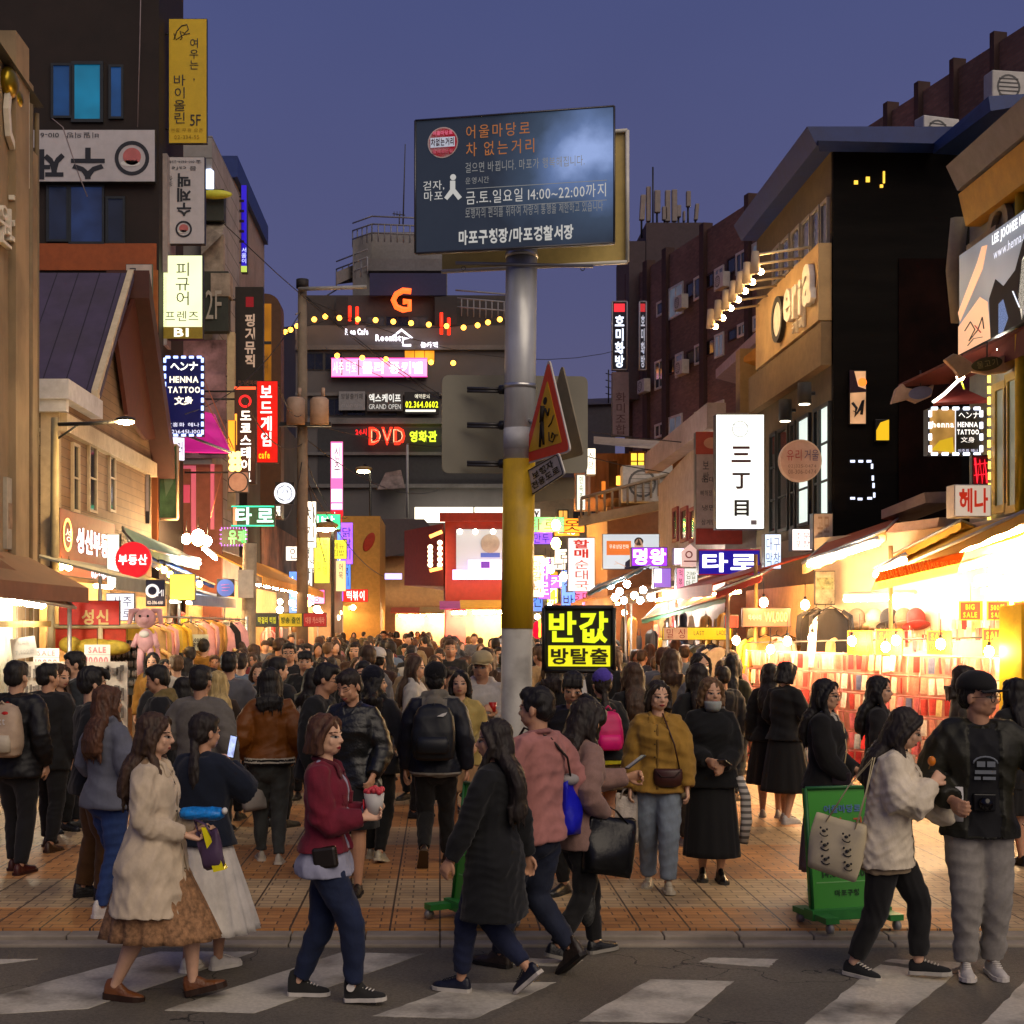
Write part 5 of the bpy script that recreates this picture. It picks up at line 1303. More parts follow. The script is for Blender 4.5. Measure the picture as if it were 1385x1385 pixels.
def ac_unit(c,s,label,yaw=0):
 o = thing('air_conditioner',label,'air conditioner',c - Vector((0,0,s * .4)),'outdoor air conditioner units'); o.rotation_euler.z = 0
 rm = Matrix.Rotation(yaw,3,'Z')
 mb = MB(); mb.box(c,(s * 1.1,s * .42,s * .8),rm); part(mb,'case',AC,o,.02)
 mb = MB(); f = c + rm @ Vector((-.12 * s,-.215 * s,0)); mb.ring(f,rm @ Vector((1,0,0)),Vector((0,0,1)),.26 * s,.31 * s,.02,20)
 for k in range(5): mb.box(f + Vector((0,0,(k - 2) * .1 * s)),(.5 * s,.012,.014),rm)
 part(mb,'grille',mat((.10,.10,.10)),o)
ya = math.atan2(pl.r.y,pl.r.x)
for x,y,lab in ((932,410,'small air conditioner under the upper row of brick windows, left one'),(988,381,'small air conditioner under the upper row of brick windows, right one'),(881,523,'small air conditioner at the left end of the second brick window row'),(933,498,'small air conditioner in the middle of the second brick window row')):
 ac_unit(pl(x,y,.35),.72,lab,ya)
# rooftop antenna cluster
o = thing('antenna_mast','cluster of mobile phone antennas on the roof of the brick block','antenna',W(905,300,63.2)); rgA = random.Random(3)
ANT = mat((.20,.17,.16),rough=.6)
for k,(x,yt,yb,w) in enumerate(((868,264,298,7),(877,253,300,6),(889,258,288,8),(903,258,300,7),(912,257,300,7),(918,278,294,6),(931,259,280,6),(941,276,298,5),(899,280,298,7),(925,286,300,3))):
 d = 63.2; a,c = W(x,yb,d),W(x + (2 if k in (0,7) else 0),yt,d); hw = w / F * d / 2
 mb = MB(); mb.hexa([a + Vector((-hw,-.12,0)),a + Vector((hw,-.12,0)),a + Vector((hw,.12,0)),a + Vector((-hw,.12,0)),c + Vector((-hw,-.12,0)),c + Vector((hw,-.12,0)),c + Vector((hw,.12,0)),c + Vector((-hw,.12,0))]); part(mb,'antenna_panel',ANT,o,.03)
 mb = MB(); mb.tube([Vector((a.x,a.y + .1,zt + 1.8)),Vector((a.x,a.y + .1,c.z - .2))],.05,5); part(mb,'pole',DARKM,o)
mb = MB(); mb.tube([W(883,305,63),W(883,226,63)],.04,5); part(mb,'lightning_rod',DARKM,o)
# blue letters sign at the block's left end
for x0,x1,d,lab,e in ((828,848,57,'tall black sign with glowing white letters 호미화방 at the end of the brick block',2.0),(865,874,55.5,'dim twin of the black 호미화방 sign on the brick wall',.35)):
 sign(lab,x0,408,x1,500,d,t=.3,face=mat((.012,.014,.035)),frame=(.03,mat((.30,.30,.36))),items=[('b',.12,.03,.85,.15,emi('#ff2838',.9 * min(1,e))),('t','호미화방',.18,.20,.82,.97,emi('#dfe8ff',e),{'vert': 1,'bold': .03})])
sign('unlit mauve banner with brush letters below the black sign',828,503,851,590,57,t=.3,face=mat((.15,.115,.14)),items=[('t','화미조합',.2,.32,.8,.97,mat((.05,.02,.03)),{'vert': 1})])
b = thing('building','distant low dark roofed house against the sky beside the pole signs','building',(W(810,0,75).x,76,0))
part(MB().bx(W(765,0,75).x,W(832,0,75).x,75,82,0,W(0,545,75).z),'wall',mat((.05,.045,.06),dirt=.3),b)
part(MB().hexa([W(764,548,74.8),W(833,546,74.8),W(833,546,82),W(764,548,82),W(780,540,76),W(828,538,76),W(828,538,82),W(780,540,82)]),'roof',mat((.04,.035,.05)),b)
o = thing('antenna','thin television aerial on the distant dark house','antenna',W(823,545,75)); mb = MB(); mb.tube([W(823,546,75),W(823,500,75)],.04,5)
for k in range(4): mb.tube([W(819,505 + 9 * k,75),W(827,507 + 9 * k,75)],.025,4)
part(mb,'mast',DARKM,o)

# wooden balcony restaurant
b = thing('building','two storey wooden balcony restaurant glowing amber below the brick block','building',(W(850,0,38).x,40,0))
WOOD = mat((.20,.085,.028),rough=.6,var=.4,scale=3,stretch=(3,3,.3)); x0,x1 = W(805,0,38).x,W(942,0,38).x
zf,zr = W(0,668,38).z,W(0,606,38).z
part(MB().bx(x0,x1,39.2,44,zf,zr),'wall',WOOD,b)
part(MB().bx(x0 + .4,x1,38.6,44,0,zf - .3),'lower_wall',mat((.22,.115,.075),rough=.8,dirt=.25),b)
part(MB().hexa([W(803,600,37.0),W(842,604,36.6),W(945,612,36.6),W(945,612,45),W(803,600,45),W(803,590,37.2),W(842,592,36.8),W(945,601,36.8)][:4] + [W(803,590,37.2),W(945,600,36.8),W(945,600,45),W(803,590,45)]),'roof',mat((.30,.24,.20),rough=.7,dirt=.3),b)
part(MB().slab([W(782,712,37),W(942,680,36.5),W(942,668,36.5),W(782,698,37)],.2),'balcony_floor',mat((.34,.26,.16),rough=.7,dirt=.35),b)
mb = MB()
for k in range(12): x = 786 + 10.5 * k; y = 700 - 2.9 * k; mb.tube([W(x,y,36.9),W(x,y - 26,36.9)],.035,5)
mb.tube([W(786,674,36.9),W(912,640,36.9)],.05,5); part(mb,'railing',mat((.24,.18,.12)),b)
pl = FD(39.18); LY = emi('#ffc840',1.6,True,.4,2)
window_on(b,pl,852,612,872,636,LY,WOOD,2,2,label='window glowing bright yellow'); window_on(b,pl,877,610,904,632,mat((.24,.10,.02)),WOOD,2)
window_on(b,pl,822,622,836,660,glass((.06,.03,.015)),WOOD,1); window_on(b,pl,792 + 20,650,820,674,emi('#ff9030',.7,False,.4,3),WOOD,1)
for x,y in ((850,648),(838,650),(905,632),(899,640)): part(MB().tube([W(x,y + 6,37.5),W(x,y - 6,37.5)],.09,8),'lantern',emi('#ffb040',2.6 if x < 880 else .9),b)
ac_unit(W(874,655,37.2),1.2,'grey air conditioner on the wooden balcony')
sign('white lit hanging sign at the left corner of the wooden restaurant',793,606,806,642,36,t=.4,face=emi('#fff4da',1.6,True),items=[('t','식당',.25,.15,.75,.8,INK,{'vert': 1})])
sign('slim white lit strip sign below the wooden balcony corner',780,642,792,690,40,t=.3,face=emi('#eef0e0',1.2,True),items=[('t','민속주점',.3,.05,.7,.95,mat((.1,.25,.1)),{'vert': 1})])
# flat billboard of a man in a suit
SKN = emi('#d8a888',.75); NAVY = mat((.02,.02,.06))
sign('lit billboard of a man in a dark blue suit beside an orange box',815,722,892,770,33,t=.2,face=emi('#c9d2da',.85,True,.1,.8),items=[('b',.07,.20,.50,.60,emi('#e07020',.85)),('t','무료상담전화',.12,.30,.46,.42,emi('#fff0e0',1.2)),
 ('p',[(.38,1.0),(.40,.80),(.55,.62),(.70,.60),(.80,.70),(.82,1.0)],NAVY),('p',[(.56,.62),(.60,.98),(.66,.62)],emi('#e8ecf2',.9)),('e',.635,.36,.075,.22,SKN),('e',.635,.22,.08,.12,BLACK),('l',[(.40,.92),(.28,.84),(.20,.86)],.12,SKN),('l',[(.28,.84),(.22,.78)],.05,SKN)])
for k,(lab,x0,yt,x1,yb,dd,face,items) in enumerate((
 ('tall white lit sign with red letters 할매순대국',768,727,805,800,30,emi('#fdf0ea',1.15,True),[('t','할매',.2,.04,.78,.38,emi('#d83020',.8),{'vert': 1,'bold': .04}),('t','순대국',.25,.42,.76,.97,emi('#d04838',.8),{'vert': 1})]),
 ('violet glowing box sign with white letters left of the house shaped sign',854,740,903,766,27,emi('#b040ff',1.1,True),[('t','명왕',.05,.08,.95,.92,emi('#fff6ff',2.8),{'bold': .05})]),
 ('white glowing block sign between the violet sign and the house shaped sign',911,741,926,764,26.6,emi('#ffe4ff',2.0,True),[]),
 ('indigo lit sign with big white letters 타로',945,743,1028,778,25,emi('#2418a0',.8,True),[('t','타로',.06,.14,.94,.88,emi('#fffaff',2.6),{'bold': .05}),('b',0,0,1,.05,emi('#a01830',.7)),('b',0,.95,1,1,emi('#a01830',.7))]),
 ('tall red and white menu sign partly hidden by the bright white lightbox',941,584,1004,736,27.5,mat((.36,.29,.27),dirt=.2),[('b',0,0,1,.20,mat((.33,.05,.03))),('e',.35,.10,.18,.05,mat((.5,.25,.15))),('b',0,.86,1,1,mat((.25,.03,.02))),('t','보쌈',.15,.26,.28,.45,INK,{'vert': 1}),('t','순대',.12,.40,.40,.45,INK),('t','뼈해장국',.10,.52,.44,.57,INK),('t','냉면',.14,.65,.40,.70,INK),('t','삼계탕',.12,.78,.42,.83,INK)]),
 ('bright white lightbox with three brush characters 三丁目 on the right',968,560,1034,716,24,emi('#fbfff8',1.45,True,.06,1),[('r',.5,.13,.065,.070,mat((.3,.3,.3))),('l',[(.32,.095),(.48,.085),(.66,.10)],.010,mat((.2,.2,.2))),('l',[(.36,.12),(.52,.115),(.60,.15),(.46,.165)],.010,mat((.2,.2,.2))),('l',[(.40,.15),(.52,.14)],.008,mat((.2,.2,.2))),('t','三',.32,.28,.72,.42,mat((.09,.025,.025)),{'bold': .03}),('t','丁',.34,.51,.70,.65,mat((.06,.03,.03)),{'bold': .03}),('t','目',.38,.745,.68,.885,mat((.03,.03,.03)),{'bold': .02}),('b',.72,.92,.84,.96,mat((.5,.45,.45)))]),
 ('light blue glowing panel sign standing right of the taro sign',1034,722,1057,770,22.8,emi('#cfe4ff',1.3,True),[('t','대구\n막창',.1,.1,.9,.9,mat((.2,.25,.35)))]),
 ('white glowing box with tiny writing under the tan facade',1071,715,1099,745,22.5,emi('#fff2f2',1.4,True),[('t','주문\n포장',.15,.2,.85,.85,mat((.35,.2,.2)))]),
 ('worn pale plate with faint brush marks at the corner of the tan facade',1100,694,1127,742,22.0,mat((.50,.40,.32),dirt=.3),[('t','골목',.2,.1,.8,.9,mat((.35,.24,.18)))]),
 ('pink lit vertical sign below the house shaped sign',915,768,926,806,26,emi('#ff9ab8',1.1,True),[('t','떡볶이',.25,.05,.75,.95,emi('#fff',1) if False else INK,{'vert': 1})]),
 ('violet lit panel under the violet box sign',884,768,908,795,26.8,emi('#a878e0',.9,True),[('b',.05,.05,.45,.75,emi('#fff4ff',1.8))]),
 ('pale menu panel with green writing under the house shaped sign',925,768,944,800,26,emi('#f0f0e4',1.1,True),[('t','김밥\n만두',.15,.15,.85,.85,mat((.2,.3,.08)))]),
)): sign(lab,x0,yt,x1,yb,dd,t=.22,face=face,items=items)
o = thing('shop_sign','small house shaped pink sign with a red circle left of the taro sign','sign',W(933,766,25.4)); pl = FD(25.4)
part(MB().poly([W(922,766,25.4),W(945,766,25.4),W(945,746,25.4),W(934,736,25.4),W(922,746,25.4)],.12),'cabinet',emi('#f5c8bc',.8),o)
part(MB().ring(W(932,750,25.38),(1,0,0),(0,0,1),.045,.065,.02),'emblem',mat((.4,.02,.02)),o); part(MB().tube([W(925,759,25.38),W(943,759,25.38)],.012,5),'stroke',mat((.4,.02,.02)),o)
o = thing('shop_sign','round beige sign reading 유리 거울 on the dark window front','sign',W(1083,651,22.5))
part(MB().disc(W(1083,623,22.5),(1,0,0),(0,0,1),.335,.10,36),'cabinet',mat((.47,.30,.23),rough=.6,dirt=.25),o); mb = MB(); mb.ring(W(1083,623,22.49),(1,0,0),(0,0,1),.32,.34,.11,36); part(mb,'rim',mat((.55,.4,.3)),o)
for txt,x0,yt,x1,yb,c in (('유리',1064,608,1084,623,(.32,.03,.03)),('거울',1088,608,1107,623,(.08,.05,.12)),('02)325-0474',1066,628,1104,634,(.2,.12,.09)),('011-306-0474',1066,635,1104,641,(.2,.12,.09))):
 q = FD(22.48).rect(x0,yt,x1,yb); mb = MB(); mb.text(txt,centre(q),(1,0,0),(0,0,1),(q[1] - q[0]).length,q[3].z - q[0].z); part(mb,'lettering',mat(c),o)

# pale rendered facade between the restaurant and the tan building
b = thing('building','pale rendered shop facade with tall red framed windows behind the red and white menu sign','building',(7.5,33,0))
pl = FL(5.6,False); y0,y1 = 27.6,36
mb = MB(); mb.hexa([(5.6,y0,0),(9,y0,0),(9,y1,0),(5.6,y1,0),(5.6,y0,6.2),(9,y0,6.2),(9,y1,5.6),(5.6,y1,5.6)]); part(mb,'wall',mat((.36,.31,.30),rough=.85,dirt=.35),b)
for x0,x1 in ((912,918),(923,931),(935,944),(952,966)): window_on(b,pl,x0,690,x1,732,glass((.05,.03,.03)),mat((.20,.03,.03)),1,fw=.08)
part(MB().bx(5.25,5.62,y0,y1,5.9,6.4),'cornice',mat((.33,.27,.27),dirt=.3),b)

# tan lit building with projecting lamps
b = thing('building','tan boarded shop building with block letters lit by a row of projecting lamps','building',(7.5,25,0))
pl = FL(6.2,False)
part(MB().bx(6.2,9.5,22.25,27.5,0,9.6),'wall',mat((.105,.075,.038),rough=.85,dirt=.3),b)
part(MB().hexa([(5.9,22.0,9.55),(9.5,22.0,9.55),(9.5,27.5,9.55),(5.9,27.5,9.55),(5.75,22.0,9.85),(9.5,22.0,9.85),(9.5,27.5,9.85),(5.75,27.5,9.85)]),'eave',mat((.010,.03,.15),rough=.5,dirt=.3),b)
mb = MB(); mb.slab(pl.rect(1040,415,1126,505,.22),.2); 
part(MB().bx(5.98,6.19,22.2,26.6,6.86,8.08),'sign_board',mat((.46,.30,.13),rough=.7,var=.25,scale=2,dirt=.12),b)
part(MB().bx(6.02,6.19,22.2,27.4,6.15,6.84),'fascia',mat((.20,.13,.06),rough=.8,dirt=.3),b)
for x0,x1 in ((1048,1057),(1060,1070),(1074,1084),(1088,1098),(1101,1111),(1114,1122)): window_on(b,pl,x0,270 + (1122 - x0) * .95,x1,330 + (1122 - x0) * .75,glass((.12,.13,.17)),mat((.26,.24,.22)),1,fw=.05)
GW_ = emi('#dfeee6',1.0,True)
for k,(x0,x1) in enumerate(((1044,1052),(1055,1068),(1072,1078),(1082,1097),(1104,1110),(1112,1124))):
 window_on(b,pl,x0,545,x1,700,GW_ if k in (3,5) else glass((.03,.04,.04)),mat((.025,.03,.03)),1,3,fw=.06,ref=1124)
part(MB().bx(6.0,6.19,22.2,27.4,3.2,3.5),'sill',mat((.20,.14,.08)),b)
ql = FL(5.97,False)
for txt,xa_,xb_,yt,yb in (('e',1066,1076,395,440),('r',1078,1084,388,432),('i',1086,1090,380,427),('a',1092,1104,362,418)):
 q = ql.rect(xa_,yt,xb_,yb,.0); mb = MB(); mb.text(txt,centre(q),ql.r,(0,0,1),(q[1] - q[0]).length,q[3].z - q[0].z,.09,bold=.03); part(mb,'block_letter',mat((.80,.76,.68),rough=.5),b)
q = ql(1056,432); part(MB().disc(q + Vector((-.06,0,0)),ql.r,(0,0,1),.34,.06,24),'emblem',mat((.8,.76,.68)),b); part(MB().ring(q + Vector((-.08,0,0)),ql.r,(0,0,1),.30,.40,.08,24),'emblem_rim',BLACK,b)
q = ql.rect(1074,440,1090,452); mb = MB(); mb.text('카페',centre(q),ql.r,(0,0,1),(q[1] - q[0]).length,.22,.04); part(mb,'lettering',mat((.8,.74,.62)),b)
for k,(d_,z_) in enumerate(((22.6,8.02),(23.2,8.0),(23.75,7.98),(24.3,7.96),(24.9,7.95),(25.6,7.93),(26.3,7.92))):
 o = thing('projecting_lamp',('nearest','second','third','fourth','fifth','sixth','farthest')[k] + ' of the lamps on arms over the tan sign board','lamp',(6.0,d_,z_),'lamps on arms over the tan sign board')
 e = Vector((5.05,d_ - .1,z_ - .05)); part(MB().tube([(5.97,d_,z_ + .1),e],.022,6),'arm',mat((.6,.5,.35),rough=.4,metal=.4),o)
 part(MB().tube([e + Vector((0,0,.05)),e - Vector((0,0,.30))],[.06,.085],8),'lamp_head',mat((.42,.33,.24),rough=.5),o)
 part(MB().ball(e + Vector((.09,0,-.27)),.05,8,6),'bulb',emi('#ffcf88',26,True),o)
# lower roof of the neighbour with timber post
b = thing('porch_roof','pinkish lean-to roof on a pale timber post left of the tan building','roof',(5.3,29,0))
mb = MB(); mb.hexa([W(968,512,33),W(1040,447,27.2),W(1060,455,27.2),W(1000,520,33),W(968,500,33),W(1040,432,27.2),W(1062,440,27.2),W(1000,505,33)]); part(mb,'roof',mat((.36,.24,.25),rough=.6,dirt=.2),b)
x0 = W(998,0,28.5).x; part(MB().bx(x0,x0 + .36,28.3,28.7,3,7.6),'post',mat((.40,.26,.11),rough=.8,dirt=.2),b)
mb = MB(); mb.slab([W(1000,490,28.4),W(1024,487,28.0),W(1022,470,28.0),W(1002,486,28.4)],.2); part(mb,'bracket',mat((.52,.22,.03)),b)
for x,y in ((1084,548),(1093,540),(1062,560)): 
 part(MB().tube([W(x,y - 18,21.9),W(x,y + 8,21.9)],.10,10),'lamp_shade',mat((.02,.02,.02)),b) if False else None
for k,(x,y) in enumerate(((1062,555),(1088,532))):
 o = thing('wall_lamp',('lower','upper')[k] + ' black cylinder wall lamp on the window front of the tan building','lamp',W(x,y,22.3 if k else 23.5)); dd = 22.0 if k else 23.4
 part(MB().tube([W(x,y - 14,dd),W(x,y + 14,dd)],.11,12),'lamp_shade',mat((.03,.028,.025)),o); part(MB().disc(W(x,y + 14.5,dd),(1,0,0),(0,1,0),.085,.01),'bulb',emi('#fff0d0',5),o); part(MB().tube([W(x,y,dd),W(x + 14,y,dd)],.03,6),'arm',BLACK,o)

# dark timber building
DKW = mat((.0045,.0035,.0028),rough=.8,var=.7,scale=1.5,stretch=(.4,1,3),dirt=.0,spec=.12)
b = thing('building','almost black timber building with blue eaves between the tan facade and the henna billboard','building',(8,23,0))
pl = FD(22.15)
part(MB().bx(W(1127,0,22.15).x,W(1345,0,22.15).x,22.15,22.24,0,W(0,205,22.15).z),'wall',DKW,b)
part(MB().hexa([W(1108,205,21.9),W(1262,207,21.9),W(1262,207,24),W(1108,205,24),W(1106,190,21.6),W(1264,194,21.6),W(1264,194,24),W(1106,190,24)]),'eave',mat((.008,.028,.16),rough=.5),b)
part(MB().hexa([W(1262,208,21.8),W(1340,150,20.4),W(1400,140,20.4),W(1300,210,22),W(1262,194,21.8),W(1337,130,20.4),W(1400,126,20.4),W(1300,195,22)]),'upper_eave',mat((.015,.04,.17),rough=.45),b)
for x,y,w,h in ((1155,247,5,5),(1171,243,5,7),(1194,240,2.5,16),(1190,252,4,4)):
 mb = MB(); panel(mb,pl,x,y - h / 2,x + w,y + h / 2,.02,.02); part(mb,'reflected_light',emi('#ffc840',1.4),b)  # yellow reflections on the dark wall, put in as small glowing panels
mb = MB()
for x,y in ((1150,624),(1161,624),(1172,624),(1178,629),(1179,645),(1180,655),(1181,668),(1150,674),(1160,675),(1173,674)): panel(mb,pl,x,y - 1.6,x + 6 if y in (624,674,675) else x + 2.5,y + (1.6 if y in (624,674,675) else 5),.02,.02)
part(mb,'light_strip',emi('#dfe6ff',1.6),b)
mb = MB(); panel(mb,pl,1215,350,1300,700,.02,.02); part(mb,'red_boards',mat((.009,.0025,.0016),var=.9,scale=2,rough=.9,spec=.1),b)
sign('narrow lit poster of a hand and forearm drawing on the dark timber wall',1149,501,1172,574,22.1,t=.06,face=emi('#e0a878',.75,True,.4,3),items=[('p',[(0,.0),(.25,0),(.5,.30),(.95,.35),(1,.40),(.0,.42)],emi('#301020',.2)),('d',.75,.22,.08,emi('#ff7828',1.8)),('l',[(.15,.6),(.4,.7),(.3,.85),(.6,.72),(.8,.55),(.7,.82)],.025,INK),('l',[(.2,.75),(.5,.8)],.02,INK)])
sign('small glowing yellow dome shaped emblem on the dark timber wall',1184,567,1203,597,22.1,t=.05,face=BLACK,items=[('p',[(.05,.95),(.05,.5),(.35,.15),(.95,.02),(.95,.95)],emi('#f5c020',.95)),('l',[(.2,.55),(.6,.35),(.9,.32)],.012,INK),('t','맥주',.3,.65,.85,.85,INK)],cat='sign')
ac_unit(W(1267,182,23.0),.62,'white air conditioner standing behind the blue eave',.3)
ac_unit(W(1364,122,21.5),.62,'white air conditioner with a grille at the upper right corner',.15)

# nearest right building: henna shop
b = thing('building','yellow trimmed henna shop building at the right edge','building',(9,18,0))
pl = FL(7.2,False)
part(MB().bx(7.2,11,13.5,19.1,0,7.6),'wall',mat((.26,.255,.22),rough=.85,var=.3,scale=2,dirt=.35),b)
part(MB().hexa([(7.0,13,7.35),(7.2,13,7.35),(7.2,18.7,7.35),(7.0,18.7,7.35),(6.9,13,7.78),(7.2,13,7.78),(7.2,18.7,7.78),(6.9,18.7,7.78)]),'yellow_eave',mat((.52,.27,.01),rough=.5,dirt=.15),b)
part(MB().hexa([(6.85,13,7.80),(11,13,7.80),(11,18.6,7.80),(6.85,18.6,7.80),(6.7,13,8.12),(11,13,8.3),(11,18.6,8.3),(6.7,18.6,8.12)]),'roof',mat((.16,.15,.17),rough=.6,dirt=.3),b)
mb = MB(); mb.ring((7.1,17.9,7.1),(0,-1,0),(0,0,1),.22,.34,.08); mb.bx(7.08,7.2,17.9,18.9,7.05,7.15); mb.tube([(7.1,19.2,6.2),(7.05,19.25,6.9),(7.1,19.2,7.6)],.12,8); part(mb,'plaster_ornament',mat((.34,.28,.17),dirt=.3),b)
part(MB().tube([(7.12,17.25,3),(7.12,17.25,8)],.06,6),'yellow_pipe',mat((.6,.42,.02)),b)
for x0,x1 in ((1349,1364),(1366,1388)): window_on(b,pl,x0,525 if x0 < 1360 else 512,x1,690,emi('#8f917a',.32,False,.5,1.5),mat((.34,.22,.03),rough=.4,metal=.3),1,fw=.10)
mb = MB()
for k in range(16): p = pl.at(1344,3.1 + .14 * k,.06); mb.tube([p,p + Vector((0,0,.09))],.022,6)
part(mb,'light_strip',emi('#ffd050',4),b)
FLESH = emi('#f3b98e',.95); FLESHW = emi('#fff0da',1.25)
sign('backlit grey billboard of tattooed arms and a black top with white lettering',1297,345,1405,480,pl=FL(7.0,False),t=.12,face=emi('#8f95a0',.62,True,.35,.9),cat='billboard',name='billboard',items=[
 ('p',[(.0,.58),(.03,.68),(.34,.30),(.40,.10),(.33,.08),(.27,.20)][::-1],FLESH),('p',[(.0,.72),(.30,.55),(.40,.64),(.44,1.0),(.0,1.0)][::-1],FLESH),('l',[(.10,.80),(.18,.74),(.24,.84),(.16,.92),(.28,.86),(.34,.76),(.36,.88)],.018,INK),('l',[(.14,.96),(.22,.92),(.34,.95)],.015,INK),('l',[(.24,.80),(.32,.90)],.02,emi('#c02020',.6)),
 ('p',[(.42,.62),(.50,.47),(.60,.58),(.74,.50),(.86,.22),(1.0,.18),(1.0,1.0),(.44,1.0)][::-1],mat((.014,.013,.018))),('p',[(.82,.45),(.88,.38),(.93,.45),(.92,.80),(.82,.98),(.78,.78)][::-1],FLESHW),('p',[(.54,.72),(.60,.70),(.66,.90),(.60,1.0),(.54,1.0)][::-1],emi('#8fa0d0',.8)),('l',[(.72,.68),(.80,.86)],.02,emi('#f0f4ff',1.2)),('l',[(.86,.60),(.88,.74),(.85,.86)],.012,INK),
 ('t','LEE JOOHEE HENNA',.46,.04,.98,.16,emi('#ffffff',1.5),{'bold': .03}),('t','www.henna.co.kr',.48,.19,.98,.28,emi('#f0f2ff',1.1))])
for k,(pts,d_,sc_,lab) in enumerate(([[(1278,486),(1290,478),(1300,480),(1318,492),(1345,484),(1372,478),(1384,488),(1362,503),(1335,506),(1315,502),(1300,512),(1292,500)],17.6,1,'larger carved wooden fish sign with green letters under the billboard'],[[(1206,546),(1212,526),(1221,518),(1226,524),(1245,528),(1264,519),(1260,536),(1240,545),(1228,540)],19.8,.8,'smaller carved wooden fish sign with a blue oval on the dark wall'])):
 o = thing('fish_sign',lab,'sign',W(pts[0][0] + 30,pts[0][1],d_)); part(MB().poly([W(x,y,d_) for x,y in pts[::-1]],.10),'board',mat((.55,.34,.16) if k == 0 else (.45,.30,.20),rough=.6,var=.3,scale=4),o,.015)
 cx,cy,rx,ry,c = ((1335,492,.20,.085,(.10,.085,.02)),(1245,531,.17,.09,(.16,.17,.28)))[k]
 part(MB().disc(W(cx,cy,d_ - .01),(.97,0,.18),(-.18,0,.97),rx,.02,24,rv=ry),'oval',mat(c),o)
 if k == 0:
  mb = MB(); mb.text('물고기',W(cx,cy,d_ - .02),(.97,0,.18),(-.18,0,.97),.26,.09,.012); part(mb,'lettering',mat((.45,.36,.10)),o)
 mb = MB(); mb.tube([W(cx,cy - 30,d_ + .05),W(cx,cy,d_ + .05)],.01,5); part(mb,'chain',DARKM,o)
o = thing('awning','dark red sloping awning with a white tube lamp under the fish signs','awning',W(1280,700,19.6))
part(MB().slab([W(1262,545,19.0),W(1338,541,18.4),W(1338,508,19.6),W(1290,513,20)],.04),'fabric',mat((.26,.035,.025),rough=.7),o); part(MB().slab([W(1215,520,20.2),W(1385,440,17.0),W(1400,470,16.6),W(1290,515,19.6)],.04),'upper_fabric',mat((.12,.02,.012),rough=.7),o)
part(MB().tube([W(1262,544,19),W(1277,533,19),W(1300,511,18.6)],.022,6),'tube_lamp',emi('#fff0dc',6),o)
for x,y in ((1299,512),(1352,472)):
 part(MB().tube([W(x,y,18),W(x + 5,y + 14,17.9)],.012,5),'stem',emi('#d8d020',.8),o); part(MB().ball(W(x,y - 3,17.9),.055,8,6),'bulb',emi('#fff4e0',10),o)
sign('henna tattoo box sign framed by white and blue LEDs on the right',1256,552,1328,615,18.4,t=.2,face=BLACK,items=[('b',.02,.03,.49,.97,emi('#c09048',.55,False,.7,5)),('p',[(.05,.9),(.2,.7),(.45,.62),(.47,.95)][::-1],emi('#d8b020',.8)),('t','henna',.06,.28,.47,.42,emi('#fff8e8',1.4),{'bold': .03}),('b',.49,.0,.51,1,emi('#f0f0f4',.9)),('t','ヘンナ',.56,.08,.94,.22,emi('#fff8f0',1.5)),('t','HENNA',.54,.30,.92,.41,emi('#fff8f0',1.5),{'bold': .03}),('t','TATTOO',.53,.46,.94,.57,emi('#fff8f0',1.5),{'bold': .03}),('t','文身',.60,.62,.86,.74,emi('#fff8f0',1.2)),('t','이주희 헤나',.55,.88,.92,.95,emi('#e0e0ff',1.0)),('led',emi('#e8ecff',3.2),5,4,.022,.9)])
sign('red scribbled neon plate behind the white henna box',1315,615,1337,660,17.8,t=.08,face=mat((.20,.005,.01)),items=[('l',[(.15,.1),(.3,.85),(.45,.15),(.6,.85),(.75,.15),(.9,.85)],.012,emi('#ff2030',2.4)),('l',[(.1,.3),(.9,.25)],.012,emi('#ff2030',2.4)),('l',[(.1,.62),(.9,.58)],.012,emi('#ff2030',2.4))])
sign('pale box sign with big red letters 헤나 on the right',1291,655,1341,699,17.3,t=.28,face=emi('#e6d0b8',.62,True),side=mat((.45,.40,.36)),items=[('t','헤나',.12,.12,.90,.88,emi('#c02c14',.75),{'bold': .03})])
o = thing('ledge_roof','pale stepped ledge roofs over the stall below the dark timber wall','roof',W(1240,720,19.5)); CC = mat((.40,.30,.24),rough=.8,dirt=.3)
part(MB().hexa([W(1192,702,20.5),W(1252,680,20),W(1300,680,20.6),W(1230,706,21.5),W(1192,690,20.5),W(1250,666,20),W(1300,664,20.6),W(1230,692,21.5)]),'upper_slab',CC,o)
part(MB().hexa([W(1200,720,20),W(1268,712,19),W(1300,712,20),W(1230,722,21),W(1200,709,20),W(1270,700,19),W(1300,699,20),W(1230,710,21)]),'lower_slab',CC,o)
# ---------------------------------------------------------------- market stalls
rs = random.Random(11)
def setmat(o,m):
 if not o.material_slots: o.data.materials.append(m)
 o.material_slots[0].link = 'OBJECT'; o.material_slots[0].material = m
def copy_tree(o,loc=None,rz=None,label=None,parent=None):
 c = o.copy(); COL.objects.link(c)
 if parent is not None: c.parent = parent
 if loc is not None: c.location = loc
 if rz is not None: c.rotation_euler.z = rz
 if label: c['label'] = label
 for ch in list(o.children): copy_tree(ch,parent=c)
 return c
WARM_T = emi('#ffcd8c',34,True); WARM_B = emi('#ffc684',60,True); COOL_T = emi('#ffeed6',26,True)
def tube_light(label,a,c,m=None,r=.03,grp='tube lamps under the market awnings'):
 o = thing('tube_lamp',label,'lamp',(a + c) / 2,grp)
 part(MB().tube([a,c],r,8),'tube',m or WARM_T,o)
 up = Vector((0,0,r + .035)); part(MB().tube([a + up,c + up],.04,4),'fitting',WHITEP,o)
 return o
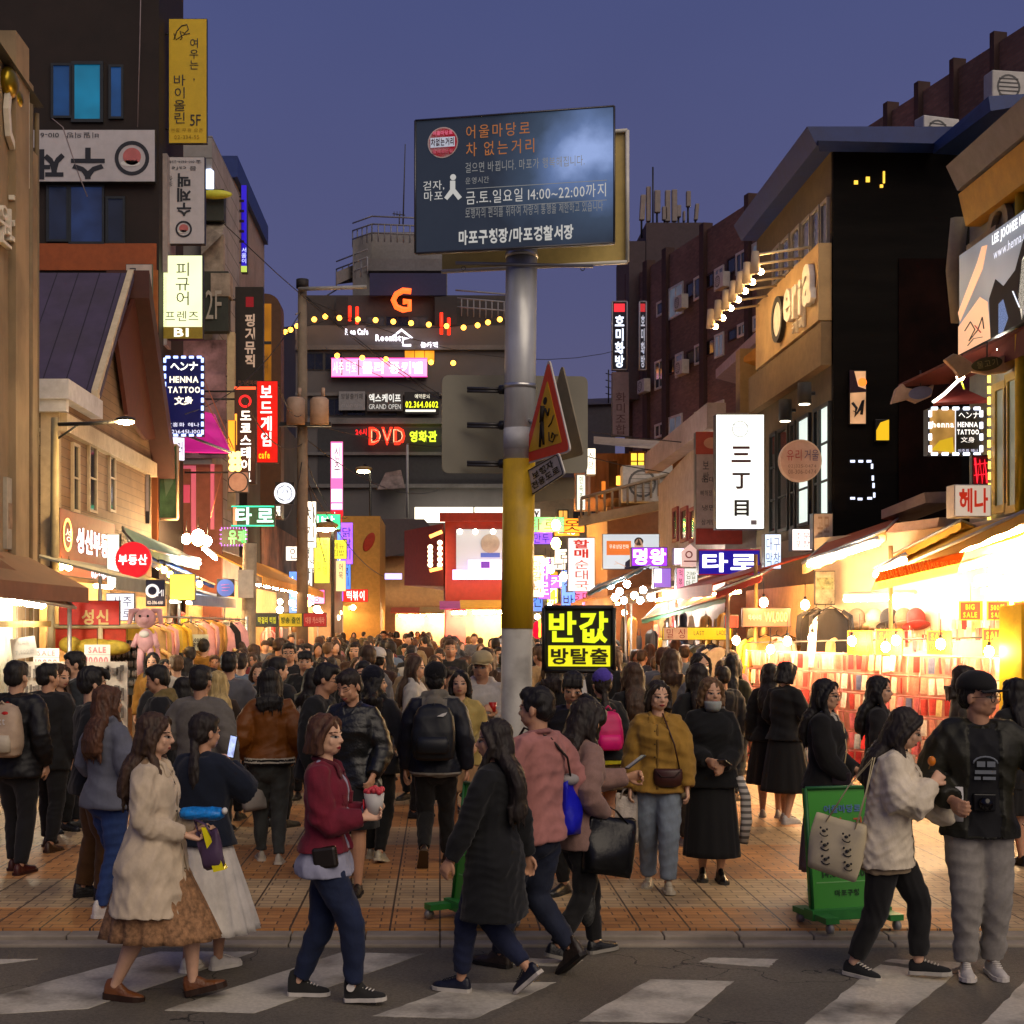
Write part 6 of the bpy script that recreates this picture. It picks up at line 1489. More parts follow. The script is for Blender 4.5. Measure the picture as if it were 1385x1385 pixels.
def bulb(label,p,m=None,r=.05,grp='bare bulbs hung over the stalls',drop=.25):
 o = thing('light_bulb',label,'light bulb',p,grp)
 part(MB().ball(p,(r,r,r * 1.2),10,8),'globe',m or WARM_B,o)
 part(MB().tube([p + Vector((0,0,r)),p + Vector((0,0,r + .06))],.022,8).tube([p + Vector((0,0,r + .05)),p + Vector((0,0,r + drop))],.006,4),'socket',BLACK,o)
 return o
def awning(label,fa,fb,bb,ba,col,valance=.18,stripe=None,posts=True):
 """fabric from front corners fa, fb to back corners bb, ba (counter-clockwise from above)"""
 o = thing('awning',label,'awning',Vector(((fa.x + fb.x) / 2,(fa.y + fb.y) / 2,0)))
 mb = MB(); mb.slab([fa,fb,bb,ba],.03); part(mb,'fabric',mat(col,rough=.75,var=.15,scale=2,dirt=.25),o)
 if valance:
  mb = MB(); n = 14; pts = [fa.lerp(fb,k / n) for k in range(n + 1)]
  for k in range(n): mb.slab([pts[k] - Vector((0,0,valance + .02 * (k % 2))),pts[k + 1] - Vector((0,0,valance + .02 * ((k + 1) % 2))),pts[k + 1],pts[k]],.012)
  part(mb,'valance',mat(stripe or col,rough=.75,var=.15,scale=3,dirt=.2),o)
 part(MB().tube([fa,fb],.022,6),'front_bar',STEEL,o)
 if posts:
  for p,q in ((fa,ba),(fb,bb)):
   part(MB().tube([p,q],.016,6),'arm',STEEL,o)
 return o
# prototypes of hanging clothes
def garment(kind):
 mb = MB(); rows = 12
 if kind in ('shirt','coat','dress'):
  L = {'shirt': .68,'coat': .95,'dress': 1.15}[kind]; wd = {'shirt': .22,'coat': .24,'dress': .19}[kind]; fl = {'shirt': .02,'coat': .05,'dress': .14}[kind]
  rings = []
  for i in range(rows + 1):
   t = i / rows; z = -.05 - L * t; a = wd * (.28 + .72 * min(1,t * 7)) + fl * t; dp = .03 + .05 * t
   rings.append([Vector((a * math.cos(q),(dp + .012 * math.sin(5 * q + 3 * t)) * math.sin(q) + .02 * math.sin(9 * math.cos(q)) * t,z)) for q in [2 * math.pi * k / 22 for k in range(22)]])
  mb.loft(rings)
  if kind != 'dress':
   for sg in (-1,1): mb.tube([(sg * wd * .7,0,-.09),(sg * (wd + .04),0,-.16),(sg * (wd + .06),.01,-.4),(sg * (wd + .04),.02,-.62)],[.06,.065,.06,.05],10,ry=[.03,.035,.035,.03])
 elif kind == 'trousers':
  for sg in (-1,1): mb.tube([(sg * .075,0,-.08),(sg * .085,0,-.3),(sg * .095,.01,-.7),(sg * .10,0,-.98)],[.10,.095,.08,.075],12,ry=[.035,.04,.04,.03])
 elif kind == 'bag':
  mb.loft([[Vector((.17 * s * math.cos(q),.05 * s * math.sin(q),z)) for q in [2 * math.pi * k / 16 for k in range(16)]] for s,z in ((.7,-.18),(.95,-.25),(1.05,-.40),(.9,-.5),(.3,-.52))])
  mb.tube([(-.1,0,-.2),(-.07,0,-.02),(.07,0,-.02),(.1,0,-.2)],.012,6)
 return mb.build('garment_proto',mat((.5,.5,.5)))
PROTO = {k: garment(k) for k in ('shirt','coat','dress','trousers','bag')}
HANG = MB().tube([(-.17,0,-.09),(0,0,-.02),(.17,0,-.09)],.008,5).tube([(0,0,-.02),(0,0,.03),(.02,0,.05)],.005,5).build('hanger_proto',DARKM)
def hang(kind,p,rz,col,label,grp):
 o = PROTO[kind].copy(); COL.objects.link(o); o.name = 'handbag' if kind == 'bag' else 'hanging_' + kind; o.location = p; o.rotation_euler = (0,0,rz); o.scale = (rs.uniform(.92,1.1),1,rs.uniform(.92,1.08))
 setmat(o,cloth(col)); tag(o,label,'bag' if kind == 'bag' else 'clothing',grp)
 if kind != 'bag': h = HANG.copy(); COL.objects.link(h); h.name = 'hanger'; h.parent = o
 return o
CNAME = {'#1a1716': 'black','#e6ddd0': 'white','#b58a4a': 'tan','#7a5a30': 'brown','#c9a76a': 'beige','#6f7680': 'grey','#2a3550': 'navy','#a83232': 'red','#d9a0a0': 'pink','#5a6038': 'olive','#d8b038': 'mustard'}
CK = list(CNAME)
def price_card(label,x0,y0,x1,y1,pl,items,face,lit=False,out=0,grp=None,ref=None,tilt=0):
 q = pl.rect(x0,y0,x1,y1,out,ref); c = centre(q)
 if tilt:
  rm = Matrix.Rotation(R(tilt),3,pl.n); q = [c + rm @ (p - c) for p in q]
 r = (q[1] - q[0]); w = r.length; r = r / w; u = (q[3] - q[0]); h = u.length; u = u / h
 o = thing('price_sign',label,'sign',(q[0] + q[1]) / 2,grp)
 mb = MB(); mb.slab(q,.008); part(mb,'card',face,o)
 for s,u0,v0,u1,v1,m in items:
  mb = MB()
  if s is None: mb.slab([q[3] + r * (uu * w) - u * (vv * h) + pl.n * .003 for uu,vv in ((u0,v1),(u1,v1),(u1,v0),(u0,v0))],.002); part(mb,'band',m,o)
  else: mb.text(s,q[3] + r * ((u0 + u1) / 2 * w) - u * ((v0 + v1) / 2 * h),r,u,(u1 - u0) * w,(v1 - v0) * h,.006,bold=.02); part(mb,'lettering',m,o)
 mb = MB(); mb.tube([q[3].lerp(q[2],.5),q[3].lerp(q[2],.5) + Vector((0,0,.22))],.004,4); part(mb,'string',DARKM,o)
 return o
PAPER = mat((.56,.54,.50),rough=.7,var=.04); REDI = mat((.50,.03,.03)); YELI = mat((.72,.50,.03)); REDC = mat((.45,.05,.03))

# ---- the big bright accessory stall on the right
ST = VP(4.6,21,6.75,16.2)
SN = ST.n
st = thing('market_stall','big brightly lit accessory stall with pink racks of phone cases at the right','market stall',(6.2,18.5,0))
e0,e1 = Vector((4.6,21,0)),Vector((6.75,16.2,0)) + ST.r * 1.2
BPL = VP(5.9,21.8,7.05,19.1)
CREAMW = mat((.74,.62,.42),rough=.7,var=.08,dirt=.06)
mb = MB(); mb.hexa([(5.85,21.95,0),(7.1,19.1,0),(7.14,19.2,0),(5.95,22.0,0),(5.85,21.95,3.4),(7.1,19.1,3.4),(7.14,19.2,3.4),(5.95,22.0,3.4)]); mb.bx(7.06,7.16,14,19.15,0,3.4); part(mb,'back_panel',CREAMW,st)
part(MB().hexa([e0 - SN * .10,e1 - SN * .10,e1 - SN * .85,e0 - SN * .85] + [p + Vector((0,0,1.66)) for p in (e0 - SN * .10,e1 - SN * .10,e1 - SN * .14,e0 - SN * .14)]),'rack_board',mat((.74,.40,.33),rough=.6,var=.25,scale=5),st)
mb = MB()
for k in range(7):
 z = .10 + .26 * k; mb.tube([e0 + SN * .02 + Vector((0,0,z)),e1 + SN * .02 + Vector((0,0,z))],.011,5)
for k in range(10): p = e0.lerp(e1,k / 9); mb.tube([p + SN * .02,p + SN * .02 + Vector((0,0,1.68))],.011,5)
part(mb,'wire_rack',mat((.78,.30,.28),rough=.4),st)
for p,nm in ((e0 - SN * .15,'post'),(e0.lerp(e1,.42) - SN * .3,'post'),(e1,'post')): part(MB().tube([p,p + Vector((0,0,3.1))],.03,8),nm,mat((.30,.17,.05),rough=.5),st)
part(MB().hexa([e0 - SN * .9 + Vector((0,0,0)),e1 - SN * .9,e1 - SN * 1.2,e0 - SN * 1.2] + [p + Vector((0,0,.02)) for p in (e0 - SN * .9,e1 - SN * .9,e1 - SN * 1.2,e0 - SN * 1.2)]),'floor_mat',mat((.12,.06,.04)),st)
p0,p1 = ST(1362,900),ST(1392,900); part(MB().hexa([Vector((p0.x,p0.y,0)) + SN * .12,Vector((p1.x,p1.y,0)) + SN * .12,Vector((p1.x,p1.y,0)),Vector((p0.x,p0.y,0)),Vector((p0.x,p0.y,2.26)) + SN * .12,Vector((p1.x,p1.y,2.3)) + SN * .12,Vector((p1.x,p1.y,2.3)),Vector((p0.x,p0.y,2.26))]),'yellow_column',mat((.68,.48,.02),rough=.5),st)
mb = MB(); mb.tube([e0 + Vector((0,0,1.78)),e1 + Vector((0,0,1.95))],.012,5); part(mb,'wire',BLACK,st)
# phone cases hanging in rows, each one by itself
CASEC = [mat(c,rough=.35,var=.3,scale=14) for c in ((.72,.10,.09),(.80,.32,.26),(.85,.55,.42),(.62,.05,.06),(.86,.74,.62),(.75,.20,.24),(.80,.62,.30),(.16,.20,.40),(.88,.80,.72),(.50,.05,.05),(.35,.42,.50))]
CW = [5,5,4,4,3,4,2,1,3,2,1]
cp = MB(); cp.bx(-.042,.042,-.014,0,-.20,0); cp.bx(-.036,.036,-.0155,-.0141,-.18,-.06); case_proto = cp.build('phone_case',CASEC[0],bevel=.004)
n_case = 0; first = True
for row in range(6):
 z = .345 + .26 * row
 for k in range(48):
  if n_case >= 285: break
  t = (k + .5) / 48
  if rs.random() < .04: continue
  p = e0.lerp(e1,t) + SN * (.035 + rs.uniform(0,.02)) + Vector((0,0,z + rs.uniform(-.012,.012)))
  o = case_proto if first else case_proto.copy()
  if not first: COL.objects.link(o)
  first = False; o.location = p; o.rotation_euler = (rs.uniform(-.12,.06),rs.uniform(-.10,.10),math.atan2(ST.r.y,ST.r.x) + rs.choice((0,0,.25,-.3,.6,-.6)))
  setmat(o,rs.choices(CASEC,CW)[0]); tag(o,'small bright phone case hanging in the rows of the pink stall rack','phone case','phone cases on the pink stall rack'); n_case += 1
for x,yt,yb,x1,lab in ((1150,853,886,1184,'leftmost red and yellow 10000 card above the pink rack'),(1188,851,886,1224,'red and yellow SALE 10000 card second from the left above the pink rack'),(1258,853,885,1291,'red and yellow SALE 10000 card right of the middle of the pink rack'),(1333,850,886,1366,'red and yellow SALE 10000 card beside the yellow column')):
 price_card(lab,x,yt,x1,yb,ST,[(None,.05,.05,.95,.45,REDC),('SALE' if x != 1150 else '특가',.18,.12,.82,.40,YELI),('10000',.10,.55,.90,.88,REDC)],YELI,out=.05,grp='sale cards over the pink rack',ref=(x + x1) / 2)
for x,x1,s,lab in ((1264,1295,'BIG\nSALE','red BIG SALE card on the bright stall wall'),(1301,1331,'500원\nSALE','red 500 won card on the bright stall wall'),(1337,1362,'BIG\nSALE','red BIG SALE card half hidden at the yellow column')):
 price_card(lab,x,813,x1,839,ST,[(None,.08,.06,.92,.94,REDC),(s,.2,.16,.8,.86,YELI)],YELI,out=-.4,grp='sale cards on the bright stall wall')
for k,x in enumerate((1296,1316)): 
 for j,y in enumerate((786,800)): price_card(('left','right')[k] + (' upper',' lower')[j] + ' pale yellow price strip high on the bright stall wall',x - 12,y - 5,x + 7,y + 4,ST,[('%d00' % (5 + k * 2 + j),.2,.2,.8,.8,mat((.5,.42,.2)))],mat((.78,.74,.5)),out=-.5)
def backlit(c):
 m = mat(c,rough=.7,var=.1).copy(); n,l = nodes_of(m); b_ = n['Principled BSDF']; tr = n.new('ShaderNodeBsdfTranslucent'); mx = n.new('ShaderNodeMixShader'); mx.inputs[0].default_value = .62
 tr.inputs['Color'].default_value = tuple(c) + (1,); l.new(b_.outputs[0],mx.inputs[1]); l.new(tr.outputs[0],mx.inputs[2]); l.new(mx.outputs[0],n['Material Output'].inputs['Surface']); return m
q = [W(1177,800,17.6),W(1294,775,16.4),W(1306,745,16.2),W(1190,773,17.4)]
o = thing('banner','sloping orange and yellow BIG SALE banner hanging from the stall awning','banner',centre(q)); r_ = (q[1] - q[0]).normalized(); u_ = (q[3] - q[0]); nn = r_.cross(u_).normalized()
mb = MB(); mb.quad(*[p - nn * .002 for p in q]); part(mb,'cloth',backlit((.85,.55,.08)),o)
mb = MB(); mb.quad(*[q[0].lerp(q[3],.45) + nn * .004,q[1].lerp(q[2],.45) + nn * .004,q[2] + nn * .004,q[3] + nn * .004]); part(mb,'red_band',backlit((.80,.22,.06)),o)
w_ = (q[1] - q[0]).length; mb = MB(); uv = (u_ - r_ * u_.dot(r_)).normalized(); mb.text('BIG SALE BIG SALE BIG SALE BIG SALE',centre([q[3],q[2],q[0].lerp(q[3],.5),q[1].lerp(q[2],.5)]) + nn * .006,r_,uv,w_ * .92,.12,.004,bold=.02); part(mb,'lettering',backlit((.95,.80,.25)),o)
mb = MB(); mb.text('악세사리 귀걸이 목걸이 폰케이스',centre([q[0],q[1],q[0].lerp(q[3],.45),q[1].lerp(q[2],.45)]) + nn * .006,r_,uv,w_ * .85,.07,.004); part(mb,'lettering',mat((.4,.15,.02)),o)
aw = awning('yellow canvas awning over the bright accessory stall',W(1186,782,18.4),W(1420,676,15.0),W(1470,700,16.6),W(1238,738,20.6),(.58,.33,.03),.12)
awning('second rolled yellow awning below the pale ledge roofs',W(1205,752,19.2),W(1300,704,17.8),W(1320,712,18.6),W(1230,742,20.4),(.55,.30,.03),.10)
awning('red and orange awning over the hat wall right of the taro sign',W(1085,762,19.2),W(1198,716,18.2),W(1215,700,20.9),W(1120,732,21.9),(.40,.07,.015),.14,(.5,.24,.06))
tube_light('long white tube lamp under the red and orange awning',W(1093,764,19.0),W(1188,735,18.2),COOL_T); tube_light('short tube lamp left of the BIG SALE banner',W(1183,778,17.9),W(1225,757,17.5)); tube_light('level white tube lamp above the row of hats',W(1143,811,20.0),W(1238,808,18.6),COOL_T)
for k,(a,c) in enumerate((((1300,745,17.4),(1385,715,16.2)),((1300,770,17.9),(1400,745,16.6)),((1320,790,17.6),(1400,778,16.4)))): tube_light(('upper','middle','lower')[k] + ' tube lamp flooding the right end of the bright stall',W(*a),W(*c),emi('#ffd9a0',44,True))
names = ['far left','second from left','third','fourth','fifth','sixth','seventh','eighth','far right']
for k,(x,y) in enumerate(((1012,866),(1059,878),(1082,867),(1116,862),(1170,867),(1216,875),(1230,866),(1291,871),(1357,881))): bulb(names[k] + ' of the bare bulbs strung over the pink rack',ST(x,y,.22),r=.055,grp='bare bulbs strung over the pink rack')
for k,(x,y) in enumerate(((1033,815),(1089,818))): bulb(('left','right') [k] + ' bulb glaring above the brown W1,000 board',W(x,y,20.5),r=.06)
# small goods pinned all over the bright wall and hung under the awning
for k in range(64):
 x = 1252 + (k % 16) * 8.6 + rs.uniform(-2,2) if k < 32 else 1142 + ((k - 32) % 16) * 6.9 + rs.uniform(-2,2); y = (846 + 12 * (k // 16) if k < 32 else 862 + 10 * ((k - 32) // 16)) + rs.uniform(-2,2)
 p = ST(x,y,-.38 - rs.random() * .1); mb = MB(); w_,h_ = rs.uniform(.022,.04),rs.uniform(.05,.085); rz_ = Matrix.Rotation(math.atan2(ST.r.y,ST.r.x) + rs.uniform(-.3,.3),3,'Z')
 mb.box(p,(w_ * 2,.02,h_ * 2),rz_); mb.tube([p + Vector((0,0,h_)),p + Vector((0,0,h_ + .06))],.004,4)
 tag(mb.build('accessory_card',rs.choice(CASEC)),'small coloured accessory card hanging between the bulbs of the bright stall','accessory','accessory cards on the bright stall wall')
# hats on the wall
HATC = [(.55,.40,.24),(.62,.48,.28),(.03,.025,.022),(.28,.14,.07),(.45,.04,.03)]
for k,x in enumerate((1158,1182,1202,1222,1238)):
 d = BPL.d(x) - .25; p = W(x,838,d); mb = MB(); mb.ball(p + Vector((0,-.02,.02)),(.13,.13,.15),14,10); mb.tube([p + Vector((0,-.03,-.06)),p + Vector((0,-.04,-.085))],[.15,.19],16)
 tag(mb.build('hat',cloth(HATC[k],'knit')),('beige','sandy','black','brown','red')[k] + ' hat in the row on the bright stall wall','hat','hats on the bright stall wall')
sign('brown lit board with W1,000 lettering over the clothes stall',1004,822,1070,848,20.8,t=.06,face=emi('#9a5030',.7,True),items=[('t','악세사리',.12,.35,.38,.65,emi('#ffd8a0',1)),('t','W1,000',.45,.22,.92,.80,emi('#ffe070',1.4))])
sign('grey poster board in plastic at the corner of the hat wall',1102,772,1130,818,21.2,t=.05,face=mat((.34,.30,.20),var=.6,scale=6),items=[('b',.1,.2,.9,.55,mat((.22,.24,.12),var=.8,scale=10))])
GR1 = 'clothes hanging in the right hand stalls'
k = 0
for x,y,d,kind,col in ((1104,820,20.9,'coat','#1a1716'),(1116,822,20.7,'dress','#e6ddd0'),(1124,818,20.6,'coat','#1a1716'),(905,872,26,'coat','#b58a4a'),(916,872,25.5,'shirt','#c9a76a'),(928,868,27,'shirt','#e6ddd0'),(938,870,26.5,'coat','#1a1716'),(950,868,26,'shirt','#6f7680'),(962,868,25,'shirt','#2a3550'),(972,872,24.5,'coat','#e6ddd0'),(981,884,22.5,'coat','#e6ddd0'),(990,886,22.2,'dress','#6f7680'),(998,886,21.9,'coat','#c9a76a'),(1004,888,21.6,'coat','#7a5a30'),(846,895,28,'coat','#b58a4a'),(854,893,27.5,'coat','#7a5a30'),(862,895,27,'coat','#b58a4a'),(870,894,26.5,'dress','#c9a76a'),(878,893,26,'coat','#7a5a30'),(1020,858,21.2,'shirt','#d8b038'),(1036,856,21.2,'shirt','#b58a4a'),(1050,857,21.2,'shirt','#e6ddd0'),(1064,856,21.2,'shirt','#7a5a30'),(1128,856,20.8,'shirt','#d8b038'),(1140,856,20.6,'shirt','#c9a76a')):
 hang(kind,W(x,y,d),rs.uniform(-.5,.9) + (1.1 if x > 975 and x < 1010 else 0),col,f'{CNAME[col]} {kind} on a hanger, {("hanging among the coats beside the pink rack" if 975 < x < 1010 else "in the row of coats left of the mustard shirted woman" if x < 885 else "over the stall under the yellow banner" if x < 975 else "high in the doorway beside the hat wall" if 1100 < x < 1127 and y < 830 else "above the bare bulbs of the bright stall")}',GR1); k += 1

# ---- ordinary stalls in rows along both sides
def stall(label,X,depth,d0,d1,side,zf,zb,col,tubes,wall,goods=True,tm=None,rack=None,name='market_stall'):
 s = side; xb = X + s * depth
 o = thing(name,label,'market stall',(X + s * depth / 2,(d0 + d1) / 2,0))
 part(MB().bx(xb - .03,xb + .03,d0,d1,0,zf),'back_panel',wall,o)
 part(MB().bx(min(X + s * .15,xb),max(X + s * .15,xb),d0 + .1,d1 - .1,0,.78),'counter',mat(rs.choice(((.34,.20,.10),(.40,.28,.18),(.30,.10,.07),(.42,.38,.32))),rough=.6,dirt=.25),o)
 for y in (d0 + .05,d1 - .05): part(MB().tube([(X,y,0),(X,y,zf)],.03,6),'post',STEEL,o)
 fa,fb,ba,bb = Vector((X - s * .25,d0,zf)),Vector((X - s * .25,d1,zf)),Vector((xb,d0,zb)),Vector((xb,d1,zb))
 part(MB().slab([fa,fb,bb,ba] if s < 0 else [fb,fa,ba,bb],.03),'awning',mat(col,rough=.75,var=.15,scale=2,dirt=.25),o)
 part(MB().slab(([fa - Vector((0,0,.2)),fb - Vector((0,0,.2)),fb,fa]),.012),'valance',mat(col,rough=.75,var=.2,scale=3),o)
 for k in range(tubes):
  y = lerp(d0,d1,(k + .5) / tubes); part(MB().tube([(X + s * .25,y - .5,zf - .12),(X + s * .25,y + .5,zf - .12)],.03,6),'tube_lamp',tm or WARM_T,o)
 return o
# left row
GLASSY = mat((.50,.52,.42),rough=.5,var=.2,scale=1.5)
stall('left stall under the brown awning with sale cards and small goods',-5.05,.62,14.6,19.2,-1,2.55,3.0,(.16,.06,.03),0,GLASSY)
awning('brown sloping awning over the nearest left stall',W(-30,800,15.2),W(102,822,18.6),W(62,790,20.0),W(-60,712,15.4),(.14,.05,.02),.0)
part_ = None
for k,(a,c) in enumerate((((20,812,17.2),(33,812,17.5)),((36,814,17.6),(47,815,17.9)),((48,816,18),(57,817,18.3)))): tube_light(('left','middle','right')[k] + ' of the short bright lamps under the brown awning',W(*a),W(*c),emi('#fff0d4',24,True),r=.06)
pl = FL(-5.62)
mb = MB()
b = thing('shop_window','pale green ribbed glass shop front lit under the brown awning','shop front',(-5.66,17,0))
for k in range(14): y = 14.4 + .38 * k; mb.bx(-5.68,-5.60,y,y + .05,.9,2.6)
part(mb,'mullion',mat((.48,.46,.40),rough=.5),b); part(MB().bx(-5.70,-5.66,14.3,19.6,.9,2.6),'pane',emi('#dfe6c8',.50,True,.35,2),b)
part(MB().bx(-5.3,-5.26,14.4,19.0,2.02,2.10),'rail',mat((.42,.32,.10),rough=.5),b)
CARDP = VP(-5.05,14.6,-4.75,19.6)
PR = mat((.50,.16,.18)); FRT = FD(18.6)
price_card('tilted white price card reading 7,900 at the left edge',15,862,49,890,FD(17.6),[('티셔츠',.3,.16,.74,.38,mat((.45,.45,.44))),('7,900원',.15,.56,.88,.84,mat((.45,.45,.44)))],PAPER,tilt=9,grp='sale cards of the left stall')
price_card('white SALE 10000 card with red letters, left one of the pair',45,877,80,902,FD(18.4),[('SALE',.16,.10,.84,.40,PR),(None,0,.47,1,.50,mat((.3,.3,.3))),('10000',.08,.58,.92,.92,PR)],PAPER,grp='sale cards of the left stall')
price_card('white SALE 10000 card with red letters, right one of the pair',114,872,149,900,FD(18.8),[('SALE',.16,.10,.84,.40,PR),(None,0,.47,1,.50,mat((.3,.3,.3))),('10000',.08,.58,.92,.92,PR)],PAPER,grp='sale cards of the left stall')
price_card('small tilted grey card on the left clothes rail',160,866,181,883,FD(20),[('세일 5,000',.1,.3,.9,.7,INK)],mat((.55,.58,.48)),tilt=-10)
price_card('pale green card in the middle of the hanging clothes on the left',254,858,282,880,FD(23),[('5,000원\n균일가',.15,.2,.85,.8,INK)],mat((.55,.58,.46)))
price_card('tiny white 5,000 card over the clothes rail on the left',297,840,311,847,FD(25),[('5,000',.1,.2,.9,.8,INK)],PAPER)
# little accessories on the left stall boards: earrings, belts and bags
b = thing('display_board','white display board with rows of dark accessories at the left stall','display board',W(70,960,18.2)); pl = FD(18.3)
part(MB().slab(pl.rect(8,895,172,990,0),.05),'board',mat((.42,.38,.33),rough=.6,var=.3,scale=4),b)
mb = MB()
for r_ in range(3):
 for k in range(34):
  x = 12 + 4.7 * k + rs.uniform(-2,2); y = 902 + 26 * r_ + rs.uniform(-3,3); p = pl(x,y,.02); hh = .04 + .13 * rs.random(); mb.box(p - Vector((0,0,hh / 2)),(.02 + .035 * rs.random(),.02,hh))
part(mb,'accessory',mat((.10,.085,.08),var=.9,scale=12),b)['kind'] = 'stuff'
b = thing('display_rack','dark wire rack crowded with small bags right of the sale cards','display rack',W(168,940,20)); pl = FD(20)
part(MB().slab(pl.rect(148,866,196,940,0),.08),'board',mat((.03,.03,.028)),b); mb = MB()
for r_ in range(5):
 for k in range(11): p = pl(151 + 4.2 * k + rs.uniform(-1,1),872 + 13 * r_,.05); mb.ball(p,(.022,.03,.045 + .02 * rs.random()),6,5)
part(mb,'accessory',mat((.16,.14,.12),var=.95,scale=9),b)['kind'] = 'stuff'
sign('red stall sign reading 성신 in cream letters on the left',79,812,162,846,19.6,t=.06,face=mat((.56,.02,.01),rough=.5),items=[('t','성신',.38,.36,.82,.98,mat((.75,.55,.22)),{'bold': .04})])
b = thing('cloth_stand','cream tubular stand with red cloth under the 성신 sign','stand',W(120,900,19.8)); pl = FD(19.7)
part(MB().slab(pl.rect(75,848,170,880,0),.03),'cloth',mat((.55,.05,.02),var=.3),b)
for a,c in (((75,847),(190,847)),((137,847),(137,900)),((70,812),(70,900))): part(MB().tube([pl(*a,.05),pl(*c,.05)],.035 if a[0] != 70 else .05,8),'rail',mat((.62,.52,.30),rough=.4),b)
mb = MB(); mb.ball(W(95,872,19.5),(.16,.1,.12)); mb.ball(W(128,876,19.5),(.32,.12,.13)); mb.ball(W(150,876,19.5),(.28,.12,.11)); part(mb,'mustard_heap',mat((.42,.30,.03),var=.4,scale=10),b)
# realtor signs on the house
SWN = emi('#f2ecff',2.6)
sign('maroon shop board with glowing white letters and amber bulb ring on the weatherboard house',81,686,156,778,pl=FL(-6.12),t=.10,face=mat((.20,.05,.035),rough=.6),ref=81,name='shop_board',items=[('r',.12,.38,.20,.25,emi('#ffb848',3.0)),('t','성',.08,.28,.17,.48,emi('#fff0d8',1.5)),('t','성신부동산',.26,.22,.99,.62,SWN,{'bold': .04}),('t','02-336-8989',.52,.82,.99,.98,SWN,{'bold': .03})])
sign('white lit plate with glowing letters right of the maroon board',144,722,162,796,23.2,t=.12,face=emi('#f6f4ea',1.1,True),items=[('t','부동산',.2,.08,.8,.92,emi('#ffffff',2.4),{'vert': 1})])
o = thing('round_sign','round red sign reading 부동산 in white letters','sign',W(180,780,22.4)); c = W(180,757,22.4)
part(MB().disc(c,(1,0,0),(0,0,1),.285,.10,40),'cabinet',emi('#d01428',.80,True),o); mb = MB(); mb.text('부동산',c + Vector((0,-.01,0)),(1,0,0),(0,0,1),.46,.17,.012,bold=.04); part(mb,'lettering',emi('#ffffff',1.5),o); mb = MB(); mb.tube([c + Vector((0,.05,.28)),c + Vector((-.3,.6,.5))],.02,6); part(mb,'bracket',DARKM,o)
sign('white rounded lit sign partly behind the red 성신 sign',143,802,182,840,20.4,t=.12,face=emi('#f4f2fa',1.15,True),items=[('t','사주\n타로',.25,.12,.9,.9,mat((.12,.14,.25)))])
sign('dark navy plate with a white cup emblem and letters MI',197,784,223,820,22.0,t=.08,face=mat((.015,.018,.06)),items=[('r',.35,.42,.16,.26,emi('#f0f0f4',.9)),('t','MI',.62,.38,.94,.62,emi('#f0f0f4',.9)),('t','02-336-6161',.1,.80,.9,.92,emi('#f0f0f4',.7))])
sign('plain glowing yellow panel under the blue awning',229,776,264,812,24,t=.08,face=emi('#f8ec60',1.15,True,.12,2))
awning('faded green awning on the left above the blue one',W(176,735,22.8),W(270,762,27.5),W(238,742,29),W(166,712,23.4),(.20,.30,.22),.12)
awning('blue awning on the left under the green one',W(200,757,23.5),W(290,790,29),W(262,778,30.2),W(205,742,24.6),(.05,.12,.42),.08)
tube_light('white tube lamp under the faded green awning',W(243,756,25.5),W(270,762,27),COOL_T); tube_light('slanting tube lamp at the end of the green awning',W(275,742,27),W(292,756,27.6),COOL_T)
for k,(x,y) in enumerate(((214,766),(222,771),(230,777),(270,790))): bulb(names[k] + ' of the amber bulbs under the blue awning',W(x,y,24.5),emi('#ffb84a',26,True),.05,'amber bulbs under the blue awning',.12)
for k,(x,y,r) in enumerate(((252,729,.10),(268,727,.15),(281,732,.09))): bulb(('left','middle, largest','right')[k] + ' of the glaring floodlights over the left awnings',W(x,y,30.6),emi('#ffcf90',45,True),r,'glaring floodlights over the left awnings',.3)
for k,(x,y) in enumerate(((83,765),(93,766))): bulb(('left','right')[k] + ' lamp glowing under the maroon shop board',W(x,y,22.5),emi('#ffc060',30,True),.06,'lamps under the maroon board',.1)
stall('left clothes stall with beige clothes on rails behind the crowd',-4.9,1.1,20.2,25.4,-1,2.75,3.1,(.30,.30,.24),2,mat((.62,.44,.22),rough=.7,dirt=.1))
stall('left accessory stall beyond the clothes rails',-4.8,1.3,25.8,31.4,-1,2.6,3.0,(.14,.20,.34),3,mat((.55,.30,.12),rough=.7))
stall('long left stall under the orange awning with a line of bright tubes',-4.35,1.5,32.5,50,-1,3.15,4.0,(.55,.24,.03),9,mat((.62,.38,.16),rough=.7),tm=emi('#ffd9a0',40,True))
stall('far left stall glowing white past the orange awning',-4.4,1.6,50.6,60,-1,2.9,3.3,(.55,.40,.28),4,mat((.7,.5,.35)),tm=emi('#ffd9b0',45,True))
for k,(d0,d1,c) in enumerate(((60.5,66,(.5,.2,.1)),(66.5,74,(.45,.35,.3)))): stall(('nearer','farther')[k] + ' of the two distant left stalls at the end of the street',-4.2,1.6,d0,d1,-1,2.8,3.1,c,3,mat((.7,.45,.30)),tm=emi('#ffc890',45,True))
sign('blue round disc sign with pink strokes beside the concrete pole',293,783,317,807,27,t=.06,face=BLACK,name='round_sign',items=[('d',.5,.5,.49,emi('#3a62b8',.55)),('l',[(.25,.35),(.7,.3)],.02,mat((.6,.12,.2))),('l',[(.3,.5),(.75,.48)],.02,mat((.6,.12,.2))),('l',[(.3,.65),(.65,.66)],.02,mat((.6,.12,.2)))])
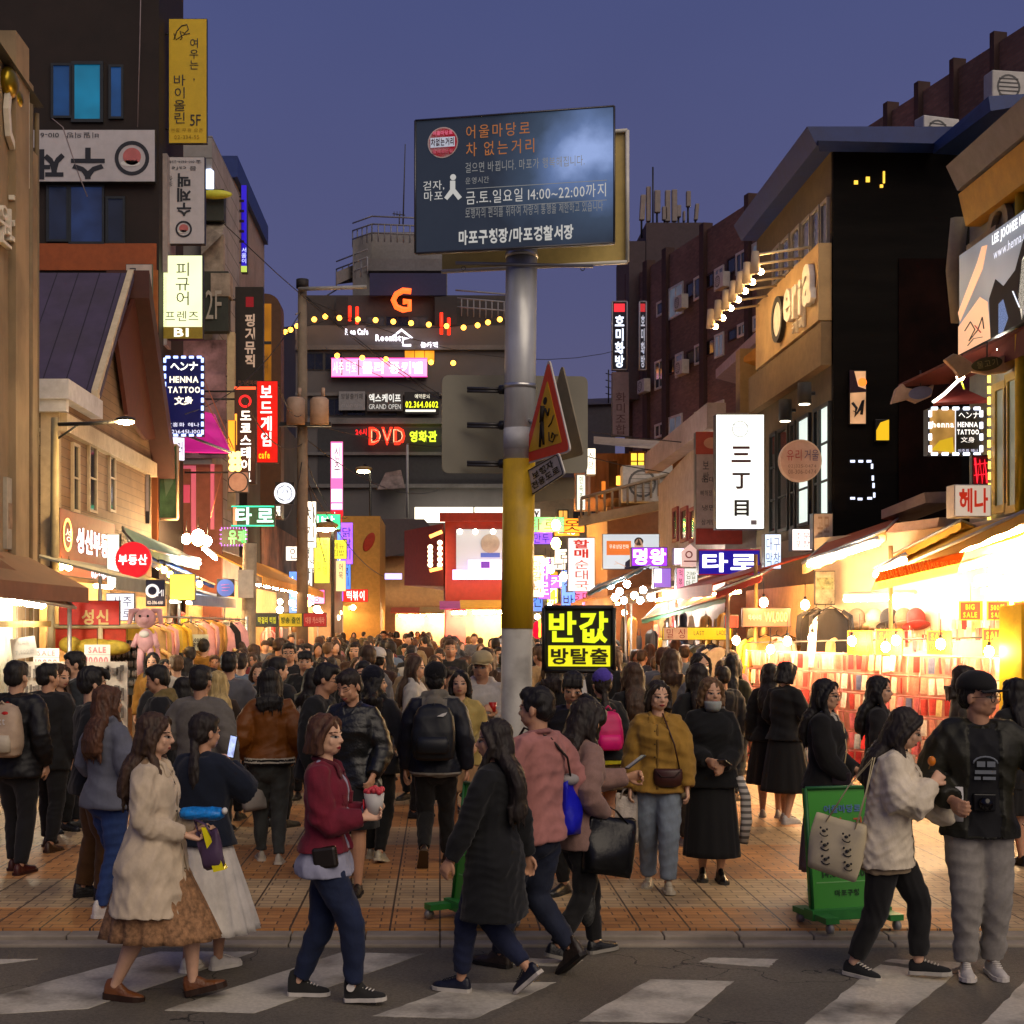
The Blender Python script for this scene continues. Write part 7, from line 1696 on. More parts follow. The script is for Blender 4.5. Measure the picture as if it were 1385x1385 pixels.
o = thing('utility_pole','short concrete pole plastered with paper beside the orange awning','utility pole',(W(334,0,30).x,30,0)); part(MB().tube([(W(334,0,30).x,30,0),(W(338,0,30).x,30,W(0,735,30).z)],[.17,.15],12),'pole',mat((.28,.22,.15),var=.4,scale=3,dirt=.4),o); mb = MB(); mb.bx(W(334,0,30).x - .16,W(334,0,30).x + .16,29.8,29.86,2.6,3.2); part(mb,'poster',mat((.55,.5,.42)),o)
for k,(x0,x1,c,s,ti,lab) in enumerate(((346,376,(.035,.045,.04),'막걸리 떡집',mat((.5,.6,.05)),'dark stall banner with yellow green letters over the crowd on the left'),(377,409,(.62,.50,.03),'방송 출연',mat((.10,.12,.02)),'yellow stall banner with dark letters over the crowd on the left'),(410,442,(.45,.03,.03),'대왕 카스테라',mat((.65,.25,.2)),'red stall banner over the crowd on the left'))):
 sign(lab,x0,829,x1,848,27 + k * .6,t=.05,face=mat(c,rough=.6),items=[('t',s,.10,.28,.90,.76,ti,{'bold': .02})],name='stall_banner')
GL = 'clothes hanging in the left hand stalls'
for k in range(30):
 x = 184 + (k % 15) * 9.8 + rs.uniform(-2,2); up = k < 15; d = 21 + (x - 184) / 150 * 6
 y = (838 if up else 872) + rs.uniform(-3,3); kind = rs.choice(('shirt','shirt','coat','dress','trousers')); col = rs.choice(('#e6ddd0','#c9a76a','#b58a4a','#1a1716','#d9a0a0','#d8b038') if up else ('#1a1716','#6f7680','#c9a76a','#7a5a30','#1a1716'))
 hang(kind,W(x,y,d),rs.uniform(-.5,.5),col,f'{CNAME[col]} {kind} hanging on the {"upper" if up else "lower"} rail of the left clothes stall',GL)
b = thing('clothes_rail','pale metal clothes rails of the left clothes stall','clothes rail',W(250,900,23))
for a,c in (((180,833,21),(335,838,27.2)),((180,867,21),(335,872,27.2))): part(MB().tube([W(*a),W(*c)],.02,6),'rail',STEEL,b)
for x,d in ((181,21),(258,24),(334,27)): part(MB().tube([Vector((W(x,0,d).x,d,0)),W(x,833,d)],.025,6),'post',STEEL,b)
o = thing('plush_toy','pink long eared plush toy hanging over the left stall','plush toy',W(198,870,19.4)); PK = mat((.62,.34,.36),rough=.95,var=.15,sheen=.3); mb = MB(); c = W(197,842,19.4)
mb.ball(c + Vector((0,0,.06)),(.15,.12,.14)); mb.ball(c + Vector((0,-.11,.03)),(.06,.04,.045)); mb.ball(c - Vector((0,0,.25)),(.12,.10,.17)); part(remesh_part(mb,.02) if False else mb,'body',PK,o)
for sg in (-1,1): part(MB().tube([c + Vector((sg * .08,0,.17)),c + Vector((sg * .19,-.01,.16)),c + Vector((sg * .22,-.02,-.02))],[.03,.05,.03],8),'ear',PK,o); part(MB().tube([c + Vector((sg * .06,0,-.36)),c + Vector((sg * .08,0,-.55)),c + Vector((sg * .07,0,-.78))],[.05,.045,.05],8),'leg',PK,o); part(MB().tube([c + Vector((sg * .10,0,-.16)),c + Vector((sg * .17,-.02,-.34))],[.035,.04],8),'arm',PK,o)
for sg in (-1,1): part(MB().ball(c + Vector((sg * .055,-.115,.09)),.018,8,6),'eye',BLACK,o)
part(MB().ball(c + Vector((0,-.09,-.16)),(.07,.03,.05)),'collar',WHITEP,o)
# right row beyond the corner
for k,(d0,d1,c,cw,lab) in enumerate(((22.4,27.4,(.40,.06,.02),(.62,.40,.20),'right clothes stall next to the tan building under a red awning'),(28,33.5,(.30,.22,.16),(.66,.46,.26),'right stall beyond the clothes stall with the violet signs over it'),(34,41,(.25,.12,.08),(.62,.36,.18),'right stall under the wooden balcony restaurant'),(41.5,49,(.5,.22,.06),(.65,.40,.20),'right stall just past the wooden restaurant'),(50,58,(.45,.15,.08),(.7,.42,.25),'right stall in front of the red restaurant'))):
 stall(lab,4.6 - .05 * k,1.4,d0,d1,1,2.7,3.2,c,3 if k < 3 else 3,mat(cw,rough=.7),tm=emi('#ffc27a',38,True) if k != 1 else emi('#fff0e0',45,True))
sign('yellow banner with red and black letters over the right clothes stall',896,848,990,866,23.6,t=.03,face=emi('#f0c818',.75,True),name='stall_banner',items=[('b',.02,.05,.36,.95,mat((.75,.55,.45))),('t','밀 싱',.06,.15,.32,.85,mat((.35,.04,.04))),('t','LAST',.45,.30,.60,.62,INK),('t','LADDS',.78,.26,.95,.62,INK)])
sign('red lit square picture panel over the right clothes stall',980,832,1000,850,22.6,t=.05,face=emi('#e03818',.7))
b = thing('lamp_cluster','cluster of white glaring bulbs over the bag stall on the right','lamp',W(850,806,27))
for x,y in ((826,792),(838,800),(848,790),(858,805),(870,798),(844,812),(866,812),(880,808),(832,808)): part(MB().ball(W(x,y,27 + rs.random()),.07,8,6),'bulb',emi('#fff2e4',46,True),b)
for k,(x,y,d) in enumerate(((752,710,45),(752,735,42),(745,770,40),(762,780,38),(730,790,48),(738,760,50))): bulb(('topmost','second','third','fourth','fifth','sixth')[k] + ' of the amber bulbs just right of the yellow pole',W(x,y,d),emi('#ffb452',60,True),.14 if k < 2 else .10,'amber bulbs right of the yellow pole',.4)
awning('striped cyan edged awning beside the red letter sign',W(795,802,28.5),W(868,768,26),W(880,764,27),W(810,790,30),(.10,.20,.26),.06)
awning('dark red awning under the taro sign',W(968,800,22.4),W(1030,776,20.8),W(1045,768,22.2),W(985,790,24),(.34,.03,.025),.10)
awning('long striped awning with a green edge over the right stalls',W(868,838,30),W(985,806,22.8),W(1000,790,24),W(890,818,31),(.24,.17,.12),.08,(.05,.20,.10))
# far glow of the market: little stalls in front of the closing block
for k,(x,d) in enumerate(((560,66),(600,64),(640,46),(670,44))):
 c = W(x,842,d); o = thing('market_stall',('leftmost','second','third','rightmost')[k] + ' of the little stalls glowing at the far end of the street','market stall',(c.x,d,0))
 w = .9; part(MB().bx(c.x - w,c.x + w,d + .9,d + .95,0,2.5),'back_panel',mat(((.7,.4,.25),(.7,.5,.3),(.55,.12,.1),(.65,.45,.2))[k]),o); part(MB().bx(c.x - w,c.x + w,d,d + .9,0,.85),'counter',mat((.4,.3,.2)),o)
 part(MB().slab([(c.x - w - .2,d - .4,2.55),(c.x + w + .2,d - .4,2.55),(c.x + w + .2,d + 1,2.8),(c.x - w - .2,d + 1,2.8)],.04),'awning',mat(((.5,.1,.05),(.5,.3,.1),(.3,.05,.3),(.6,.4,.05))[k]),o)
 for sx in (-.4,.4): part(MB().tube([(c.x + sx - .3,d + .1,2.4),(c.x + sx + .3,d + .1,2.4)],.045,6),'tube_lamp',emi('#ffdcb0',50,True),o)
 for j in range(6): tag(MB().box((c.x - w + .3 * j + .15,d + .35,.85 + .09),(.24,.3,.18)).build('goods_box',mat(rs.choice(((.6,.1,.05),(.7,.6,.4),(.2,.3,.5),(.7,.4,.1))))),'small box of goods on the counter of a distant little stall','box','boxes on the distant stall counters')
# goods in the rows of stalls: boxes and bags on counters, clothes on the back panels
for (X,s,d0,d1,n) in ((-4.8,-1,26,31,10),(-4.35,-1,33,50,26),(4.6,1,22.8,27,8),(4.55,1,28.2,33,10),(4.5,1,34.5,41,10),(4.45,1,42,49,10)):
 for k in range(n):
  y = lerp(d0,d1,(k + .5) / n); col = rs.choice(CK); x = X + s * .35
  hang(rs.choice(('shirt','coat','bag','dress')),Vector((X + s * rs.uniform(.25,.9),y,rs.uniform(1.9,2.4))),R(90) + rs.uniform(-.5,.5),col,f'{CNAME[col]} article hanging inside the {"left" if s < 0 else "right"} hand row of stalls','goods hanging inside the rows of stalls')
for o in list(PROTO.values()) + [HANG]: COL.objects.unlink(o)
# many small lit signs and lamps overlapping down both sides of the street
rf = random.Random(9)
FCOL = [('red','#e82818'),('white','#fff4e4'),('yellow','#f8e048'),('pink','#ff70b0'),('orange','#ff9428'),('violet','#9a58ff'),('green','#38d080'),('blue','#5c90ff'),('white','#fff0d8')]
FTX = ['닭갈비','커피','노래방','떡볶이','타로','호떡','안경','치킨','옷','라면','만두','김밥']
for k in range(58):
 left = k % 2 == 0; d = lerp(45,75,(k // 2 + rf.random() * .6) / 29); X = (-4.7 if left else 4.7) + rf.uniform(-.9,.2) * (-1 if left else 1) * (1 if rf.random() < .6 else 2)
 z = rf.uniform(2.9,5.6); tall = rf.random() < .45; w,h = (.45,1.5) if tall else (1.2 * rf.uniform(.7,1.2),.5); px,py = CX + F * X / d,HY - (z - CH) * F / d
 if 590 < px < 712 and d > 49: continue
 hw,hh = w * F / d / 2,h * F / d / 2; nm,c = rf.choice(FCOL); t = rf.choice(FTX)
 sign(f'small {"tall" if tall else "wide"} {nm} lit sign reading {t}, {"left" if left else "right"} row {"far down" if d > 55 else "halfway down"} the street, {("lowest", "middle", "high")[int((z - 2.9) / .91)]} level',px - hw,py - hh,px + hw,py + hh,d,t=.2,face=emi(c,rf.uniform(1.3,2.4),False,.2,2),items=[('t',t,.15,.12,.85,.88,rf.choice((INK,emi('#fffaf0',2.6))) if nm != 'white' else INK,{'vert': 1} if tall else {})],group='small lit signs down the market street')
for k in range(34):
 left = k % 2 == 0; d = lerp(30,72,(k // 2 + rf.random() * .7) / 17); X = (-4.2 if left else 4.2) + rf.uniform(-.5,.3) * (-1 if left else 1)
 tag(MB().ball((X,d,rf.uniform(2.2,2.9)),rf.uniform(.07,.12),8,6).build('light_bulb',emi(rf.choice(('#ffb860','#ffd8a0','#fff0dc')),14)),'small bare bulb glowing in the rows of stalls down the street','light bulb','bare bulbs down the rows of stalls')
for k,(a,c,s) in enumerate((((300,300,33),(700,585,60),.8),((408,402,38),(850,470,57),1.0),((408,396,38),(905,640,33),.9),((250,560,30),(408,420,38),.5),((440,470,60),(940,600,30),.7))):
 wire((W(*a),W(*c)),.012,s,lab=('highest','second','third','short','lowest')[k] + ' of the dark cables crossing above the street by the utility pole')
# ---------------------------------------------------------------- the notice pole in the middle of the street
PD = 10.4
pb,pt = W(695,842 + 2.08 * F / PD,PD),W(705.5,336,PD)
o = thing('sign_pole','thick steel pole painted yellow in the middle and pale grey at the foot','pole',(pb.x,pb.y,0))
def on(py): t = ((842 + 2.08 * F / PD) - py) / ((842 + 2.08 * F / PD) - 336); return pb.lerp(pt,t)
GALV = mat((.62,.63,.62),rough=.38,var=.18,scale=9,stretch=(1,1,.12),metal=.35,dirt=.25,dscale=3)
YP = mat((.66,.40,.015),rough=.42,var=.14,scale=5,stretch=(2,2,.3),dirt=.30,dscale=5,bump=.15,bscale=60)
part(MB().tube([on(622),on(480),on(336)],.116,28),'steel_shaft',GALV,o)
part(MB().tube([on(850),on(740),on(622)],[.119,.119,.119],28),'yellow_sleeve',YP,o)
part(MB().tube([on(1225),on(850)],[.115,.115],28),'grey_foot',mat((.40,.38,.33),rough=.6,var=.15,scale=3,dirt=.5,dscale=4),o)
for y in (346,523): part(MB().tube([on(y + 3),on(y - 3)],.122,28),'band',mat((.55,.55,.54),rough=.3,metal=.8),o)
part(MB().tube([on(609),on(580)],.118,28),'grey_tape',mat((.50,.50,.50),rough=.5,dirt=.3),o)
part(MB().tube([on(1226) ,on(1219)],.22,28),'base_plate',DARKM,o)
# notice board, two panels back to back
a = R(-11.5); cb = W(697,246,10.12); BP = VP(cb.x - math.cos(a),cb.y - math.sin(a),cb.x + math.cos(a),cb.y + math.sin(a))
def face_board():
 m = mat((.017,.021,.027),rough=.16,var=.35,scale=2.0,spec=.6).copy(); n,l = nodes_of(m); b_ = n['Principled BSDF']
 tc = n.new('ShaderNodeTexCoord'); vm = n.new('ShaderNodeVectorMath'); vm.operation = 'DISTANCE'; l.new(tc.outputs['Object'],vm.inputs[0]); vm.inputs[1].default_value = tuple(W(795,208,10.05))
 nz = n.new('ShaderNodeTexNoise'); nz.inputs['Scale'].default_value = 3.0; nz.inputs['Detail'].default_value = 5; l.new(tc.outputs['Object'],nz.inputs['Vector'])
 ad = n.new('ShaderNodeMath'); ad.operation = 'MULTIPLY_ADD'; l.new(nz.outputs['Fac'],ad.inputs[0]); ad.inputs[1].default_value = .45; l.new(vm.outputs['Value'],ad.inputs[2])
 rp = n.new('ShaderNodeValToRGB'); e = rp.color_ramp.elements; e[0].position = .30; e[0].color = (.20,.27,.48,1); e[1].position = .98; e[1].color = (.010,.013,.019,1)  # bluish reflection painted into the emission, brightest at the upper right
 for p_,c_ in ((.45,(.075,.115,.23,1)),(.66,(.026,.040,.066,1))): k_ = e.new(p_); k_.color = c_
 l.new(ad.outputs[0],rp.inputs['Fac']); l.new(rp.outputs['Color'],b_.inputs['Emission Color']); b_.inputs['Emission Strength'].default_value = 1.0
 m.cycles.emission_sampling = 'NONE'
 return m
OR_ = emi('#b8713a',.50); GL_ = emi('#c8c8c4',.62); GD_ = emi('#9a9c9c',.40)
def UV(x,y): return ((x - 562) / 268.0,(y - (161 - (x - 562) * 16 / 269)) / 181.0)
def tt(s,x0,y0,x1,y1,m,**k):
 u0,v0 = UV(x0,y0); u1,v1 = UV(x1,y1); v0 += .012; v1 += .012
 (ua,va),(ub,vb) = UV(x0,(y0 + y1) / 2),UV(x1,(y0 + y1) / 2); vm = (UV((x0 + x1) / 2,(y0 + y1) / 2)[1]); h = (y1 - y0) / 181
 return ('t',s,u0,vm - h / 2,u1,vm + h / 2,m,k)
def lv(x0,x1,v,m): return ('b',UV(x0,200)[0],v,UV(x1,200)[0],v + .004,m)
cx_,cy_ = UV(600,191)
fig = [(.172,.52)]
sign('dark notice board with Korean lettering and a red disc on top of the pole',562,154,831,336,pl=BP,t=.05,face=face_board(),side=mat((.16,.17,.18),rough=.4,metal=.5),frame=(.008,mat((.10,.10,.11),rough=.3,metal=.6)),name='notice_board',cat='notice board',ref=697,items=[
 ('d',cx_,cy_,.116,mat((.62,.50,.48))),('d',cx_,cy_,.108,emi('#a00a24',.55)),('b',cx_ - .062,cy_ - .036,cx_ + .062,cy_ + .036,emi('#c8cedd',.55),.018),('t','차없는거리',cx_ - .058,cy_ - .028,cx_ + .058,cy_ + .028,mat((.10,.03,.05)),{'t': .024}),('t','어울마당로',cx_ - .05,cy_ - .085,cx_ + .05,cy_ - .055,emi('#e0708a',.5),{'t': .018}),('t','함께걷는길',cx_ - .05,cy_ + .055,cx_ + .05,cy_ + .08,emi('#c86070',.4),{'t': .018}),
 tt('어울마당로',632,166,718,184,OR_,sp=1.12),tt('차 없는거리',632,189,724,208,OR_,sp=1.12),tt('걸으면 바뀝니다. 마포가 행복해집니다.',631,214,791,228,GD_),tt('운영시간',631,238,663,247,GD_),tt('금.토.일요일 14:00~22:00까지',632,252,819,270,GL_),tt('보행자의 편의를 위하여 차량의 통행을 제한하고 있습니다',631,275,815,289,GD_),tt('마포구청장/마포경찰서장',622,306,776,326,GL_,bold=.01),tt('걷자,\n마포',573,243,602,270,GL_),
 lv(632,820,.535,GD_),lv(632,820,.68,GD_),
 ('d',UV(614,238)[0],UV(614,238)[1],.022,GL_),('p',[UV(610,243),UV(610,255),UV(602,266),UV(606,269),UV(614,260),UV(621,269),UV(626,265),UV(617,254),UV(617,243)],GL_)])
o = thing('notice_board','second board fixed back to back behind the notice board, with a yellow panel','notice board',W(715,350,10.7))
q = [p - BP.n * .52 + Vector((.02,0,-.02)) for p in BP.rect(575,150,838,334,0,697)]
part(MB().slab(q,.05),'panel',mat((.56,.42,.14),rough=.5,dirt=.25),o)
mb = MB(); up = Vector((0,0,1))
for a_,c_ in ((q[0],q[1]),(q[1],q[2]),(q[2],q[3])): mb.tube([a_ + BP.n * .02,c_ + BP.n * .02],.016,5)
part(mb,'edge_trim',mat((.62,.60,.54),rough=.4),o)
for t_ in (.25,.75): part(MB().tube([q[0].lerp(q[1],t_) + up * .5,q[0].lerp(q[1],t_) + up * .5 + BP.n * .46],.03,6),'spacer',STEEL,o)
o = thing('crossbar','thin steel crossbar with two hooks under the notice board','bar',W(706,358,10.3)); part(MB().tube([W(616,356,10.27),W(802,360,10.27)],.014,8),'bar',mat((.25,.25,.26),rough=.4,metal=.7),o)
for x in (627,788): mb = MB(); mb.ring(W(x,363,10.27),(1,0,0),(0,0,1),.012,.018,.006,12); part(mb,'hook',DARKM,o)
# triangular warning signs and their plate
def tri(a,b,c,s): # shrink towards the middle
 m = (a + b + c) / 3; return [m + (p - m) * s for p in (a,b,c)]
def rounded(pts,r,n=5):
 out = []
 for i in range(len(pts)):
  p,a_,b_ = pts[i],pts[i - 1],pts[(i + 1) % len(pts)]; e0_ = p + (a_ - p).normalized() * r; e1_ = p + (b_ - p).normalized() * r
  for k in range(n + 1): t = k / n; out.append(e0_ * (1 - t) ** 2 + p * 2 * t * (1 - t) + e1_ * t * t)
 return out
TL_,TR_,TA = W(704,630,10.42),W(772,611,9.76),W(742,483,10.06)
o = thing('warning_sign','red bordered triangular warning sign showing a walking figure and a curled hand mark','warning sign',W(742,620,10.1))
P = rounded([TL_,TR_,TA],.06); nn = (TR_ - TL_).cross(TA - TL_).normalized()
part(MB().poly(P,.012),'back_plate',mat((.55,.50,.44),rough=.5),o)
part(MB().poly([p + nn * .002 for p in rounded(tri(TL_,TR_,TA,.95),.055)],.003),'red_border',mat((.78,.05,.02),rough=.38,var=.08),o)
part(MB().poly([p + nn * .005 for p in rounded(tri(TL_,TR_,TA,.66),.02)],.003),'yellow_field',mat((.78,.42,.015),rough=.4,var=.1),o)
ru,uu = (TR_ - TL_).normalized(),(TA - (TL_ + TR_) / 2).normalized(); m0 = (TL_ + TR_ + TA) / 3 + nn * .008
def L2(x,y): return m0 + ru * x + uu * y
mb = MB(); mb.disc(L2(-.015,.175),ru,uu,.028,.002,14); mb.tube([L2(-.02,.14),L2(-.035,.02)],[.03,.026],6,ry=.003); mb.tube([L2(-.035,.03),L2(-.06,-.15)],[.02,.012],6,ry=.003); mb.tube([L2(-.03,.03),L2(-.005,-.14)],[.02,.012],6,ry=.003); mb.tube([L2(-.005,.12),L2(.04,.06),L2(.055,.11)],.011,6,ry=.003)
part(mb,'walking_figure',mat((.02,.012,.006)),o)
for pts in ([(.05,-.02),(.09,.0),(.12,.05)],[(.06,-.06),(.07,-.12),(.12,-.14),(.15,-.10),(.11,-.07),(.10,-.11)],[(.14,-.09),(.19,-.10)]): part(MB().tube([L2(*p) for p in pts],.007,5,ry=.003),'curl_mark',mat((.03,.015,.006)),o)
o = thing('warning_sign','grey back of a second triangular sign behind the red bordered one','warning sign',W(765,615,10.6)); off = Vector((.12,.30,0))
part(MB().poly(rounded([p + off + Vector((.01,.1,.03)) for p in (TL_,TR_,TA)],.06),.012),'plate',mat((.24,.20,.13),rough=.5,dirt=.3),o); part(MB().tube([(TL_ + TR_) / 2 + off * .2 + Vector((0,0,.2)),on(560)],.015,6),'bracket',STEEL,o)
o = thing('sign_plate','small white plate with black Korean letters tilted under the triangular sign','sign',W(737,655,10.05))
q = [W(719,671,10.36),W(765,641,9.86),W(756,612,9.86),W(710,638,10.36)]; n2 = (q[1] - q[0]).cross(q[3] - q[0]).normalized()
part(MB().poly([p + n2 * .004 for p in rounded(q,.03)],.01),'plate',mat((.70,.66,.58),rough=.45),o)
r2,u2 = (q[1] - q[0]).normalized(),(q[3] - q[0]); u2 = (u2 - r2 * u2.dot(r2)).normalized(); c2 = centre(q) + n2 * .007
part(MB().text('보행자\n전용도로',c2,r2,u2,(q[1] - q[0]).length * .80,.115,.003,bold=.03),'lettering',BLACK,o)
mb = MB(); fr = rounded([c2 + (p - centre(q)) * .92 for p in q],.025); mb.tube(fr + fr[:1],.004,4); part(mb,'border',BLACK,o)
o = thing('road_sign','big plain grey back of a rounded square sign clamped behind the pole','road sign',W(696,640,10.75))
q = [W(598,640,10.62),W(795,640,10.95),W(795,509,10.95),W(598,507,10.62)]
part(MB().poly(rounded(q,.06),.012),'panel',mat((.22,.205,.155),rough=.5,var=.15,scale=2,dirt=.35,dscale=2),o)
part(MB().slab([p + Vector((0,.03,-.03)) for p in (W(722,674,10.95),W(778,668,11.0),W(778,640,11.0),W(722,640,10.95))],.012),'lower_plate',mat((.16,.12,.06),rough=.5,dirt=.3),o)
for y in (525,573,625): part(MB().tube([W(632,y,10.58),W(684,y + 1,10.5)],.012,6).tube([W(632,y + 4,10.58),W(684,y + 5,10.5)],.012,6),'clamp_bar',mat((.09,.085,.08),rough=.4,metal=.6),o); part(MB().tube([W(676,y + 2,10.47),W(684,y + 2,10.45)],.035,8),'clamp',DARKM,o)
# green standing boards at the kerb
def standing_board(label,x,d,yaw,lines):
 c = Vector((x,d,0)); a_ = R(yaw); r_ = Vector((math.cos(a_),math.sin(a_),0)); n_ = Vector((math.sin(a_),-math.cos(a_),0)); t_ = Vector((0,0,1))
 o = thing('standing_board',label,'standing sign',c)
 GRNP = mat((.055,.33,.035),rough=.4,var=.12,scale=3,dirt=.2,dscale=3); GD2 = mat((.02,.13,.03),rough=.45)
 lean = n_ * -.10
 q = [c - r_ * .27 + t_ * .10,c + r_ * .27 + t_ * .10,c + r_ * .27 + t_ * .94 + lean,c - r_ * .27 + t_ * .94 + lean]
 part(MB().slab(q,.05),'panel',GRNP,o,.006)
 uu_ = (q[3] - q[0]).normalized(); nn_ = r_.cross(uu_)
 mb = MB()
 for a2,b2 in ((q[0],q[1]),(q[1],q[2]),(q[2],q[3]),(q[3],q[0])): mb.tube([a2 + nn_ * .006,b2 + nn_ * .006],.014,5)
 part(mb,'frame',GD2,o)
 for s_,v,h,m_ in lines:
  w = min(.44,text_data(s_)[2] * h); part(MB().text(s_,q[0].lerp(q[1],.5) + uu_ * v + nn_ * .004,r_,uu_,w,h,.002,bold=.02),'lettering',m_,o)
 for v in (.20,.34,.50): part(MB().slab([q[0].lerp(q[1],.08) + uu_ * v + nn_ * .003,q[0].lerp(q[1],.92) + uu_ * v + nn_ * .003,q[0].lerp(q[1],.92) + uu_ * (v + .008) + nn_ * .003,q[0].lerp(q[1],.08) + uu_ * (v + .008) + nn_ * .003],.002),'rule',mat((.20,.5,.15)),o)
 mb = MB()
 for s_ in (-1,1): mb.hexa([c + r_ * (s_ * .24 - .05) + n_ * .22 + t_ * .07,c + r_ * (s_ * .24 + .05) + n_ * .22 + t_ * .07,c + r_ * (s_ * .24 + .05) - n_ * .24 + t_ * .07,c + r_ * (s_ * .24 - .05) - n_ * .24 + t_ * .07] + [c + r_ * (s_ * .24 - .05) + n_ * .22 + t_ * .11,c + r_ * (s_ * .24 + .05) + n_ * .22 + t_ * .11,c + r_ * (s_ * .24 + .05) - n_ * .24 + t_ * .11,c + r_ * (s_ * .24 - .05) - n_ * .24 + t_ * .11])
 mb.hexa([c - r_ * .30 + n_ * .06 + t_ * .06,c + r_ * .30 + n_ * .06 + t_ * .06,c + r_ * .30 - n_ * .06 + t_ * .06,c - r_ * .30 - n_ * .06 + t_ * .06,c - r_ * .30 + n_ * .06 + t_ * .13,c + r_ * .30 + n_ * .06 + t_ * .13,c + r_ * .30 - n_ * .06 + t_ * .13,c - r_ * .30 - n_ * .06 + t_ * .13])
 part(mb,'base',mat((.035,.24,.045),rough=.4,dirt=.2),o)
 for s_ in (-1,1):
  for k in (-1,1):
   p = c + r_ * (s_ * .25) + n_ * (k * .20) + t_ * .035; part(MB().tube([p - r_ * .015,p + r_ * .015],.034,12),'caster',mat((.30,.29,.27),rough=.4,metal=.3),o); part(MB().tube([p,p + t_ * .05],.012,5),'caster_fork',STEEL,o)
 return o
RK = mat((.02,.06,.02)); RR = mat((.55,.10,.04)); BB = mat((.10,.2,.4))
standing_board('green wheeled standing board beside the woman in the cream jacket',W(1147,0,9.62).x,9.62,14,[('어울마당로',.70,.055,BB),('차 없는 거리',.60,.085,RR),('운영시간',.45,.04,RK),('금 토 일',.38,.05,RK),('14:00~22:00',.26,.05,RK),('마포구청',.13,.045,RK)])
standing_board('green wheeled standing board half hidden behind the woman in the long black coat',W(638,0,9.72).x,9.72,-62,[('차 없는 거리',.62,.09,RR),('금 토 일',.40,.06,RK),('마포구청',.14,.05,RK)])
# carried light sign
o,U = sign('square black light sign with yellow letters 반값 방탈출 carried on a stick',736,822,830,907,12.6,t=.10,face=mat((.035,.035,.022),rough=.35),side=BLACK,frame=(.022,BLACK),name='carried_sign',yaw=-8,items=[('t','반값',.07,.06,.92,.56,emi('#e4f820',1.05),{'bold': .05,'t': .012}),('b',.06,.60,.95,.93,emi('#f2ea20',.95)),('t','방탈출',.10,.64,.92,.90,mat((.05,.045,.008)),{'bold': .04,'t': .016})])
c = W(783,907,12.66); part(MB().tube([c,Vector((c.x,c.y,.02))],.014,8),'stick',mat((.25,.25,.26),rough=.4,metal=.6),o)
b = thing('lantern','red paper lantern with a bright yellow tube beside the carried sign','lantern',W(727,850,13.2)); part(MB().ball(W(727,852,13.2),(.055,.055,.085),14,10),'shade',emi('#e01030',1.2),b); part(MB().tube([W(730,838,13.15),W(730,862,13.15)],.010,6),'tube',emi('#ffc030',4),b)
# ---------------------------------------------------------------- the people nearest the camera
def gp(px,d,road=False): return Vector(((px - CX) / F * d,d,RZ + .004 if road else 0.0))
def held(name,label,cat,pr,group=None):
 """a thing carried by a person: an Empty in the person's own axes"""
 root,B,S = pr
 o = empty(name,root.location,label,cat,group,root.rotation_euler.z); return o
def lp(mb,name,m,o,S=1,bevel=0):
 mb.v = [Vector(v) * S for v in mb.v]; return mb.build(name,m,o,bevel)
def bagstrap(pr,o,pts,r,m): return lp(MB().tube(pts,r,6,ry=r * .4),'strap',m,o,pr[2])
def phone(pr,w,d,up,label,lit=True):
 o = held('phone',label,'phone',pr); x = Vector(d).cross(Vector(up)).normalized(); d = Vector(d).normalized(); u = x.cross(d).normalized()
 w = Vector(w); mb = MB(); a = x * .021; b_ = d * .045; c = u * .0028
 mb.hexa([w - a - b_ - c,w + a - b_ - c,w + a + b_ - c,w - a + b_ - c,w - a - b_ + c,w + a - b_ + c,w + a + b_ + c,w - a + b_ + c]); lp(mb,'case',mat((.03,.03,.035),rough=.3),o,pr[2],.002)
 mb = MB(); mb.quad(w - a * .88 - b_ * .92 + c * 1.15,w + a * .88 - b_ * .92 + c * 1.15,w + a * .88 + b_ * .92 + c * 1.15,w - a * .88 + b_ * .92 + c * 1.15); lp(mb,'screen',emi('#b8c8ff',1.1,False,.5,30) if lit else mat((.55,.53,.5),rough=.2),o,pr[2]); return o
def tote(pr,c,w,h,t,yaw,m,label,name='tote_bag',strap=None,cat='bag',tilt=0,floppy=.006):
 o = held(name,label,cat,pr); rz = Matrix.Rotation(R(yaw),3,'Z') @ Matrix.Rotation(R(tilt),3,'Y'); c = Vector(c); rings = []
 for i in range(9):
  q = i / 8; z = -h * q; ww = w * (.92 + .10 * math.sin(math.pi * q)); tt_ = t * (.25 + .75 * min(1,q * 1.6)) * (1 if q < .95 else .8)
  rings.append([c + rz @ Vector((ww / 2 * (abs(math.cos(a)) ** .45) * (1 if math.cos(a) >= 0 else -1),tt_ / 2 * (abs(math.sin(a)) ** .8) * (1 if math.sin(a) >= 0 else -1) + floppy * math.sin(3 * a + 5 * q),z + floppy * math.sin(2 * a))) for a in [2 * math.pi * k / 28 for k in range(28)]])
 lp(MB().loft(rings),'body',m,o,pr[2])
 if strap:
  for sg in (-1,1):
   a_ = c + rz @ Vector((-w * .27,sg * t * .12,.0)); b_ = c + rz @ Vector((w * .27,sg * t * .12,0)); top = Vector(strap)
   lp(MB().tube([a_ + Vector((0,0,-.02)),a_.lerp(top,.5) + rz @ Vector((-.006,0,0)),top + Vector((0,sg * .004,0)),b_.lerp(top,.5) + rz @ Vector((.006,0,0)),b_ + Vector((0,0,-.02))],.0055,6,ry=.002),'strap',m,o,pr[2])
 return o,rz,c
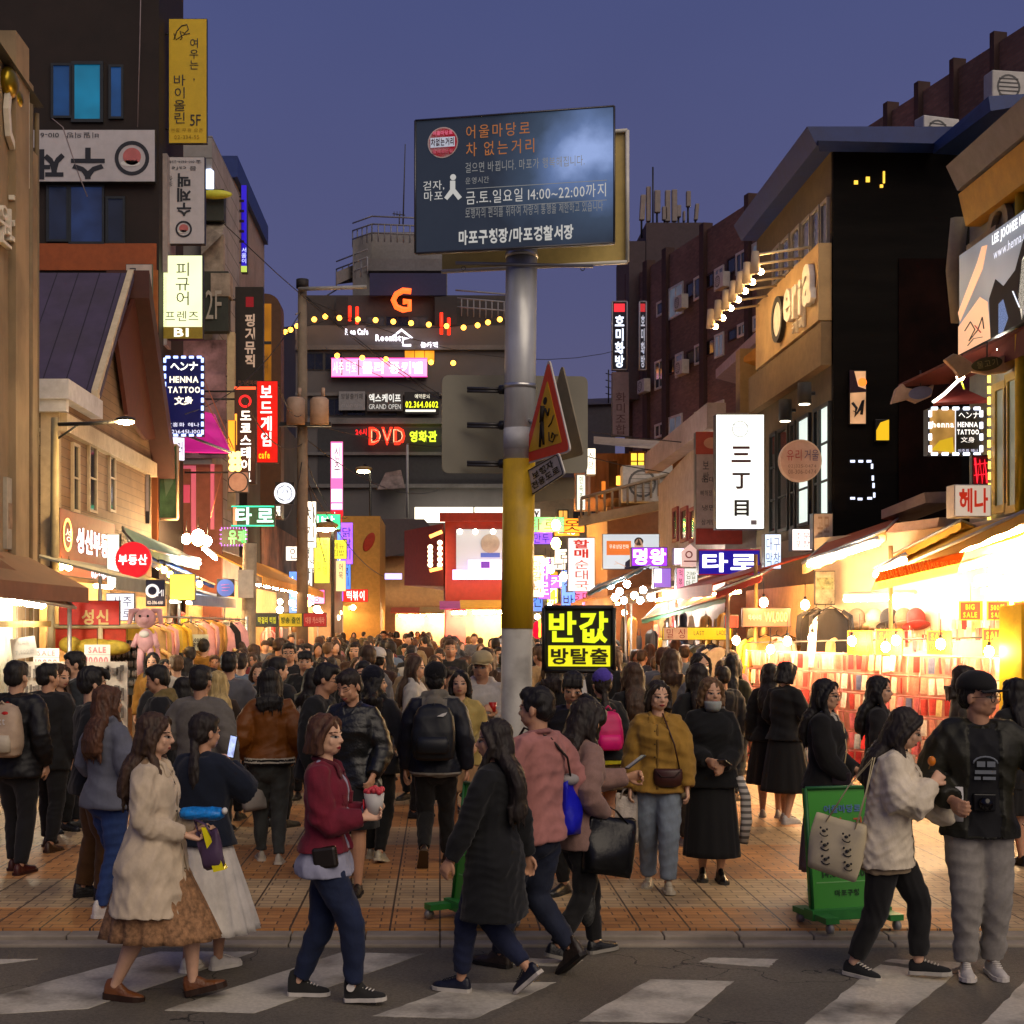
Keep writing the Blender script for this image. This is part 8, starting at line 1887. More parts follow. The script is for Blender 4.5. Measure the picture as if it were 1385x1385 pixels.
def backpack(pr,m,label,s=1.0,trim=None,y=-.115,logo=None):
 o = held('backpack',label,'backpack',pr); B = pr[1]; mb = MB(); rings = []
 for z,w,t,yy in ((.575,.060,.030,0),(.585,.080,.046,0),(.62,.088,.054,-.002),(.69,.088,.050,0),(.75,.080,.040,.006),(.785,.062,.026,.012),(.80,.030,.012,.016)):
  rings.append([B.up((w * s * (abs(math.cos(a)) ** .6) * (1 if math.cos(a) >= 0 else -1),y + yy + t * s * (abs(math.sin(a)) ** .7) * (1 if math.sin(a) >= 0 else -1),.69 + (z - .69) * s)) for a in [2 * math.pi * k / 26 for k in range(26)]])
 me = remesh(mb.loft(rings),.006,2); folds(me,.002,4,6,10); link_mesh('body',me,[m],o,pr[2])
 mb = MB(); rings = [[B.up((w * s * (abs(math.cos(a)) ** .6) * (1 if math.cos(a) >= 0 else -1),y - .048 * s + t * s * math.sin(a),z)) for a in [2 * math.pi * k / 20 for k in range(20)]] for z,w,t in ((.585,.05,.012),(.595,.066,.022),(.64,.066,.022),(.668,.058,.012))]
 lp(mb.loft(rings),'front_pocket',trim or m,o,pr[2])
 for sg in (-1,1): lp(MB().tube([B.up((sg * .045,y + .045,.79)),B.up((sg * .062,-.03,.832)),B.up((sg * .066,.035,.815)),B.up((sg * .070,.072,.76)),B.up((sg * .086,.055,.68)),B.up((sg * .088,-.04,.62))],.012,6,ry=.006),'strap',m,o,pr[2])
 lp(MB().tube([B.up((-.02,y,.80)),B.up((0,y - .005,.822)),B.up((.02,y,.80))],.005,6),'handle',m,o,pr[2])
 if logo:
  lp(logo(B),'badge',mat((.72,.70,.66),rough=.5),o,pr[2])
 return o

# A - beige trench coat
A = person('woman in a flared beige trench coat over a floral skirt holding a blue packet',gp(206,8.0,True),-96,1.645,'f','long','brown',2,q=2,feet=((-.03,.135,.008,-14),(.03,-.125,.0,4)),hands=((-.030,.150,.605),(.055,.125,.595)),curl=(45,45),palms=((.3,-.2,-1),(-.3,.3,-1)),head=(6,-6,0),
   top={'c': '#8a6f52','z': .5},coat={'c': '#c2b097','z': .325,'e': .017,'flare': .075,'zf': .70,'collar': '#c2b097','opening': ('#837159','#2a221a'),'fold': .0042,'name': 'trench_coat','sw': 1.15},bottom={'kind': 'skirt','c': '#8f6a4a','m': 'floral','z': .235,'flare': .055,'pleat': .07},shoes={'c': '#6a3c18','sole': '#2a1608','sole_h': .02,'high': .3})
o = held('snack_packet','crumpled bright blue packet in the hands of the woman in beige','packet',A); S = A[2]
mb = MB(); c = Vector((.0,.175,.640)); mb.loft([[c + Vector((.045 * w * math.cos(a) * .7,.0 + y,.022 * w * math.sin(a) + .003 * math.sin(7 * a + y * 90))) for a in [2 * math.pi * k / 18 for k in range(18)]] for y,w in ((-.075,.55),(-.065,.9),(-.03,1.05),(.01,.95),(.04,1.1),(.065,.9),(.078,.5))]); lp(mb,'packet',mat('#1478c8',rough=.25,var=.5,scale=25,bump=.4,bscale=40),o,S)
mb = MB(); mb.ball(c + Vector((.015,.085,.012)),(.016,.010,.012)); lp(mb,'cap_end',WHITEP,o,S)
o,rz,c = tote(A,(.045,.205,.585),.085,.125,.035,78,mat('#4a3550',rough=.6,var=.3),'small purple shopping bag with a shiny yellow side held by the woman in beige','shopping_bag',(.045,.165,.625),tilt=-14)
mb = MB(); mb.hexa([Vector(p) for p in ((.030,.245,.45),(.068,.235,.45),(.068,.275,.46),(.030,.275,.46),(.035,.195,.60),(.060,.19,.60),(.060,.205,.60),(.035,.205,.60))]); lp(mb,'yellow_side',mat('#e6d81a',rough=.25,var=.2),o,S)
# B - navy knit, white skirt, back to the camera
Bp = person('woman in a black navy knit and long white pleated skirt photographing with her phone',gp(272,8.62,True),-24,1.575,'f','tied','dark',1,q=2,feet=((-.045,-.03,0,0),(.045,.05,0,0,-20)),hands=(None,(.045,.12,.80)),curl=(25,60),head=(4,22,0),lean=2,
   top={'c': '#0c1526','z': .50,'e': .028,'m': 'knit','sw': 1.25,'fold': .003,'name': 'cardigan'},bottom={'kind': 'skirt','c': '#ddd6cc','z': .165,'flare': .105,'pleat': .045,'pn': 18},shoes={'c': '#c8c2bb','sole': '#d8d2c8','lace': '#e0dcd6'})
phone(Bp,(.045,.155,.862),(.15,.10,1),(-.3,-1,.1),'phone with a lit screen held up by the woman in the white skirt')
# C - maroon denim jacket
C = person('woman with a brown bob in a maroon denim jacket and blue jeans',gp(432,7.98,True),-98,1.63,'f','bob','auburn',2,q=2,feet=((-.035,-.085,0,0),(.035,.130,.006,-5)),hands=((-.030,.145,.670),(.040,.140,.655)),curl=(48,40),palms=((.3,-.2,-1),(-.9,.2,-.5)),head=(0,16,0),lips='#a03038',
   top={'c': '#8f90a4','z': .452,'e': .012,'flare': .028,'zf': .56,'name': 'shirt'},coat={'c': '#6a1026','z': .535,'e': .018,'m': 'denim','collar': '#520c1e','opening': ('#420a18','#c8beb0'),'pockets': .735,'open': (.020,'#9a9aac'),'name': 'denim_jacket','sw': 1.18},bottom={'c': '#131f3c','w': 1.08,'hem': .90},shoes={'c': '#22211f','sole': '#c8c2b8','lace': '#d8d2c8','high': .75,'m': 'cotton','patch': '#d8d2c8'})
o = held('popcorn_cup','white paper cup of red snacks held by the woman in maroon','cup',C); S = C[2]; c = Vector((.005,.195,.645))
lp(MB().loft([[c + Vector((r_ * math.cos(a),r_ * math.sin(a),z)) for a in [2 * math.pi * k / 20 for k in range(20)]] for z,r_ in ((0,.027),(.075,.036))]),'cup',mat('#b8b4b0',rough=.5,var=.08),o,S)
mb = MB(); rq = random.Random(5)
for k in range(16): mb.ball(c + Vector((rq.uniform(-.028,.028),rq.uniform(-.028,.028),.078 + rq.uniform(0,.012))),.011,6,5)
lp(mb,'snacks',mat('#c03a44',rough=.5,var=.3),o,S)
mb = MB(); mb.tube([c + Vector((.0,-.036,.05)),c + Vector((.012,-.034,.02))],.013,6,ry=.003); lp(mb,'red_print',mat('#c02030',rough=.5),o,S)
o = held('shoulder_bag','dark shoulder bag at the side of the woman in maroon','bag',C); lp(MB().tube([(-.06,.0,.835),(.0,.085,.72),(.085,.085,.58)],.011,6,ry=.004),'strap',mat('#1a1210',rough=.5),o,S); mb = MB(); mb.box((.108,.045,.51),(.034,.085,.075),Matrix.Rotation(R(8),3,'X')); lp(mb,'body',mat('#1c1510',rough=.42,var=.3),o,S,.018)
# D - long black coat walking left
Dp = person('woman with very long dark hair in a long black coat walking left',gp(664,8.1,True),62,1.60,'f','vlong','dark',1,q=2,feet=((-.03,.105,0,0),(.03,-.135,.055,42)),hands=((-.155,.12,.475),(.15,-.06,.50)),head=(4,-25,0),
   top={'c': '#0b0c10','z': .5},coat={'c': '#08090c','z': .295,'e': .020,'flare': .035,'zf': .6,'name': 'long_coat','fold': .004},bottom={'c': '#141c38','w': 1.0,'hem': .88},shoes={'c': '#0e1222','sole': '#b8b2aa','lace': '#20242e'})
# E - pink shirt man walking left
E_ = person('man in a dusty pink shirt and jeans with a bright blue shoulder bag',gp(722,8.62,True),48,1.77,'m','short','black',1,q=2,feet=((-.03,.12,0,0),(.03,-.145,.05,38)),hands=((-.14,.10,.50),(.135,.035,.56)),head=(3,-12,0),
   top={'c': '#a06a64','z': .475,'e': .016,'name': 'shirt','collar': '#8f5f5c','fold': .0045},bottom={'c': '#141b2e','w': 1.08},shoes={'c': '#2a2018','sole': '#15100c','high': .6})
o,rz,c = tote(E_,(.115,-.075,.655),.115,.185,.055,12,mat('#0c12b0',rough=.45,var=.25,scale=9,bump=.3,bscale=18),'bright blue cloth bag hanging behind the man in the pink shirt','blue_bag')
mb = MB(); mb.ball((.11,-.075,.66),(.045,.028,.022)); lp(mb,'drawstring_top',mat('#8f8a88',rough=.8),o,E_[2])
lp(MB().tube([(-.045,.06,.77),(-.028,.02,.842),(.0,-.075,.81),(.06,-.10,.74),(.10,-.085,.665)],.009,6,ry=.004),'strap',mat('#20140f',rough=.6),o,E_[2])
# F - beige sweater, phone
F_ = person('woman in a pinkish beige sweater holding out her phone with a big black bag',gp(778,8.95,True),-62,1.665,'f','mid','dark',1,q=2,feet=((-.035,.115,0,-2),(.035,-.11,.02,16)),hands=((-.02,.235,.715),(.10,.06,.58)),curl=(50,60),head=(10,-4,0),lean=5,
   top={'c': '#85685f','z': .44,'e': .018,'m': 'knit','sw': 1.2,'name': 'sweater'},bottom={'c': '#0d0c0d','w': 1.0,'m': 'cotton'},shoes={'c': '#0d0c0c','sole': '#8f8a80'})
phone(F_,(-.012,.290,.735),(.15,.8,.55),(-.2,-.5,.9),'pale phone held out by the woman in the beige sweater',False)
BLK = mat('#0a0a0b',rough=.28,var=.4,scale=6,bump=.15,bscale=20)
o,rz,c = tote(F_,(.115,.095,.545),.215,.215,.085,84,BLK,'big glossy black shopping bag with a pale edge on the beige sweatered woman\'s arm','shopping_bag',(.10,.06,.60),tilt=8)
lp(MB().tube([c + rz @ Vector((x,.030,z)) for x,z in ((-.10,-.012),(.10,-.004),(.106,-.2),(-.09,-.21))],.003,5),'piping',mat('#9a9894',rough=.4),o,F_[2])
o = held('knit_bag','black bag with a white pattern behind the black shopping bag','bag',F_); lp(MB().ball((.05,.02,.20),(.04,.03,.075)),'body',mat('#3a3a38',rough=.9,var=1.0,scale=30),o,F_[2]); lp(MB().tube([(.05,.02,.27),(.08,.03,.40),(.10,.05,.56)],.006,5),'strap',mat('#55534e'),o,F_[2])
# G - cream jacket, looking down
G_ = person('woman in a cream jacket and black trousers looking down while eating',gp(1193,8.5,True),-112,1.645,'f','long','dark',2,q=2,feet=((-.035,.125,.01,-4,-4),(.035,-.10,0,2,-24)),hands=((-.08,.235,.620),(.045,.135,.755)),curl=(55,75),palms=((.8,.2,.4),(.2,.4,.6)),head=(18,-6,0),lean=7,
   top={'c': '#8c7a60','z': .405,'e': .014,'name': 'sweater','flare': .012},coat={'c': '#d2c5ae','z': .425,'e': .030,'m': 'denim','collar': '#d2c5ae','opening': ('#93846f','#5a4c3c'),'sw': 1.35,'name': 'cream_jacket','flare': .012,'fold': .004},bottom={'c': '#0b0a0b','w': 1.08,'hem': .88,'m': 'cotton'},shoes={'c': '#161616','sole': '#b8b2a6','lace': '#c8c2b8','m': 'cotton'})
o,rz,c = tote(G_,(.095,-.135,.580),.205,.205,.05,76,mat('#c4b696',rough=.9,var=.08,bump=.15,bscale=150),'cream cloth tote bag printed with rows of little smiling faces','tote_bag',(.105,-.02,.81),tilt=10)
for j in range(3):
 for i in range(2):
  p = c + rz @ Vector((-.045 + .085 * i + .012 * j,0,-.055 - .05 * j)); nv = rz @ Vector((0,-1,0)); xv = rz @ Vector((1,0,0)); 
  if (Vector((1,0,0)).dot(nv)) < 0: nv = -nv
  mb = MB(); f = p + nv * .031
  for sx in (-.012,.012): mb.ball(f + xv * sx + Vector((0,0,.012)),(.0045,.0045,.0045),6,5)
  mb.ball(f + Vector((0,0,.003)),(.0075,.0075,.006),8,6); mb.tube([f + xv * (.016 * math.cos(t)) + Vector((0,0,-.004 + .012 * math.sin(t))) for t in np.linspace(math.pi * 1.1,math.pi * 1.9,7)],.0022,5); lp(mb,'printed_face',BLACK,o,G_[2])
o = held('paper_cup','tall white paper cup held by the woman in the cream jacket','cup',G_); c = Vector((-.062,.262,.605))
lp(MB().loft([[c + Vector((r_ * math.cos(a),r_ * math.sin(a) + (z - .0) * -.12,z)) for a in [2 * math.pi * k / 18 for k in range(18)]] for z,r_ in ((-.03,.021),(.095,.029))]),'cup',mat('#b4b2b4',rough=.5,var=.05),o,G_[2])
o = held('snack_stick','small orange snack on a stick at the mouth of the woman in cream','food',G_); lp(MB().ball((.05,.175,.80),(.012,.014,.018)),'snack',mat('#c8701a',rough=.4,var=.3),o,G_[2]); lp(MB().tube([(.045,.165,.77),(.052,.178,.81)],.002,5),'stick',mat('#8a6a3a'),o,G_[2])
# H - man in cap
H_ = person('man in a black cap and olive bomber jacket with grey sweatpants, looking right',gp(1318,8.62,True),172,1.82,'m','short','black',1,q=2,feet=((-.050,.03,0,0,4),(.045,.075,0,-3,-8)),hands=((-.165,.09,.575),(.115,.125,.60)),elbow=((-1.2,-.6,-.1),None),curl=(60,40),head=(0,-52,0),hat=('cap','#0c0b0c'),specs=True,
   top={'c': '#0d0d10','z': .485,'e': .010,'name': 'tee'},coat={'c': '#1d1c10','z': .465,'e': .024,'m': 'nylon','open': (.046,'#0d0d12'),'band': (.028,['#15140c']),'name': 'bomber_jacket','sw': 1.12,'fold': .0040},bottom={'c': '#85807a','w': 1.16,'m': 'knit','name': 'sweatpants','fold': .0038},shoes={'c': '#b8b2ac','sole': '#c4beb6','lace': '#d0cac2','m': 'cotton'})
mb = MB(); inv = H_[1]
for x,z,w,h in ((-.018,.713,.026,.018),(.014,.713,.026,.018),(0,.687,.066,.012),(-.012,.667,.04,.010),(.025,.667,.02,.010)): p = H_[1].up((x,.0885,z)) * H_[2]; mb.box(p,(w * H_[2],.003,h * H_[2]))
mb.tube([H_[1].up((.038 * math.cos(t),.0875,.715 + .022 * math.sin(t))) * H_[2] for t in np.linspace(0,math.pi,9)],.006,5,ry=.003)
o = mb.build('shirt_print',mat('#6a7078',rough=.7),H_[0])
o = held('camera_bag','dark camera hanging on the chest of the man in the black cap','camera',H_); lp(MB().tube([(-.03,.035,.845),(-.045,.095,.74),(-.02,.115,.615),(.02,.115,.615),(.045,.095,.74),(.03,.035,.845)],.005,6,ry=.002),'strap',BLACK,o,H_[2]); mb = MB(); mb.box((0,.12,.585),(.07,.045,.055)); lp(mb,'body',mat('#0c0c10',rough=.3),o,H_[2],.006); lp(MB().tube([(0,.14,.583),(0,.165,.58)],.021,14),'lens',mat('#08080c',rough=.2),o,H_[2])
# ---------------------------------------------------------------- the middle row
I_ = person('man in a dark beanie and grey hooded navy jacket walking away',gp(590,12.05),-4,1.735,'m','short','black',1,q=2,feet=((-.05,-.13,.055,50),(.045,.10,0,0)),hands=((-.15,.03,.48),(.155,-.02,.50)),hat=('beanie','#0e0d10'),coat={'c': '#10131f','z': .47,'e': .024,'m': 'nylon','hood_c': '#6f6a60','band': (.014,['#8f8a80'])},hood=('x','coat'),top={'c': '#6f6a60','z': .46},bottom={'c': '#0e0d0d','w': 1.0,'m': 'cotton'},shoes={'c': '#2a1a12','sole': '#4a3a28'})
backpack(I_,mat('#12151a',rough=.5,var=.3,scale=6),'large black backpack with a small white wing badge on the man in the beanie',1.22,mat('#181b20',rough=.45),-.135,lambda B: MB().poly([B.up((x,-.183,z)) for x,z in ((.02,.765),(.045,.778),(.07,.785),(.062,.772),(.05,.764))],.004))
J_ = person('woman in black walking away hand in hand with the man in the beanie',gp(508,12.3),-14,1.68,'f','mid','black',0,q=1,feet=((-.045,.06,0,0),(.045,-.08,.01,14)),hands=(None,(.175,.0,.52)),head=(0,62,0),coat={'c': '#0b0c14','z': .46,'e': .024},hood=('x','coat'),bottom={'c': '#0a0a0b','w': 1.05,'m': 'cotton'},shoes={'c': '#b0a890','sole': '#c0b8a0','lace': '#c8c0b0'},hat=('beanie','#0a0d1c'))
K_ = person('smiling woman with hair tied back in a black leather jacket, skirt and pumps',gp(478,10.9),166,1.72,'f','tied','dark',1,q=2,feet=((-.045,.075,0,0),(.05,-.06,0,0)),hands=((-.125,.09,.54),(.125,.05,.53)),head=(20,22,4),smile=1.2,closed=True,top={'c': '#0a0a0b','z': .5},coat={'c': '#101112','z': .475,'e': .024,'m': 'leather','collar': '#101112','name': 'leather_jacket','sw': 1.15},bottom={'kind': 'skirt','c': '#08080a','z': .30,'flare': .02,'pleat': .02},shoes={'c': '#0a0a0a','m': 'leather'})
K2 = person('man with glasses in a dark jacket bending towards the smiling woman',gp(428,11.6),-104,1.75,'m','short','black',1,q=1,feet=walk(.05),head=(14,-10,0),specs=True,lean=5,coat={'c': '#0d0e10','z': .46,'e': .020},bottom={'c': '#101010','m': 'cotton'},shoes={'c': '#111111'})
L_ = person('woman from behind in a mustard bomber jacket with a striped hem',gp(365,12.2),6,1.69,'f','mid','black',1,q=2,feet=((-.045,.06,0,0),(.045,-.07,.0,6)),hands=((-.125,.07,.55),(.125,.07,.55)),coat={'c': '#6e3d0c','z': .515,'e': .028,'m': 'nylon','band': (.034,['#0e0c0c','#a89f90','#0e0c0c','#a89f90']),'sw': 1.2,'name': 'bomber_jacket'},bottom={'c': '#3a3d3c','w': .98},shoes={'c': '#b8b0a0','sole': '#c8c0b0'})
o,rz,c = tote(L_,(-.10,-.02,.43),.13,.16,.04,20,mat('#8f8a86',rough=.6,var=.1),'grey white paper bag with a red top beside the mustard bomber woman','paper_bag',(-.125,.07,.50),tilt=-10); lp(MB().ball(c + Vector((0,0,.0)),(.04,.02,.02)),'red_top',mat('#b01828',rough=.6),o,L_[2])
M_ = person('woman in a mustard shirt and pale jeans with a brown crossbody bag, walking towards us',gp(890,11.0),172,1.63,'f','lob','dark',2,q=2,feet=((-.045,.085,0,-3),(.045,-.07,0,6)),hands=((-.135,.05,.50),(.135,.03,.46)),head=(2,-22,0),lips='#a03a38',top={'c': '#94702a','z': .475,'e': .026,'collar': '#94702a','opening': ('#6c4e16','#3a2a10'),'sw': 1.25,'name': 'shirt','fold': .0045},bottom={'c': '#6f7a86','w': 1.16,'hem': .92},shoes={'c': '#b0a48c','sole': '#b8ae98','lace': '#c8bea8'})
o = held('crossbody_bag','small brown crossbody bag on the woman in the mustard shirt','bag',M_); BRN = mat('#3a1c16',rough=.4,var=.25)
rings = [[Vector((-.045 + .068 * w * math.cos(a),.105 + .022 * w2 * math.sin(a),z)) for a in [2 * math.pi * k / 20 for k in range(20)]] for z,w,w2 in ((.585,.95,.7),(.57,1,1),(.54,1.02,1.1),(.51,.9,1),(.498,.6,.5))]; lp(MB().loft(rings),'body',BRN,o,M_[2]); lp(MB().tube([Vector((-.045 + x,.128,z)) for x,z in ((-.06,.58),(-.03,.548),(.03,.548),(.06,.58))],.003,5),'flap_edge',mat('#25100c'),o,M_[2]); lp(MB().tube([(-.10,.085,.58),(-.075,.105,.70),(-.02,.07,.845)],.004,5),'strap',BRN,o,M_[2])
tote(M_,(.150,.045,.455),.115,.225,.055,15,mat('#a0958a',rough=.3,var=.25,scale=9,bump=.6,bscale=16),'crinkled whitish plastic bag carried by the woman in the mustard shirt','plastic_bag',(.138,.03,.49),floppy=.010)
N_ = person('woman in a black sweatshirt and long black skirt with a grey mask under her chin',gp(962,11.35),176,1.63,'f','lob','light',0,q=2,feet=((-.04,.03,0,0),(.04,-.02,0,0)),hands=((-.04,.13,.585),(.035,.135,.61)),curl=(50,40),head=(0,-14,0),mask=('#8f9490',1),top={'c': '#0a0b0d','z': .47,'e': .030,'m': 'knit','sw': 1.3,'collar': None,'name': 'sweatshirt'},bottom={'kind': 'skirt','c': '#08080a','z': .13,'flare': .035,'pleat': .025},shoes={'c': '#0c0b0b','sole': '#3a3630','high': .5})
phone(N_,(-.04,.185,.60),(.4,.6,.3),(0,-.3,1),'phone in the hands of the woman in the black sweatshirt',False)
tote(N_,(.125,.02,.565),.155,.155,.03,8,mat('#9a8f76',rough=.9,var=.08),'flat cream tote bag at the hip of the woman in the black sweatshirt','tote_bag',(.075,-.005,.83))
o = held('scarf','black and white striped scarf hanging from the woman in the black sweatshirt','scarf',N_); zm = boards((.62,.58,.52),.05,'Z',.2,.2,.45); lp(MB().tube([(-.13,.06,.52),(-.16,.05,.42),(-.165,.05,.30),(-.15,.05,.19)],[.020,.026,.028,.022],10,ry=.014),'cloth',zm,o,N_[2])
T_ = person('man in a black jacket and khaki trousers with a black mask under his chin',gp(122,10.6),-72,1.745,'m','mop','black',0,q=2,feet=((-.045,-.03,0,0),(.045,.05,0,0)),hands=((-.11,.10,.62),(.12,.05,.55)),head=(2,-16,0),mask=('#0c0c0c',1),coat={'c': '#0b0b0d','z': .46,'e': .020},bottom={'c': '#4f3210','w': 1.15,'m': 'cotton'},shoes={'c': '#15110e','high': .4})
U_ = person('woman with long auburn hair in a grey blue hoodie and blue jeans',gp(150,10.05),-38,1.635,'f','long','auburn',1,q=2,feet=((-.04,.06,0,0),(.04,-.09,0,4)),head=(0,14,0),hands=((-.1,.12,.62),(.10,.12,.60)),top={'c': '#585a66','z': .475,'e': .024,'sw': 1.15,'name': 'hoodie'},hood=('x','hoodie'),bottom={'c': '#22396a','w': 1.0},shoes={'c': '#c0bab4','sole': '#ccc6be','high': .5})
S_ = person('person at the left edge in a dark jacket with red shoulder stripes and dark trousers',gp(22,11.7),-14,1.76,'m','short','black',0,q=1,feet=((-.05,.06,0,0),(.05,-.05,0,0)),hands=((-.12,.10,.6),(.14,.02,.52)),coat={'c': '#0c0c10','z': .46,'e': .026,'m': 'nylon'},bottom={'c': '#0e0d10','w': 1.05,'m': 'cotton'},shoes={'c': '#401810','sole': '#301008'})
o = backpack(S_,mat('#a8917a',rough=.6,var=.25,scale=6),'cream backpack with red patches and orange side on the person at the left edge',1.12,mat('#b0a490',rough=.6,var=.2),-.125)
mb = MB(); B = S_[1]
for x,z in ((.03,.765),(.05,.70),(-.02,.625)): mb.ball(B.up((x,-.165 if z < .7 else -.15,z)),(.022,.012,.012),8,6)
lp(mb,'red_patch',mat('#b01810',rough=.6),o,S_[2]); lp(MB().text('Scott',S_[1].up((.0,-.186,.735)) * 1,(1,0,0),(0,0,1),.10,.035,.002),'lettering',WHITEP,o,S_[2])
lp(MB().ball(S_[1].up((-.085,-.11,.64)),(.022,.035,.06)),'orange_pocket',mat('#c8741c',rough=.6),o,S_[2])
lp(MB().tube([S_[1].up((-.09,-.058,.80)),S_[1].up((0,-.075,.815)),S_[1].up((.09,-.058,.795))],.008,6,ry=.004),'red_stripe',mat('#c02010'),S_[0],S_[2])
person('person in a plain black coat between the cream backpack and the khaki trousers',gp(66,12.9),-12,1.72,'m','short','black',1,q=1,feet=((-.06,.10,0,0),(.06,-.10,0,6)),head=(0,30,0),coat={'c': '#0d0c0d','z': .44,'e': .022},bottom={'c': '#0c0b0c','m': 'cotton','w': 1.05},shoes={'c': '#3a2410'})
person('smiling woman with long brown hair in a brown coat at the left stall',gp(80,14.0),-128,1.66,'f','long','brown',0,q=1,head=(8,-10,0),smile=1,hands=((-.08,.14,.68),(.08,.14,.68)),coat={'c': '#4a2c14','z': .4,'e': .022},bottom={'c': '#141414','m': 'cotton'})
person('man in profile facing left in a grey jacket with white collar',gp(102,14.3),108,1.78,'m','short','black',0,q=1,head=(6,0,0),coat={'c': '#23282c','z': .45,'e': .02,'collar': '#b0aca4'},bottom={'c': '#15151a','m': 'cotton'})
X_ = person('man seen from behind in a pale grey sweater left of the mustard bomber jacket',gp(272,11.6),-14,1.72,'m','short','black',1,q=1,hands=((-.10,.12,.66),(.14,.03,.52)),top={'c': '#5f5a55','z': .455,'e': .026,'m': 'knit','name': 'sweater','sw': 1.12},bottom={'c': '#17181c','m': 'cotton'},shoes={'c': '#141414'})
person('man in profile in a dark jacket with a mustard scarf near the hanging clothes',gp(217,12.4),96,1.70,'m','short','black',1,q=1,head=(16,10,0),coat={'c': '#101013','z': .45,'e': .024,'hood_c': '#6a5a34'},hood=('x','coat'),bottom={'c': '#101010','m': 'cotton'})
person('person with long blond hair in a brown jacket seen from behind',gp(294,13.2),18,1.62,'f','vlong','blond',1,q=1,coat={'c': '#2a1c10','z': .45,'e': .022},bottom={'c': '#141414','m': 'cotton'})
person('short person with dark hair squeezed between the grey sweater and the mustard scarf',gp(248,12.8),12,1.58,'f','bob','black',1,q=1,coat={'c': '#0e0e10','z': .45,'e': .022},bottom={'c': '#101010','m': 'cotton'})
person('woman facing us with a pale face and dark coat behind the leather jacket',gp(492,14.0),182,1.69,'f','tied','black',0,q=1,coat={'c': '#0d0d10','z': .40,'e': .022},bottom={'c': '#101010','m': 'cotton'})
person('woman in a white shirt with long dark hair behind the man with glasses',gp(425,13.3),-52,1.64,'f','mid','black',0,q=1,head=(0,-10,0),top={'c': '#a8a49c','z': .46,'e': .022,'name': 'shirt'},bottom={'c': '#15151a'})
person('man in a dark jacket turned away with his face in profile near the hanging coats',gp(376,14.3),-38,1.72,'m','short','black',0,q=1,head=(2,20,0),coat={'c': '#0f1013','z': .45,'e': .022},bottom={'c': '#101014'})
person('woman with brown bangs facing us beside the hanging coats',gp(350,15.8),178,1.62,'f','bob','brown',0,q=1,coat={'c': '#7a5a3a','z': .42,'e': .022},bottom={'c': '#141414'})
person('man in a dark cap and white collar seen from behind in the left crowd',gp(366,15.2),8,1.66,'m','short','black',1,q=1,hat=('cap','#0c0c10',0),coat={'c': '#101216','z': .45,'e': .022,'collar': '#a09a90'},bottom={'c': '#101014'})
ARC = person('broad man with glasses in a black tee with a white arch print, facing us',gp(391,17.8),180,1.82,'m','short','black',1,q=1,specs=True,top={'c': '#0c0d12','z': .45,'e': .016},bottom={'c': '#15151a'})
mb = MB()
for k in range(9): t = math.pi * (.15 + .7 * k / 8); mb.ball(ARC[1].up((-.045 * math.cos(t),.088,.69 + .035 * math.sin(t))),(.0075,.004,.009),6,5)
lp(mb,'arch_print',mat('#b8b4ac'),ARC[0],ARC[2])
person('young man with bangs in a black top facing us behind the white shirt',gp(413,16.6),180,1.74,'m','mop','black',1,q=1,top={'c': '#0c0c0e','z': .45,'e': .018},bottom={'c': '#15151a'})
person('person in a white baseball cap and brown jacket walking away mid crowd',gp(511,17.0),4,1.76,'m','short','black',1,q=1,hat=('cap','#b8b4ae',1),coat={'c': '#2a140c','z': .45,'e': .024},bottom={'c': '#121212'})
person('woman in a white hooded top with long brown hair in profile',gp(562,15.0),-100,1.72,'f','long','brown',0,q=1,top={'c': '#a8a39a','z': .46,'e': .024,'name': 'hoodie'},hood=('x','hoodie'),bottom={'c': '#15151a'})
person('woman in a pale yellow jacket facing us just left of the pole',gp(622,12.9),176,1.64,'f','lob','black',0,q=1,feet=((-.045,.05,0,0),(.045,-.08,0,4)),head=(-3,0,0),hands=((-.10,.12,.60),(.10,.12,.60)),coat={'c': '#a08c50','z': .48,'e': .020,'collar': '#a08c50','opening': ('#a08c50','#5a4a20')},bottom={'kind': 'skirt','c': '#8a6a4a','z': .34,'flare': .03},shoes={'c': '#8a7a60'})
CAPM = person('man in a beige cap and white hoodie facing us beside the pole',gp(652,13.3),178,1.79,'m','short','black',1,q=1,hat=('cap','#b0a078'),head=(4,16,0),hands=((-.07,.14,.70),(.10,.10,.60)),top={'c': '#b4afa8','z': .46,'e': .024,'name': 'hoodie'},hood=('x','hoodie'),bottom={'c': '#1a1a20'})
o = held('cup','red drink cup in the hand of the man in the white hoodie','cup',CAPM); lp(MB().tube([(-.055,.17,.70),(-.055,.17,.75)],[.017,.021],12),'cup',mat('#b02018',rough=.3),o,CAPM[2])
PH = person('young man with curly hair talking on his phone under the carried sign',gp(776,10.75),150,1.70,'m','mop','black',1,q=2,hands=((-.075,.05,.885),(.10,.12,.60)),elbow=((-.8,.3,-.8),None),curl=(60,40),head=(14,-22,0),coat={'c': '#14120f','z': .44,'e': .022,'m': 'nylon'},bottom={'c': '#121212','m': 'cotton'})
phone(PH,(-.062,.03,.925),(.05,.25,1),(-1,.2,0),'phone at the ear of the curly haired young man',False)
CB = person('person in yellow with a purple hat and magenta backpack behind the phone man',gp(814,12.6),10,1.64,'f','tied','dark',1,q=1,hat=('beanie','#4a3a9a'),top={'c': '#b8b01a','z': .5,'e': .02},coat={'c': '#101214','z': .52,'e': .024,'open': (.03,'#b8b01a')},bottom={'kind': 'skirt','c': '#5a4a30','z': .36,'flare': .03})
